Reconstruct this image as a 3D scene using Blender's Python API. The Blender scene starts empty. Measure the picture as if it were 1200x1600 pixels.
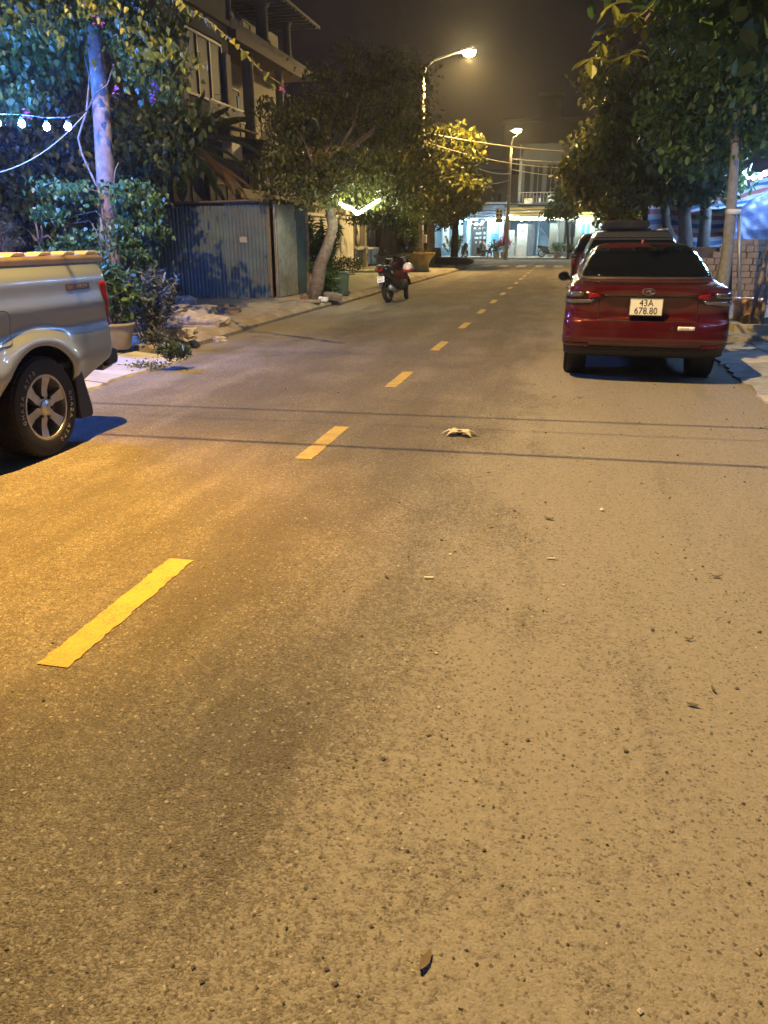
import bpy, bmesh, math, random
import numpy as np
from mathutils import Vector, Matrix

random.seed(7)
RNG = np.random.default_rng(11)
R = math.radians
S = bpy.context.scene
COL = S.collection

# ------------------------------------------------------------------ camera
cam_d = bpy.data.cameras.new("camera")
cam = bpy.data.objects.new("camera", cam_d)
COL.objects.link(cam)
cam.location = (0, 0, 1.48)
cam.rotation_euler = (R(90 - 19.557), 0, R(12.808))
cam_d.sensor_fit = 'VERTICAL'
cam_d.sensor_height = 34.61
cam_d.lens = 26.0
cam_d.clip_start = 0.05
cam_d.clip_end = 1500
S.camera = cam

# ------------------------------------------------------------------ night sky
W = bpy.data.worlds.new("World")
S.world = W
W.use_nodes = True
wn = W.node_tree
bg = wn.nodes["Background"]
sky = wn.nodes.new("ShaderNodeTexSky")
sky.sky_type = 'NISHITA'
sky.sun_disc = False
sky.sun_elevation = R(-6)
sky.sun_rotation = R(200)
addc = wn.nodes.new("ShaderNodeMix")
addc.data_type = 'RGBA'
addc.blend_type = 'ADD'
addc.inputs[0].default_value = 1.0
wn.links.new(sky.outputs[0], addc.inputs[6])
addc.inputs[7].default_value = (0.115, 0.076, 0.078, 1)      # city light on the night sky
wn.links.new(addc.outputs[2], bg.inputs[0])
bg.inputs[1].default_value = 0.10

sun_d = bpy.data.lights.new("moon", 'SUN')
sun_d.energy = 0.006
sun_d.angle = R(0.5)
sun_d.color = (0.8, 0.88, 1.0)
sun = bpy.data.objects.new("moon", sun_d)
sun.rotation_euler = (R(40), 0, R(200))
COL.objects.link(sun)

S.view_settings.view_transform = 'Standard'
S.view_settings.look = 'None'
S.view_settings.exposure = 0.0
S.view_settings.gamma = 1.0
S.view_settings.use_curve_mapping = False
S.render.engine = 'CYCLES'
S.cycles.use_denoising = True
S.cycles.use_adaptive_sampling = True
S.cycles.adaptive_threshold = 0.06
S.cycles.adaptive_min_samples = 32
S.cycles.max_bounces = 4
S.cycles.diffuse_bounces = 2
S.cycles.glossy_bounces = 2
S.cycles.transparent_max_bounces = 6
S.cycles.sample_clamp_indirect = 3.0
S.cycles.sample_clamp_direct = 0.0
S.cycles.use_light_tree = True
S.cycles.volume_bounces = 0

# ------------------------------------------------------------------ materials
MATS = {}

def _mat(name):
    m = bpy.data.materials.new(name)
    m.use_nodes = True
    nt = m.node_tree
    return m, nt, nt.nodes["Principled BSDF"]

def N(nt, t, **kw):
    n = nt.nodes.new(t)
    for k, v in kw.items():
        if k.startswith("i_"):
            n.inputs[k[2:].replace("_", " ")].default_value = v
        else:
            setattr(n, k, v)
    return n

def ramp(nt, fac, stops, interp='LINEAR'):
    r = nt.nodes.new("ShaderNodeValToRGB")
    r.color_ramp.interpolation = interp
    e = r.color_ramp.elements
    while len(e) < len(stops):
        e.new(0.5)
    for k, (p, c) in enumerate(stops):
        e[k].position = p
        e[k].color = (c[0], c[1], c[2], 1) if not isinstance(c, (int, float)) else (c, c, c, 1)
    nt.links.new(fac, r.inputs[0])
    return r.outputs[0]

def mixc(nt, fac, a, b, blend='MIX'):
    m = nt.nodes.new("ShaderNodeMix")
    m.data_type = 'RGBA'
    m.blend_type = blend
    for sock, v in ((m.inputs[0], fac), (m.inputs[6], a), (m.inputs[7], b)):
        if isinstance(v, (int, float)):
            sock.default_value = v
        elif isinstance(v, tuple):
            sock.default_value = (v[0], v[1], v[2], 1)
        else:
            nt.links.new(v, sock)
    return m.outputs[2]

def math_n(nt, op, a, b=0.0, c=None, clamp=False):
    m = nt.nodes.new("ShaderNodeMath")
    m.operation = op
    m.use_clamp = clamp
    for k, v in enumerate((a, b, c)):
        if v is None:
            continue
        if isinstance(v, (int, float)):
            m.inputs[k].default_value = v
        else:
            nt.links.new(v, m.inputs[k])
    return m.outputs[0]

def noise(nt, vec, scale, detail=3, rough=0.55, dist=0.0):
    n = nt.nodes.new("ShaderNodeTexNoise")
    n.inputs["Scale"].default_value = scale
    n.inputs["Detail"].default_value = detail
    n.inputs["Roughness"].default_value = rough
    n.inputs["Distortion"].default_value = dist
    nt.links.new(vec, n.inputs["Vector"])
    return n.outputs[0]

def voro(nt, vec, scale, feature='F1', out=0, rnd=1.0):
    n = nt.nodes.new("ShaderNodeTexVoronoi")
    n.feature = feature
    n.inputs["Scale"].default_value = scale
    n.inputs["Randomness"].default_value = rnd
    nt.links.new(vec, n.inputs["Vector"])
    return n.outputs[out]

def coords(nt, scale=(1, 1, 1), obj=True):
    tc = nt.nodes.new("ShaderNodeTexCoord")
    mp = nt.nodes.new("ShaderNodeMapping")
    mp.inputs["Scale"].default_value = scale
    nt.links.new(tc.outputs["Object"], mp.inputs[0])
    return mp.outputs[0]

def bump(nt, h, strength, dist, bsdf):
    b = nt.nodes.new("ShaderNodeBump")
    b.inputs["Strength"].default_value = strength
    b.inputs["Distance"].default_value = dist
    nt.links.new(h, b.inputs["Height"])
    nt.links.new(b.outputs[0], bsdf.inputs["Normal"])

def plain(name, col, rough=0.6, metal=0.0, vary=0.25, vscale=6.0, dirt=None, bstr=0.0, bscale=40, coat=0.0, spec=0.5):
    """colour with two scales of wear noise, optional stain colour, optional fine relief"""
    if name in MATS:
        return MATS[name]
    m, nt, b = _mat(name)
    v = coords(nt)
    n1 = noise(nt, v, vscale, 4, 0.6)
    dark = tuple(c * (1 - vary) for c in col)
    light = tuple(min(1, c * (1 + vary * 0.6)) for c in col)
    c = ramp(nt, n1, [(0.3, dark), (0.7, light)])
    if dirt:
        n2 = noise(nt, v, vscale * 0.37, 5, 0.7, 0.6)
        f = ramp(nt, n2, [(0.48, 0.0), (0.72, 0.8)])
        c = mixc(nt, f, c, dirt)
    nt.links.new(c, b.inputs["Base Color"])
    rr = nt.nodes.new("ShaderNodeMapRange")
    rr.inputs["To Min"].default_value = max(0.02, rough - 0.08)
    rr.inputs["To Max"].default_value = min(1, rough + 0.1)
    nt.links.new(n1, rr.inputs["Value"])
    nt.links.new(rr.outputs[0], b.inputs["Roughness"])
    b.inputs["Metallic"].default_value = metal
    b.inputs["Coat Weight"].default_value = coat
    b.inputs["Coat Roughness"].default_value = 0.04
    b.inputs["Specular IOR Level"].default_value = spec
    if bstr:
        bump(nt, noise(nt, v, bscale, 4, 0.6), bstr, 0.01, b)
    MATS[name] = m
    return m

def emit(name, col, strength):
    if name in MATS:
        return MATS[name]
    m, nt, b = _mat(name)
    b.inputs["Base Color"].default_value = (0.8, 0.8, 0.8, 1)
    b.inputs["Emission Color"].default_value = (*col, 1)
    b.inputs["Emission Strength"].default_value = strength
    MATS[name] = m
    return m

def glassy(name, col, rough=0.05):
    if name in MATS:
        return MATS[name]
    m, nt, b = _mat(name)
    v = coords(nt)
    nt.links.new(ramp(nt, noise(nt, v, 3, 3), [(0.3, tuple(c * .7 for c in col)), (0.7, col)]), b.inputs["Base Color"])
    b.inputs["Roughness"].default_value = rough
    b.inputs["Specular IOR Level"].default_value = 0.5
    MATS[name] = m
    return m

def leafmat(name, c1, c2, trans=0.3):
    if name in MATS:
        return MATS[name]
    m, nt, b = _mat(name)
    geo = nt.nodes.new("ShaderNodeNewGeometry")
    oi = nt.nodes.new("ShaderNodeObjectInfo")
    rnd = math_n(nt, 'FRACT', math_n(nt, 'ADD', geo.outputs["Random Per Island"], oi.outputs["Random"]))
    c = ramp(nt, rnd, [(0.0, c1), (0.85, c2), (1.0, (c2[0] * 1.5, c2[1] * 1.25, c2[2] * .8))])
    nt.links.new(c, b.inputs["Base Color"])
    b.inputs["Roughness"].default_value = 0.42
    tr = nt.nodes.new("ShaderNodeBsdfTranslucent")
    nt.links.new(c, tr.inputs[0])
    mx = nt.nodes.new("ShaderNodeMixShader")
    mx.inputs[0].default_value = trans
    nt.links.new(b.outputs[0], mx.inputs[1])
    nt.links.new(tr.outputs[0], mx.inputs[2])
    nt.links.new(mx.outputs[0], nt.nodes["Material Output"].inputs[0])
    MATS[name] = m
    return m

def paint(name, col, metal=0.5, rough=0.32):
    if name in MATS:
        return MATS[name]
    m, nt, b = _mat(name)
    v = coords(nt)
    fl = noise(nt, v, 900, 2)
    dust = noise(nt, v, 2.5, 5, 0.65)
    c = ramp(nt, fl, [(0.35, tuple(x * .75 for x in col)), (0.65, tuple(min(1, x * 1.15) for x in col))])
    c = mixc(nt, ramp(nt, dust, [(0.45, 0.0), (0.8, 0.16)]), c, (0.24, 0.20, 0.15))
    nt.links.new(c, b.inputs["Base Color"])
    b.inputs["Metallic"].default_value = metal
    b.inputs["Roughness"].default_value = rough
    b.inputs["Coat Weight"].default_value = 1.0
    nt.links.new(ramp(nt, dust, [(0.3, 0.03), (0.8, 0.16)]), b.inputs["Coat Roughness"])
    MATS[name] = m
    return m

# road: brown worn asphalt, pale filled pits, sandy dust swept to the right-hand side
def road_material():
    m, nt, b = _mat("asphalt")
    v = coords(nt)
    sep = nt.nodes.new("ShaderNodeSeparateXYZ")
    nt.links.new(v, sep.inputs[0])
    X = sep.outputs[0]
    f_fine = nt.nodes.new("ShaderNodeTexNoise")
    f_fine.inputs["Scale"].default_value = 130
    f_fine.inputs["Detail"].default_value = 2
    f_fine.inputs["Roughness"].default_value = 0.6
    nt.links.new(v, f_fine.inputs["Vector"])
    fine = f_fine.outputs[0]
    warp = mixc(nt, 0.013, v, f_fine.outputs[1], 'ADD')
    st = nt.nodes.new("ShaderNodeTexVoronoi")
    st.inputs["Scale"].default_value = 122
    nt.links.new(warp, st.inputs["Vector"])
    sc = nt.nodes.new("ShaderNodeSeparateColor")
    nt.links.new(st.outputs["Color"], sc.inputs[0])
    med = noise(nt, v, 30, 3, 0.65)
    # asphalt: brown binder with slightly different stones
    base = ramp(nt, sc.outputs[1], [(0.0, (0.124, 0.104, 0.079)), (0.5, (0.156, 0.132, 0.101)), (1.0, (0.192, 0.164, 0.127))])
    base = mixc(nt, ramp(nt, fine, [(0.34, 0.75), (0.47, 0.0)]), base, (0.076, 0.062, 0.047))
    base = mixc(nt, ramp(nt, noise(nt, coords(nt, (1, 0.5, 1)), 2.3, 4, 0.7), [(0.35, 0.28), (0.6, 0.0)]), base, (0.088, 0.071, 0.052))
    # how much sandy dust lies here: streaks along the road, patches, more towards the right-hand side and the left gutter
    stre = noise(nt, coords(nt, (1.5, 0.13, 1)), 1.3, 4, 0.62)
    pat = noise(nt, coords(nt, (1, 0.6, 1)), 1.25, 5, 0.66)
    gx = nt.nodes.new("ShaderNodeMapRange")
    for k, q in (("From Min", -1.1), ("From Max", 0.55), ("To Min", -0.20), ("To Max", 0.36)):
        gx.inputs[k].default_value = q
    nt.links.new(X, gx.inputs["Value"])
    gl = nt.nodes.new("ShaderNodeMapRange")
    for k, q in (("From Min", -3.2), ("From Max", -5.2), ("To Min", 0.0), ("To Max", 0.50)):
        gl.inputs[k].default_value = q
    nt.links.new(X, gl.inputs["Value"])
    d = math_n(nt, 'ADD', math_n(nt, 'MULTIPLY', stre, 0.75), math_n(nt, 'MULTIPLY', pat, 0.95))
    d = math_n(nt, 'ADD', math_n(nt, 'ADD', d, gx.outputs[0]), gl.outputs[0])
    bx_ = math_n(nt, 'MULTIPLY', math_n(nt, 'ADD', X, 0.10), 4.2)          # worn pale band where the wheels of parked cars grind the sand in
    band = math_n(nt, 'POWER', 2.718, math_n(nt, 'MULTIPLY', math_n(nt, 'MULTIPLY', bx_, bx_), -1.0))
    d = math_n(nt, 'ADD', d, math_n(nt, 'MULTIPLY', band, math_n(nt, 'MULTIPLY', math_n(nt, 'SUBTRACT', pat, 0.32), 0.9)))
    d = math_n(nt, 'ADD', d, math_n(nt, 'MULTIPLY', math_n(nt, 'SUBTRACT', med, 0.5), 0.5))
    d = math_n(nt, 'MULTIPLY_ADD', math_n(nt, 'SUBTRACT', d, 0.87), 1.7, 0.54)
    d = math_n(nt, 'MAXIMUM', math_n(nt, 'MINIMUM', d, 0.95), 0.08)
    # every stone either shows or is filled over
    hit = math_n(nt, 'SUBTRACT', math_n(nt, 'ADD', d, math_n(nt, 'MULTIPLY', math_n(nt, 'SUBTRACT', fine, 0.5), 0.45)), sc.outputs[0])
    dust = ramp(nt, hit, [(-0.04, 0.0), (0.18, 1.0)])
    dcol = ramp(nt, math_n(nt, 'ADD', math_n(nt, 'MULTIPLY', med, 0.6), math_n(nt, 'MULTIPLY', fine, 0.4)), [(0.35, (0.186, 0.166, 0.134)), (0.65, (0.262, 0.234, 0.188))])
    base = mixc(nt, math_n(nt, 'MULTIPLY', dust, 0.80), base, dcol)
    dk = nt.nodes.new("ShaderNodeTexVoronoi")
    dk.inputs["Scale"].default_value = 34
    nt.links.new(warp, dk.inputs["Vector"])
    dc = nt.nodes.new("ShaderNodeSeparateColor")
    nt.links.new(dk.outputs["Color"], dc.inputs[0])
    chip = mixc(nt, ramp(nt, math_n(nt, 'SUBTRACT', dc.outputs[0], math_n(nt, 'MULTIPLY', d, 0.75)), [(0.30, 0.0), (0.34, 1.0)]), (0.060, 0.053, 0.046), (0.36, 0.315, 0.245))
    base = mixc(nt, ramp(nt, dk.outputs["Distance"], [(0.14, 0.9), (0.21, 0.0)]), base, chip)
    base = mixc(nt, ramp(nt, stre, [(0.28, 0.22), (0.46, 0.0)]), base, (0.085, 0.071, 0.055))
    nt.links.new(base, b.inputs["Base Color"])
    b.inputs["Roughness"].default_value = 0.82
    b.inputs["Specular IOR Level"].default_value = 0.25
    h = math_n(nt, 'ADD', math_n(nt, 'MULTIPLY', st.outputs["Distance"], -0.4), math_n(nt, 'ADD', math_n(nt, 'MULTIPLY', med, 0.8), math_n(nt, 'MULTIPLY', fine, 0.6)))
    bump(nt, h, 1.0, 0.028, b)
    bn = [q for q in nt.nodes if q.type == 'BUMP'][0]
    nt.links.new(math_n(nt, 'MULTIPLY_ADD', d, -0.72, 1.0), bn.inputs['Strength'])
    MATS["asphalt"] = m
    return m

def line_paint():
    m, nt, b = _mat("road_paint_yellow")
    v = coords(nt)
    n1 = noise(nt, v, 70, 5, 0.7)
    n2 = noise(nt, v, 6, 4, 0.6)
    c = ramp(nt, n1, [(0.3, (0.28, 0.185, 0.030)), (0.62, (0.40, 0.275, 0.045))])
    n3 = noise(nt, v, 150, 3, 0.7)
    wear = ramp(nt, math_n(nt, 'ADD', math_n(nt, 'MULTIPLY', n3, 0.55), math_n(nt, 'MULTIPLY', n2, 0.45)), [(0.52, 0.0), (0.575, 0.85)])
    c = mixc(nt, wear, c, (0.17, 0.125, 0.055))
    dirt = ramp(nt, noise(nt, coords(nt, (3, .7, 1)), 2.2, 4, 0.65), [(0.45, 0.0), (0.75, 0.4)])
    c = mixc(nt, dirt, c, (0.22, 0.165, 0.07))
    nt.links.new(c, b.inputs["Base Color"])
    b.inputs["Roughness"].default_value = 0.75
    bump(nt, n1, 0.7, 0.008, b)
    MATS["road_paint_yellow"] = m
    return m

# ------------------------------------------------------------------ mesh building
class MB:
    def __init__(s):
        s.v, s.f, s.m = [], [], []
    def add(s, vs, fs, mi=0):
        o = len(s.v)
        s.v += [tuple(p) for p in vs]
        s.f += [tuple(i + o for i in f) for f in fs]
        s.m += [mi] * len(fs)
        return s
    def box(s, c, d, rot=None, mi=0, taper=1.0):
        x, y, z = d[0] / 2, d[1] / 2, d[2] / 2
        P = [(-x, -y, -z), (x, -y, -z), (x, y, -z), (-x, y, -z), (-x * taper, -y * taper, z), (x * taper, -y * taper, z), (x * taper, y * taper, z), (-x * taper, y * taper, z)]
        if rot is not None:
            M = rot if isinstance(rot, Matrix) else Matrix.Rotation(rot, 3, 'Z')
            P = [tuple(M @ Vector(p)) for p in P]
        P = [(p[0] + c[0], p[1] + c[1], p[2] + c[2]) for p in P]
        return s.add(P, [(3, 2, 1, 0), (4, 5, 6, 7), (0, 1, 5, 4), (1, 2, 6, 5), (2, 3, 7, 6), (3, 0, 4, 7)], mi)
    def b2(s, x0, x1, y0, y1, z0, z1, mi=0):
        return s.box(((x0 + x1) / 2, (y0 + y1) / 2, (z0 + z1) / 2), (abs(x1 - x0), abs(y1 - y0), abs(z1 - z0)), None, mi)
    def tube(s, pts, rad, n=8, cap=True, mi=0):
        pts = [Vector(p) for p in pts]
        if isinstance(rad, (int, float)):
            rad = [rad] * len(pts)
        o = len(s.v)
        up = Vector((0, 0, 1))
        prev = None
        for k, p in enumerate(pts):
            t = (pts[min(k + 1, len(pts) - 1)] - pts[max(k - 1, 0)])
            t = t.normalized() if t.length > 1e-9 else up
            if prev is None:
                a = t.orthogonal().normalized()
            else:
                a = (prev - t * prev.dot(t))
                a = a.normalized() if a.length > 1e-6 else t.orthogonal().normalized()
            prev = a
            b = t.cross(a)
            for i in range(n):
                th = 2 * math.pi * i / n
                s.v.append(tuple(p + (a * math.cos(th) + b * math.sin(th)) * rad[k]))
        for k in range(len(pts) - 1):
            for i in range(n):
                j = (i + 1) % n
                s.f.append((o + k * n + i, o + k * n + j, o + (k + 1) * n + j, o + (k + 1) * n + i))
                s.m.append(mi)
        if cap:
            s.f.append(tuple(o + i for i in reversed(range(n))))
            s.f.append(tuple(o + (len(pts) - 1) * n + i for i in range(n)))
            s.m += [mi, mi]
        return s
    def lathe(s, prof, c=(0, 0, 0), n=20, axis='Z', mi=0, cap=False):
        o = len(s.v)
        for r, h in prof:
            for i in range(n):
                th = 2 * math.pi * i / n
                a, b_ = r * math.cos(th), r * math.sin(th)
                p = (a, b_, h) if axis == 'Z' else ((h, a, b_) if axis == 'X' else (b_, h, a))
                s.v.append((p[0] + c[0], p[1] + c[1], p[2] + c[2]))
        for k in range(len(prof) - 1):
            for i in range(n):
                j = (i + 1) % n
                s.f.append((o + k * n + i, o + k * n + j, o + (k + 1) * n + j, o + (k + 1) * n + i))
                s.m.append(mi)
        if cap:
            s.f.append(tuple(o + i for i in reversed(range(n))))
            s.f.append(tuple(o + (len(prof) - 1) * n + i for i in range(n)))
            s.m += [mi, mi]
        return s
    def prism(s, poly, h0, h1, axis='Z', mi=0):
        n = len(poly)
        def P(a, b_, h):
            return (a, b_, h) if axis == 'Z' else ((h, a, b_) if axis == 'X' else (a, h, b_))
        vs = [P(a, b_, h0) for a, b_ in poly] + [P(a, b_, h1) for a, b_ in poly]
        fs = [tuple(reversed(range(n))), tuple(range(n, 2 * n))] + [(i, (i + 1) % n, n + (i + 1) % n, n + i) for i in range(n)]
        return s.add(vs, fs, mi)
    def sphere(s, c, r, n=10, m=7, mi=0):
        rr = r if isinstance(r, tuple) else (r, r, r)
        prof = [(max(1e-4, math.sin(math.pi * k / m)), -math.cos(math.pi * k / m)) for k in range(m + 1)]
        o = len(s.v)
        s.lathe(prof, (0, 0, 0), n, 'Z', mi)
        for k in range(o, len(s.v)):
            p = s.v[k]
            s.v[k] = (p[0] * rr[0] + c[0], p[1] * rr[1] + c[1], p[2] * rr[2] + c[2])
        return s
    def mesh(s, name):
        me = bpy.data.meshes.new(name)
        me.from_pydata(s.v, [], s.f)
        if any(s.m):
            me.polygons.foreach_set("material_index", s.m)
        return me
    def build(s, name, mats, parent=None, smooth=False, bevel=0.0, sub=0):
        return link(name, s.mesh(name), mats, parent, smooth, bevel, sub)

def link(name, me, mats, parent=None, smooth=False, bevel=0.0, sub=0):
    for m in (mats if isinstance(mats, (list, tuple)) else [mats]):
        if len(me.materials) < 16:
            me.materials.append(m)
    o = bpy.data.objects.new(name, me)
    COL.objects.link(o)
    if parent is not None:
        o.parent = parent
    if smooth:
        if smooth is True:
            me.polygons.foreach_set("use_smooth", [True] * len(me.polygons))
        else:
            bm = bmesh.new(); bm.from_mesh(me)
            bmesh.ops.recalc_face_normals(bm, faces=bm.faces)
            for f in bm.faces:
                f.smooth = True
            for e in bm.edges:
                if len(e.link_faces) == 2 and e.calc_face_angle(0) > R(smooth):
                    e.smooth = False
            bm.to_mesh(me); bm.free()
    if bevel:
        b = o.modifiers.new("bevel", 'BEVEL')
        b.width = bevel
        b.segments = 2
        b.limit_method = 'ANGLE'
    if sub:
        d = o.modifiers.new("sub", 'SUBSURF')
        d.levels = d.render_levels = sub
    return o

def tag(o, label=None, cat=None, group=None, kind=None):
    for k, v in (("label", label), ("category", cat), ("group", group), ("kind", kind)):
        if v:
            o[k] = v
    return o

def thing(name, label, cat, loc=(0, 0, 0), rz=0.0, group=None):
    o = bpy.data.objects.new(name, None)
    COL.objects.link(o)
    o.empty_display_size = 0.1
    o.location = loc
    o.rotation_euler = (0, 0, rz)
    return tag(o, label, cat, group)

def part_empty(name, parent, loc=(0, 0, 0), rot=(0, 0, 0)):
    o = bpy.data.objects.new(name, None)
    COL.objects.link(o)
    o.parent = parent
    o.location = loc
    o.rotation_euler = rot
    return o

def copy_tree(o, parent=None):
    c = o.copy()
    COL.objects.link(c)
    c.parent = parent
    for ch in list(o.children):
        copy_tree(ch, c)
    return c

def inst(name, me, loc, rot=(0, 0, 0), scale=(1, 1, 1), parent=None):
    o = bpy.data.objects.new(name, me)
    COL.objects.link(o)
    o.location = loc
    o.rotation_euler = rot
    o.scale = scale if isinstance(scale, tuple) else (scale,) * 3
    if parent is not None:
        o.parent = parent
    return o

def text_mesh(txt, size, depth=0.002, sx=1.0, space=1.0):
    cu = bpy.data.curves.new("lettering", 'FONT')
    cu.body = txt
    cu.size = size
    cu.extrude = depth
    cu.align_x = 'CENTER'
    cu.align_y = 'CENTER'
    cu.space_character = space
    cu.resolution_u = 3
    o = bpy.data.objects.new("lettering_tmp", cu)
    COL.objects.link(o)
    dg = bpy.context.evaluated_depsgraph_get()
    me = bpy.data.meshes.new_from_object(o.evaluated_get(dg))
    bpy.data.objects.remove(o)
    if sx != 1.0:
        me.transform(Matrix.Diagonal((sx, 1, 1, 1)))
    return me

def jitter(me, amt, seed=0):
    r = np.random.default_rng(seed)
    n = len(me.vertices)
    co = np.empty(n * 3, 'f')
    me.vertices.foreach_get("co", co)
    me.vertices.foreach_set("co", co + r.normal(0, amt, n * 3).astype('f'))

# ------------------------------------------------------------------ foliage
LEAF = {
    'oval': ([(0, -.5, 0), (.26, -.12, .05), (.22, .25, .06), (0, .5, -.02), (-.22, .25, .06), (-.26, -.12, .05)], [(0, 1, 2, 3), (0, 3, 4, 5)]),
    'dia': ([(0, -.5, 0), (.25, 0, .06), (0, .5, 0), (-.25, 0, .06)], [(0, 1, 2), (0, 2, 3)]),
    'long': ([(0, -.5, 0), (.10, 0, .05), (0, .5, -.08), (-.10, 0, .05)], [(0, 1, 2), (0, 2, 3)]),
    'heart': ([(0, -.42, 0), (.36, -.25, .06), (.26, .15, .07), (0, .55, -.04), (-.26, .15, .07), (-.36, -.25, .06)], [(0, 1, 2, 3), (0, 3, 4, 5)]),
}

def rand_rot(n, rng, droop=0.0):
    """random rotation matrices; droop pulls the leaf tip (+y) downwards"""
    a = rng.uniform(0, 2 * np.pi, n)
    tilt = rng.normal(-0.5 - droop, 0.55, n)
    roll = rng.normal(0, 0.7, n)
    d = np.stack([np.cos(a) * np.cos(tilt), np.sin(a) * np.cos(tilt), np.sin(tilt)], 1)
    up = np.tile(np.array([0, 0, 1.0]), (n, 1))
    sx = np.cross(d, up)
    sx /= np.maximum(np.linalg.norm(sx, axis=1, keepdims=True), 1e-4)
    nz = np.cross(sx, d)
    c, s = np.cos(roll)[:, None], np.sin(roll)[:, None]
    x2 = sx * c + nz * s
    z2 = -sx * s + nz * c
    return np.stack([x2, d, z2], 2)

def leaf_cloud(name, pts, size, mat, parent=None, shape='dia', droop=0.0, rng=RNG, vary=0.35):
    pts = np.asarray(pts, float)
    n = len(pts)
    base, faces = LEAF[shape]
    base = np.array(base)
    M = rand_rot(n, rng, droop)
    sc = size * (1 + rng.uniform(-vary, vary, n))
    V = np.einsum('nij,kj->nki', M, base) * sc[:, None, None] + pts[:, None, :]
    k = len(base)
    V = V.reshape(-1, 3)
    me = bpy.data.meshes.new(name)
    me.vertices.add(len(V))
    me.vertices.foreach_set("co", V.astype('f').ravel())
    fl = [len(f) for f in faces]
    idx = np.concatenate([np.array(f) for f in faces])
    L = (np.arange(n)[:, None] * k + idx[None, :]).ravel()
    tot = np.tile(np.array(fl), n)
    me.loops.add(len(L))
    me.loops.foreach_set("vertex_index", L.astype('i'))
    me.polygons.add(len(tot))
    me.polygons.foreach_set("loop_start", np.concatenate([[0], np.cumsum(tot)[:-1]]).astype('i'))
    me.update(calc_edges=True)
    me.validate()
    return link(name, me, mat, parent)

def blob_points(blobs, rng=RNG, clump=0.22, per=22):
    """leaf positions: clusters of leaves scattered through ellipsoids, denser near the skin"""
    out = []
    for (cx, cy, cz, rx, ry, rz, n) in blobs:
        nc = max(3, n // per)
        d = rng.normal(size=(nc, 3))
        d /= np.linalg.norm(d, axis=1, keepdims=True)
        r = rng.uniform(0.25, 1.0, nc) ** 0.55 * rng.uniform(0.8, 1.12, nc)
        c = d * r[:, None] * np.array([rx, ry, rz]) + np.array([cx, cy, cz])
        k = rng.integers(0, nc, n)
        cl = clump * (0.6 + 0.8 * rng.random(nc))
        off = rng.normal(size=(n, 3)) * cl[k][:, None] * np.array([1, 1, .62])
        out.append(c[k] + off)
    return np.concatenate(out)

def limb(p0, p1, n=5, wob=0.12, seed=0):
    r = random.Random(seed)
    a, b = Vector(p0), Vector(p1)
    pts = []
    for k in range(n + 1):
        t = k / n
        p = a.lerp(b, t)
        if 0 < k < n:
            p += Vector((r.uniform(-wob, wob), r.uniform(-wob, wob), r.uniform(-wob, wob) * .5))
        pts.append(p)
    return pts

def tree(name, label, base, trunk, trunk_r, blobs, leaf, leafm, barkm, shape='dia', branches=10, group=None, droop=0.0, clump=0.22, per=22, seed=1, cat="tree"):
    """trunk: list of points local to base; blobs: ellipsoids of the crown local to base"""
    rng = np.random.default_rng(seed)
    t = thing(name, label, cat, base, 0, group)
    mb = MB()
    mb.tube(trunk, trunk_r, 9)
    tr = mb.build("trunk", barkm, t, True)
    top = Vector(trunk[-1])
    mid = Vector(trunk[-2])
    bb = MB()
    rnd = random.Random(seed)
    for k in range(branches):
        bl = blobs[k % len(blobs)]
        e = Vector((bl[0] + rnd.uniform(-.7, .7) * bl[3], bl[1] + rnd.uniform(-.7, .7) * bl[4], bl[2] + rnd.uniform(-.5, .6) * bl[5]))
        s = mid.lerp(top, rnd.random())
        pts = limb(s, e, 5, 0.05 * (e - s).length, seed * 31 + k)
        r0 = trunk_r[-1] * 0.75
        bb.tube(pts, [r0 * (1 - .8 * i / 5) for i in range(6)], 5)
        for q in range(3):
            e2 = pts[3 + q % 3] + Vector((rnd.uniform(-1, 1), rnd.uniform(-1, 1), rnd.uniform(-.3, .8))) * 0.35 * max(bl[3], .4)
            bb.tube(limb(pts[2 + q % 3], e2, 3, .03, k * 7 + q), [r0 * .35, r0 * .25, r0 * .18, r0 * .08], 4)
    bb.build("branches", barkm, t, True)
    leaf_cloud("crown", blob_points(blobs, rng, clump, per), leaf, leafm, t, shape, droop, rng)
    return t

# ------------------------------------------------------------------ layout helpers: a sighting in the photograph to a place in the world
_P, _Y = R(19.557), R(12.808)

def _ray(px, py):
    u, v = (px - 600) / 1202, (py - 800) / 1202
    f = math.cos(_P) - v * math.sin(_P)
    return u * math.cos(_Y) - f * math.sin(_Y), u * math.sin(_Y) + f * math.cos(_Y), -math.sin(_P) - v * math.cos(_P)

def at(px, py, Y):
    x, y, z = _ray(px, py)
    return Vector((x * Y / y, Y, 1.48 + z * Y / y))

def atx(px, py, X):
    x, y, z = _ray(px, py)
    return Vector((X, y * X / x, 1.48 + z * X / x))

def gp(px, py, z0=0.0):
    x, y, z = _ray(px, py)
    t = (z0 - 1.48) / z
    return Vector((x * t, y * t, z0))

def blob(px, py, Y, rpx, n, base, flat=1.0, deep=1.0):
    c = at(px, py, Y) - Vector(base)
    r = rpx * Y / 1202 * 1.03
    return (c.x, c.y, c.z, r, r * deep, r * flat, n)
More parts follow.
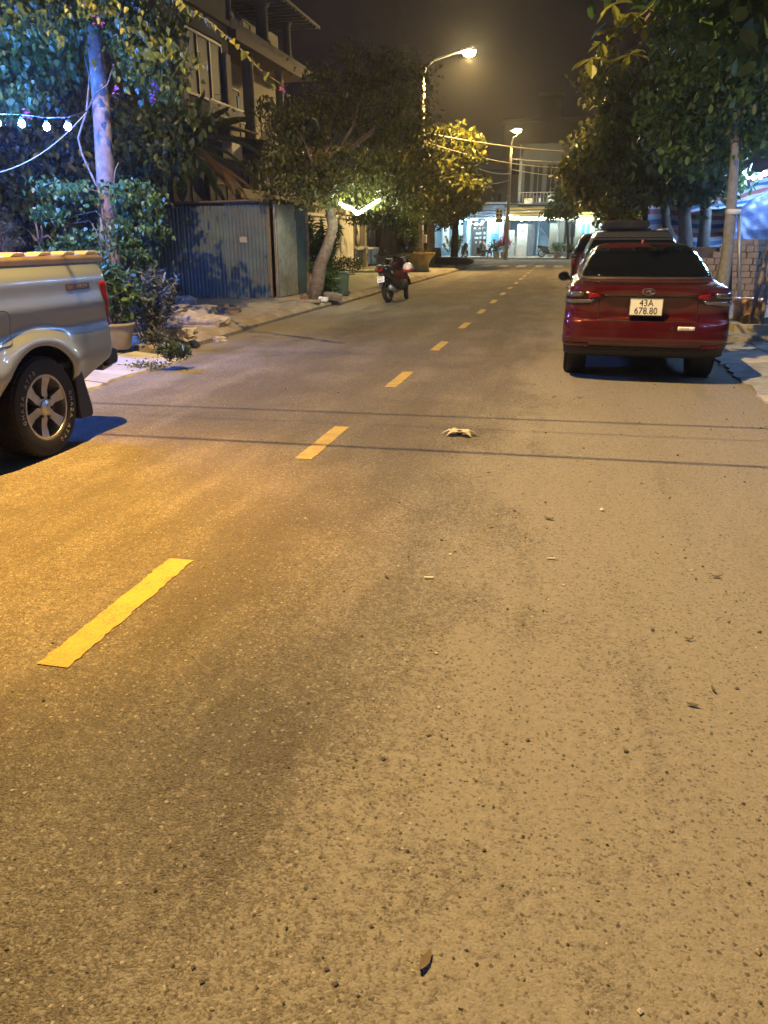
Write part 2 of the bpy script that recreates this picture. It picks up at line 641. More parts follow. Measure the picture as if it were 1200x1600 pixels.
# ================================================================== the setting
asphalt = road_material()
yellow = line_paint()
M_white_line = plain("road_paint_white", (0.42, 0.38, 0.28), 0.8, vary=0.4, vscale=9, dirt=(0.14, 0.115, 0.08))
M_conc = plain("concrete_pavement", (0.30, 0.265, 0.215), 0.85, vary=0.3, vscale=5, dirt=(0.17, 0.135, 0.09), bstr=0.6, bscale=60)
M_conc2 = plain("concrete_pale", (0.40, 0.375, 0.34), 0.85, vary=0.25, vscale=4, dirt=(0.22, 0.19, 0.15), bstr=0.5, bscale=70)
M_kerb = plain("kerb_concrete", (0.30, 0.25, 0.18), 0.9, vary=0.35, vscale=4, dirt=(0.12, 0.095, 0.06), bstr=0.7, bscale=45)
M_slab = plain("paving_grey", (0.27, 0.275, 0.28), 0.8, vary=0.3, vscale=7, dirt=(0.13, 0.12, 0.10), bstr=0.5, bscale=80)
M_soil = plain("soil", (0.10, 0.075, 0.05), 0.95, vary=0.5, vscale=4, dirt=(0.19, 0.15, 0.10), bstr=1.0, bscale=25)
M_bark = plain("bark", (0.14, 0.105, 0.075), 0.9, vary=0.5, vscale=14, dirt=(0.24, 0.21, 0.17), bstr=1.0, bscale=35)
M_bark_d = plain("bark_dark", (0.085, 0.065, 0.05), 0.9, vary=0.5, vscale=14, bstr=1.0, bscale=35)
M_pole = plain("pole_concrete", (0.34, 0.31, 0.26), 0.85, vary=0.25, vscale=5, dirt=(0.18, 0.15, 0.11), bstr=0.4, bscale=60)
M_steel = plain("galvanised_steel", (0.42, 0.43, 0.45), 0.45, 0.7, vary=0.2, vscale=8)
M_black = plain("black_plastic", (0.022, 0.022, 0.024), 0.5, vary=0.3, vscale=8)
M_rubber = plain("tyre_rubber", (0.010, 0.010, 0.011), 0.8, vary=0.4, vscale=10, dirt=(0.022, 0.020, 0.018), bstr=0.3, bscale=90)
M_wire = plain("cable_black", (0.02, 0.02, 0.02), 0.6, vary=0.2)
M_wire_l = plain("cable_grey", (0.30, 0.28, 0.24), 0.6, vary=0.2)
M_white = plain("white_paint", (0.72, 0.72, 0.70), 0.55, vary=0.12, vscale=3, dirt=(0.45, 0.43, 0.38))
M_chrome = plain("chrome", (0.75, 0.76, 0.78), 0.12, 1.0, vary=0.05)

# ground sheet
g = MB()
g.add([(-350, -60, -0.03), (350, -60, -0.03), (350, 500, -0.03), (-350, 500, -0.03)], [(0, 1, 2, 3)])
tag(g.build("ground", M_soil), kind="structure")

# road: our street plus the cross street at its end
g = MB()
g.add([(-5.3, -14, 0), (2.2, -14, 0), (2.2, 49, 0), (60, 49, 0), (60, 62.6, 0), (-60, 62.6, 0), (-60, 49, 0), (-5.3, 49, 0)],
      [(0, 1, 2, 7), (7, 2, 3, 4, 5, 6)])
road = g.build("road", asphalt)
tag(road, kind="structure")

# dashed yellow centre line: each dash a sheet of its own, slightly uneven at the edges
rnd = random.Random(3)
for k in range(15):
    y0 = 2.14 + 2.89 * k - 0.0
    L = 1.02
    pts_l, pts_r = [], []
    nseg = 40
    for i in range(nseg + 1):
        y = y0 + L * i / nseg
        pts_l.append((-1.735 - 0.063 + rnd.uniform(-.006, .006), y, 0.004))
        pts_r.append((-1.735 + 0.063 + rnd.uniform(-.006, .006), y, 0.004))
    d = MB()
    d.add(pts_l + pts_r, [(i, nseg + 1 + i, nseg + 2 + i, i + 1) for i in range(nseg)])
    o = d.build("centre_dash", yellow, road)
for k in range(7):
    x = -4.9 + 1.04 * k
    d = MB()
    d.add([(x, 45.2, 0.004), (x + 0.5, 45.2, 0.004), (x + 0.5, 48.4, 0.004), (x, 48.4, 0.004)], [(0, 1, 2, 3)])
    d.build("crossing_bar", M_white_line, road)

# left pavement
g = MB()
poly = [(-5.55, 9.4), (-5.55, 41), (-5.9, 43), (-6.7, 44.6), (-8.2, 45.6), (-40, 46), (-40, 9.4)]
g.prism(poly, -0.02, 0.128)
pav_l = g.build("pavement", M_conc)
tag(pav_l, kind="structure")
kp = [(0.0, -0.02), (0.0, 0.055), (-0.05, 0.085), (-0.16, 0.125), (-0.34, 0.14), (-0.36, -0.02)]
kerb_me = None
for k in range(34):
    y = 9.42 + k * 0.965
    if y > 41.5:
        break
    if kerb_me is None:
        m_ = MB()
        m_.prism(kp, 0, 0.945, 'Y')
        kerb_me = m_.mesh("kerb_stone")
        kerb_me.materials.append(M_kerb)
    x = -5.2 + rnd.uniform(-.015, .015) - (0.12 if 12 < y < 18 else 0)
    inst("kerb_stone", kerb_me, (x, y, rnd.uniform(-.012, .004)), (rnd.uniform(-.01, .01), 0, rnd.uniform(-.012, .012)), parent=pav_l)
# kerb round the corner
for k in range(5):
    a = k / 5 * math.pi / 2
    inst("kerb_stone", kerb_me, (-8.2 + 3.0 * math.cos(a), 42.4 + 3.0 * math.sin(a), -0.004), (0, 0, a), parent=pav_l)

# cracked concrete drive-over slabs beside the pickup
ramp_l = MB()
ramp_l.add([(-4.85, 3.2, 0.004), (-4.85, 9.4, 0.004), (-6.4, 9.4, 0.11), (-6.4, 3.2, 0.11)], [(0, 1, 2, 3)])
rl = tag(ramp_l.build("ramp", M_conc), kind="structure")
ys = [3.2, 4.45, 5.5, 6.35, 7.35, 8.35, 9.32]
for i in range(len(ys) - 1):
    for j, (xa, xb) in enumerate(((-4.74, -5.5), (-5.53, -6.4))):
        s_ = MB()
        n = 7
        top, bot = [], []
        for q in range(n + 1):
            y = ys[i] + 0.015 + (ys[i + 1] - ys[i] - 0.03) * q / n
            e = rnd.uniform(-.05, .04) if j == 0 else 0
            top.append((xa + e, y))
        loop = top + [(xb, ys[i + 1] - 0.015), (xb, ys[i] + 0.015)]
        zf = lambda x: 0.03 + (-4.74 - x) * 0.072 + rnd.uniform(-.004, .004)
        vs = [(x, y, zf(x)) for x, y in loop] + [(x + (0.015 if k <= n else 0), y, -0.01) for k, (x, y) in enumerate(loop)]
        nn = len(loop)
        s_.add(vs, [tuple(range(nn))] + [(a, (a + 1) % nn, nn + (a + 1) % nn, nn + a) for a in range(nn)])
        s_.build("concrete_slab", M_conc2, rl)

# right pavement: raised part starts at y 12.3, sloped slabs in front of it
g = MB()
g.b2(2.22, 40, 12.3, 46, -0.02, 0.128)
pav_r = tag(g.build("pavement", M_conc), kind="structure")
g = MB()
g.b2(3.2, 40, -6, 12.28, -0.02, 0.10)
tag(g.build("pavement", M_conc), kind="structure")
sl = {}
for j in range(6):
    for i in range(12):
        x = 2.27 + j * 0.62
        y = 12.32 + i * 0.62
        m_ = MB(); m_.box((0.305, 0.305, 0), (0.605, 0.605, 0.024))
        if 'a' not in sl:
            sl['a'] = m_.mesh("paving_slab"); sl['a'].materials.append(M_slab)
        inst("paving_slab", sl['a'], (x, y, 0.138 + rnd.uniform(-.003, .003)), (0, 0, rnd.uniform(-.006, .006)), parent=pav_r)
for k in range(12):
    m_ = MB(); m_.b2(-0.14, 0.0, 0, 0.97, -0.02, 0.15)
    if 'k' not in sl:
        sl['k'] = m_.mesh("kerb_block"); sl['k'].materials.append(M_kerb)
    inst("kerb_block", sl['k'], (2.25, 12.32 + k * 1.0, 0), (0, 0, rnd.uniform(-.008, .008)), parent=pav_r)
ramp_r = tag(MB().add([(2.0, 4.2, 0.003), (3.25, 4.2, 0.09), (3.25, 12.28, 0.09), (2.0, 12.28, 0.003)], [(0, 1, 2, 3)]).build("ramp", M_conc), kind="structure")
for i in range(8):
    for j in range(2):
        y0 = 4.2 + i * 1.01
        xa, xb = (1.96, 2.62) if j == 0 else (2.64, 3.26)
        s_ = MB()
        n = 6
        loop = [(xa + (rnd.uniform(-.06, .05) if j == 0 else 0), y0 + 0.012 + 0.98 * q / n) for q in range(n + 1)] + [(xb, y0 + .992), (xb, y0 + .012)]
        zf = lambda x: 0.022 + (x - 1.96) * 0.075
        vs = [(x, y, zf(x) + rnd.uniform(-.003, .003)) for x, y in loop] + [(x, y, -0.01) for x, y in loop]
        nn = len(loop)
        s_.add(vs, [tuple(reversed(range(nn)))] + [(a, nn + a, nn + (a + 1) % nn, (a + 1) % nn) for a in range(nn)])
        s_.build("concrete_slab", M_slab if (i + j) % 3 else M_conc2, ramp_r)

# pavement along the far side of the cross street
g = MB()
g.b2(-60, 60, 62.6, 90, -0.02, 0.12)
pav_f = tag(g.build("pavement", M_conc2), kind="structure")
for k in range(24):
    m_ = MB(); m_.b2(0, 0.98, -0.15, 0.0, -0.02, 0.135)
    if 'f' not in sl:
        sl['f'] = m_.mesh("kerb_block"); sl['f'].materials.append(M_conc2)
    inst("kerb_block", sl['f'], (-16 + k * 1.0, 62.6, 0), (0, 0, rnd.uniform(-.005, .005)), parent=pav_f)
for k in range(2):
    g = MB()
    x0, x1 = ((-60, -8.5), (2.6, 60))[k]
    g.b2(x0, x1, 46, 48.6, -0.02, 0.125)
    tag(g.build("pavement", M_conc), kind="structure")

# ------------------------------------------------------------------ street lamps
SODIUM = (1.0, 0.67, 0.25)
SODIUM_FAR = (1.0, 0.60, 0.18)

def street_lamp(label, base, h, arm, power, lens_strength, group="street lamps along the left pavement", col=SODIUM, tilt=0.0, spot=None, pole_r=0.15, spread=150):
    t = thing("street_lamp", label, "street lamp", base, 0, group)
    m_ = MB(); m_.tube([(0, 0, -0.05), (0, 0, h * .72), (tilt * .3, 0, h - 0.9)], [pole_r, pole_r * .72, pole_r * .62], 12)
    m_.build("pole", M_pole, t, True)
    m_ = MB(); m_.tube([(0, 0, h - 1.9), (0, 0, h - 0.7), (0.12, 0, h - 0.35), (0.45, 0, h - 0.12), (arm - 0.2, 0, h + 0.12), (arm + 0.1, 0, h + 0.14)], [.075, .07, .05, .045, .04, .035], 8)
    m_.build("arm", M_steel, t, True)
    m_ = MB(); m_.lathe([(0.03, -0.35), (0.10, -0.28), (0.14, -0.05), (0.13, 0.2), (0.05, 0.34), (0.01, 0.35)], (arm + 0.35, 0, h + 0.17), 12, 'X')
    for k, p in enumerate(m_.v):
        m_.v[k] = (p[0], p[1] * 1.2, h + 0.17 + max(-0.02, (p[2] - h - 0.17)) * 0.9)
    m_.build("lamp_head", M_steel, t, True)
    m_ = MB(); m_.sphere((arm + 0.38, 0, h + 0.10), (0.26, 0.20, 0.15), 16, 10)
    m_.build("lens", emit("sodium_lens_%d" % int(lens_strength), (1.0, 0.72, 0.30), lens_strength), t, True)
    for c in range(3):
        m_ = MB(); m_.tube([(0, 0, h * .3 + c * .9), (0, 0, h * .3 + c * .9 + .05)], pole_r * .9 + .012, 12)
        m_.build("band", M_steel, t, True)
    ld = bpy.data.lights.new("lamp_light", 'SPOT')
    ld.spot_size = R(spread)
    ld.spot_blend = 0.4
    ld.energy = power
    ld.color = col
    ld.shadow_soft_size = 0.025
    lo = bpy.data.objects.new("lamp_light", ld)
    COL.objects.link(lo)
    lo.parent = t
    lo.location = (arm + 0.38, 0, h - 0.10)
    return t

L0 = street_lamp("street lamp on a concrete pole beside the grey pickup, above the picture's edge", (-5.75, 4.4, 0), 9.0, 2.35, 9400, 30, spread=164)
# extra narrow spot added under the head for a tighter, deeper orange pool
sd = bpy.data.lights.new("added_pool_spot", 'SPOT')
sd.energy = 12500
sd.use_nodes = False
sd.color = (1.0, 0.47, 0.03)
sd.spot_size = R(34)
sd.spot_blend = 1.0
sd.shadow_soft_size = 0.025
so = bpy.data.objects.new("added_pool_spot", sd)
COL.objects.link(so)
so.parent = L0
so.location = (2.73, 0, 8.90)
so.rotation_euler = Vector((0.02, 0.10, 1)).to_track_quat('Z', 'Y').to_euler()

L1 = street_lamp("street lamp with a bright yellow head, nearer of the two over the road", (-6.75, 37.4, 0.12), 8.75, 1.6, 4200, 2300, col=SODIUM_FAR, spread=168)
L2 = street_lamp("street lamp in front of the lit cafe, farther of the two over the road", (-4.55, 61.0, 0.0), 8.6, 0.0, 420, 1100, col=SODIUM_FAR, spread=105)

# ------------------------------------------------------------------ overhead cables
def cable(label, a, b, sag, r=0.012, mat=None, group="overhead cables"):
    a, b = Vector(a), Vector(b)
    pts = []
    for k in range(17):
        t_ = k / 16
        p = a.lerp(b, t_)
        p.z -= sag * 4 * t_ * (1 - t_)
        pts.append(p)
    m_ = MB(); m_.tube(pts, r, 5)
    o = m_.build("overhead_cable", mat or M_wire, None, True)
    return tag(o, label, "cable", group)

cable("black overhead cable crossing the road above the pickup, farther of the pair", (-9.0, 5.05, 5.2), (6.0, 5.75, 5.4), 0.25, 0.0075)
cable("black overhead cable crossing the road above the pickup, nearer of the pair", (-9.0, 4.62, 5.4), (6.0, 5.1, 5.5), 0.22, 0.0085)
cable("thin overhead cable running between the pair above the pickup", (-9.0, 4.85, 5.5), (6.0, 5.45, 5.6), 0.2, 0.003)
cable("faint overhead cable over the road beyond the sedan's tail", (-9.0, 6.5, 5.0), (6.0, 8.0, 5.0), 0.2, 0.006)
cable("thick pale cable from the nearer lamp pole to the trees on the right", (-6.75, 37.4, 5.95), (4.2, 46, 5.75), 0.35, 0.035, M_wire_l)
cable("sagging pale cable below the thick one by the nearer lamp pole", (-6.75, 37.4, 5.6), (6.2, 48, 6.2), 1.1, 0.022, M_wire_l)
cable("cable running from the nearer lamp pole down to the farther lamp pole", (-6.75, 37.4, 5.9), (-4.55, 61, 5.9), 0.5, 0.022, M_wire_l)
cable("second cable between the two lamp poles, slung lower", (-6.75, 37.4, 5.2), (-4.55, 61, 5.5), 0.7, 0.022, M_wire)
cable("cable from the farther lamp pole over the grey house front", (-4.55, 61, 6.9), (4.5, 63.5, 7.1), 0.3, 0.03, M_wire_l)
cable("lower cable from the farther lamp pole over the grey house front", (-4.55, 61, 6.2), (5.0, 63.5, 6.0), 0.4, 0.03, M_wire_l)
for k in range(5):
    cable(["topmost", "second", "third", "fourth", "lowest"][k] + " of the five black cables strung along the far shop fronts", (-16, 62.9 + .05 * k, 4.0 - .13 * k), (9, 62.9 + .05 * k, 4.35 - .17 * k), 0.25 + .06 * k, 0.03, M_wire_l if k % 2 else M_wire)
# ================================================================== vehicles
M_glass = glassy("tinted_glass", (0.004, 0.005, 0.007), 0.04)
M_glass.node_tree.nodes["Principled BSDF"].inputs["Specular IOR Level"].default_value = .32
M_red_lens = glassy("red_lens", (0.22, 0.006, 0.010), 0.08)
M_clear_lens = plain("clear_lens", (0.15, 0.15, 0.165), 0.12, 0.5, vary=0.5, vscale=60, coat=1.0)
M_dark_lens = glassy("smoked_lens", (0.028, 0.003, 0.004), 0.06)
M_plate = plain("plate_white", (0.80, 0.80, 0.78), 0.35, vary=0.06)
M_ink = plain("plate_ink", (0.012, 0.012, 0.014), 0.5, vary=0.1)
M_alloy = plain("alloy_wheel", (0.55, 0.55, 0.56), 0.32, 0.85, vary=0.2, vscale=9, dirt=(0.22, 0.20, 0.17))
M_red = paint("red_metallic_paint", (0.092, 0.006, 0.010), 0.45, 0.26)
M_silver = paint("silver_grey_paint", (0.245, 0.30, 0.37), 0.45, 0.36)
M_black_paint = paint("black_paint", (0.012, 0.012, 0.014), 0.2, 0.3)
M_greypaint = paint("champagne_paint", (0.10, 0.105, 0.11), 0.5, 0.30)

def wheel(parent, loc, r, wd, rr, side, spokes=6, tread=36, alloy=None, letters=None):
    """side +1: outer face towards +x. wheel > tyre, rim (, lettering)"""
    w = part_empty("wheel", parent, loc)
    h = wd / 2
    prof = [(rr * .97, -h * .78), (rr * 1.05, -h * .95), (r * .86, -h), (r * .95, -h * .93), (r * .985, -h * .74), (r * .985, h * .74), (r * .95, h * .93), (r * .86, h), (rr * 1.05, h * .95), (rr * .97, h * .78)]
    m_ = MB(); m_.lathe(prof, (0, 0, 0), 48, 'X')
    for k in range(tread):
        a = 2 * math.pi * k / tread
        for xx, off in ((-h * .62, 0), (-h * .22, .5), (h * .22, 0), (h * .62, .5)):
            aa = a + off * 2 * math.pi / tread
            m_.box((xx, r * .985 * math.cos(aa), r * .985 * math.sin(aa)), (h * .32, 2 * math.pi * r / tread * .68, r * .03), Matrix.Rotation(aa + math.pi / 2, 3, 'X'))
    m_.build("tyre", M_rubber, w, 35)
    s = side
    m_ = MB()
    m_.lathe([(rr * 1.0, s * h * .80), (rr * 1.02, s * h * .93), (rr * .95, s * h * .93), (rr * .90, s * h * .6), (rr * .88, -s * h * .7)], (0, 0, 0), 40, 'X')
    for k in range(spokes):
        a = 2 * math.pi * k / spokes + .3
        c, sn = math.cos(a), math.sin(a)
        t = Vector((0, -sn, c))
        e = Vector((0, c, sn))
        p = []
        for q, (rad, wdt, dep) in enumerate(((rr * .18, rr * .15, .80), (rr * .55, rr * .13, .74), (rr * .93, rr * .19, .86))):
            for sg in (-1, 1):
                p.append(e * rad + t * sg * wdt + Vector((s * h * dep, 0, 0)))
            for sg in (-1, 1):
                p.append(e * rad + t * sg * wdt * .8 + Vector((s * h * (dep - .4), 0, 0)))
        fs = []
        for q in (0, 4):
            fs += [(q, q + 1, q + 5, q + 4), (q, q + 4, q + 6, q + 2), (q + 1, q + 3, q + 7, q + 5)]
        m_.add([tuple(x) for x in p], fs)
    m_.lathe([(rr * .24, s * h * .5), (rr * .22, s * h * .86), (rr * .14, s * h * .92), (rr * .01, s * h * .94)], (0, 0, 0), 20, 'X')
    m_.build("rim", alloy or M_alloy, w, 30)
    m_ = MB(); m_.lathe([(rr * .9, s * h * .1), (rr * .01, s * h * .1)], (0, 0, 0), 24, 'X')
    for k in range(spokes):
        a = 2 * math.pi * (k + .5) / spokes + .3
        m_.lathe([(rr * .045, s * h * .5), (rr * .045, s * h * .9), (0.001, s * h * .9)], (0, rr * .33 * math.cos(a), rr * .33 * math.sin(a)), 8, 'X')
    m_.build("brake_disc", M_black, w, 30)
    if letters:
        bm = MB()
        rad = (r * .86 + rr) / 2 + .008
        for txt, mid in letters:
            n = len(txt)
            for i, ch in enumerate(txt):
                if ch == ' ':
                    continue
                me = text_mesh(ch, r * .125, 0.0015)
                a = mid - (i - (n - 1) / 2) * 0.155
                pos = Vector((s * (h + .0005), rad * math.cos(a), rad * math.sin(a)))
                up = Vector((0, math.cos(a), math.sin(a)))
                nx = Vector((s, 0, 0))
                rx = up.cross(nx)
                vs = [tuple(pos + rx * vv.co.x + up * vv.co.y + nx * (vv.co.z)) for vv in me.vertices]
                bm.add(vs, [tuple(p.vertices) for p in me.polygons])
                bpy.data.meshes.remove(me)
        bm.build("tyre_lettering", plain("tyre_letter_white", (0.26, 0.26, 0.25), 0.7, vary=0.3, vscale=60), w)
    return w

# ---- car bodies as stacked plan outlines ------------------------------------
class CarShape:
    """keys: (z, half width, rear y, front y, rear corner depth, front corner depth, exponent)"""
    def __init__(s, keys, tweak=None):
        s.k = np.array(keys, float)
        s.tweak = tweak
    def par(s, z):
        return [np.interp(z, s.k[:, 0], s.k[:, c]) for c in range(1, 7)]
    def pt(s, t, z):
        """t in 0..1: rear edge from left to right; t<0 left side forwards in metres; t>1 right side"""
        w, yr, yf, a, af, n = s.par(z)
        if 0 <= t <= 1:
            th = math.pi * (1 - t)
            c, sn = math.cos(th), math.sin(th)
            x = w * math.copysign(abs(c) ** (2 / n), c)
            y = yr + a * (1 - abs(sn) ** (2 / n))
        else:
            d = -t if t < 0 else t - 1
            x = -w if t < 0 else w
            y = yr + a + d
        if s.tweak:
            x, y = s.tweak(x, y, z, w, yr, yf)
        return Vector((x, y, z))
    def front(s, t, z):
        w, yr, yf, a, af, n = s.par(z)
        th = math.pi * t
        c, sn = math.cos(th), math.sin(th)
        return Vector((w * math.copysign(abs(c) ** (2 / n), c), yf - af * (1 - abs(sn) ** (2 / n)), z))
    def loop(s, z, nr=36, ns=16, nf=24):
        w, yr, yf, a, af, n = s.par(z)
        side = max(0.01, yf - af - yr - a)
        L = [s.pt(k / nr, z) for k in range(nr + 1)]
        L += [s.pt(1 + side * k / ns, z) for k in range(1, ns)]
        L += [s.front(k / nf, z) for k in range(nf + 1)]
        L += [s.pt(-side * k / ns, z) for k in range(ns - 1, 0, -1)]
        return L
    def body(s, zs):
        m_ = MB()
        loops = [s.loop(z) for z in zs]
        n = len(loops[0])
        vs = [tuple(p) for L in loops for p in L]
        fs = []
        for k in range(len(zs) - 1):
            for i in range(n):
                j = (i + 1) % n
                fs.append((k * n + i, k * n + j, (k + 1) * n + j, (k + 1) * n + i))
        fs.append(tuple(reversed(range(n))))
        fs.append(tuple((len(zs) - 1) * n + i for i in range(n)))
        m_.add(vs, fs)
        return m_
    def patch(s, ts, zb, zt, off=0.006, rows=6, front=False):
        """strip of surface between the curves zb(t) and zt(t), pushed out by off, with a rim back to the body"""
        P = []
        f = s.front if front else s.pt
        for t in ts:
            col = []
            z0, z1 = zb(t), zt(t)
            for r in range(rows + 1):
                z = z0 + (z1 - z0) * r / rows
                e = 0.004
                dt = (f(t + e, z) - f(t - e, z))
                dz = (f(t, z + e) - f(t, z - e))
                nrm = dt.cross(dz)
                if nrm.length > 1e-9:
                    nrm.normalize()
                col.append((f(t, z), nrm))
            P.append(col)
        m_ = MB()
        rows1 = rows + 1
        vs = [tuple(p + n_ * off) for c in P for p, n_ in c]
        nt_ = len(P)
        fs = [(i * rows1 + r, (i + 1) * rows1 + r, (i + 1) * rows1 + r + 1, i * rows1 + r + 1) for i in range(nt_ - 1) for r in range(rows)]
        ring = [(i, 0) for i in range(nt_)] + [(nt_ - 1, r) for r in range(1, rows1)] + [(i, rows) for i in range(nt_ - 2, -1, -1)] + [(0, r) for r in range(rows - 1, 0, -1)]
        o = len(vs)
        for i, r in ring:
            p, n_ = P[i][r]
            vs.append(tuple(p - n_ * 0.01))
        q = len(ring)
        for k in range(q):
            a, b_ = ring[k], ring[(k + 1) % q]
            fs.append((a[0] * rows1 + a[1], o + k, o + (k + 1) % q, b_[0] * rows1 + b_[1]))
        m_.add(vs, fs)
        return m_

def cut_wells(me, wells, r, hw):
    """wheel wells cut out of a closed body mesh with a boolean"""
    o = bpy.data.objects.new("tmp_body", me); COL.objects.link(o)
    cs = []
    for (x, y, z) in wells:
        m_ = MB(); m_.lathe([(r, -hw), (r, hw)], (x, y, z), 36, 'X', cap=True)
        c = bpy.data.objects.new("tmp_cut", m_.mesh("tmp_cut")); COL.objects.link(c)
        bm = bmesh.new(); bm.from_mesh(c.data); bmesh.ops.recalc_face_normals(bm, faces=bm.faces); bm.to_mesh(c.data); bm.free()
        md = o.modifiers.new("cut", 'BOOLEAN'); md.object = c; md.operation = 'DIFFERENCE'; md.solver = 'EXACT'
        cs.append(c)
    dg = bpy.context.evaluated_depsgraph_get()
    out = bpy.data.meshes.new_from_object(o.evaluated_get(dg))
    for q in cs + [o]:
        bpy.data.objects.remove(q)
    return out

def lin(*pts):
    xs = [p[0] for p in pts]; ys = [p[1] for p in pts]
    return lambda t: float(np.interp(t, xs, ys))

def frange(a, b, n):
    return [a + (b - a) * k / n for k in range(n + 1)]

# ---- red sedan -----------------------------------------------------------------
def sm(a, b, x):
    t = min(1, max(0, (x - a) / (b - a)))
    return t * t * (3 - 2 * t)

def sedan_tweak(x, y, z, w, yr, yf):
    # recessed plate panel between the lamps, and a crease above the bumper
    if y < yr + 0.6:
        f = (1 - sm(0.30, 0.52 - 0.35 * max(0, .80 - z), abs(x))) * sm(0.665, 0.70, z) * (1 - sm(0.905, 0.925, z))
        y += 0.035 * f
        f2 = sm(.43, .46, z) * (1 - sm(.46, .52, z))
        y -= 0.012 * f2
    return x, y

SED = CarShape([
    (0.255, 0.742, 0.42, 3.95, 0.25, 0.35, 3.1),
    (0.27, 0.802, 0.26, 4.12, 0.25, 0.45, 3.1),
    (0.295, 0.852, 0.14, 4.22, 0.25, 0.55, 3.1),
    (0.34, 0.847, 0.09, 4.28, 0.25, 0.6, 3.1),
    (0.41, 0.862, 0.055, 4.32, 0.25, 0.62, 3.1),
    (0.44, 0.869, 0.015, 4.33, 0.25, 0.62, 3.1),
    (0.5, 0.862, 0, 4.34, 0.25, 0.65, 3.1),
    (0.6, 0.865, 0.005, 4.33, 0.25, 0.65, 3.1),
    (0.655, 0.865, 0.018, 4.3, 0.25, 0.65, 3.1),
    (0.675, 0.863, 0.045, 4.28, 0.25, 0.68, 3.1),
    (0.74, 0.862, 0.05, 4.2, 0.29, 0.75, 3.1),
    (0.82, 0.86, 0.045, 3.95, 0.29, 0.75, 3.1),
    (0.88, 0.855, 0.035, 3.6, 0.29, 0.65, 3.1),
    (0.93, 0.846, 0.022, 3.3, 0.29, 0.55, 3.1),
    (0.975, 0.832, 0.018, 3.12, 0.343, 0.5, 3.1),
    (1.005, 0.812, 0.02, 3.04, 0.328, 0.5, 3.1),
    (1.02, 0.795, 0.06, 3, 0.4, 0.5, 2.6),
    (1.032, 0.772, 0.2, 2.97, 0.36, 0.5, 2.7),
    (1.045, 0.748, 0.4, 2.94, 0.3, 0.5, 2.9),
    (1.06, 0.735, 0.55, 2.9, 0.24, 0.5, 3),
    (1.1, 0.715, 0.62, 2.82, 0.24, 0.5, 3),
    (1.2, 0.668, 0.82, 2.62, 0.26, 0.48, 3),
    (1.3, 0.615, 1.05, 2.42, 0.28, 0.46, 3),
    (1.36, 0.575, 1.21, 2.28, 0.3, 0.45, 2.9),
    (1.395, 0.54, 1.32, 2.18, 0.32, 0.42, 2.8),
    (1.42, 0.49, 1.44, 2.06, 0.34, 0.3, 2.6),
    (1.434, 0.4, 1.58, 1.98, 0.16, 0.18, 2.4),
    (1.438, 0.3, 1.68, 1.9, 0.08, 0.08, 2.2)], sedan_tweak)

def tx(x, w=.855, n=3.1):
    return math.acos(min(1, (abs(x) / w) ** (n / 2))) / math.pi

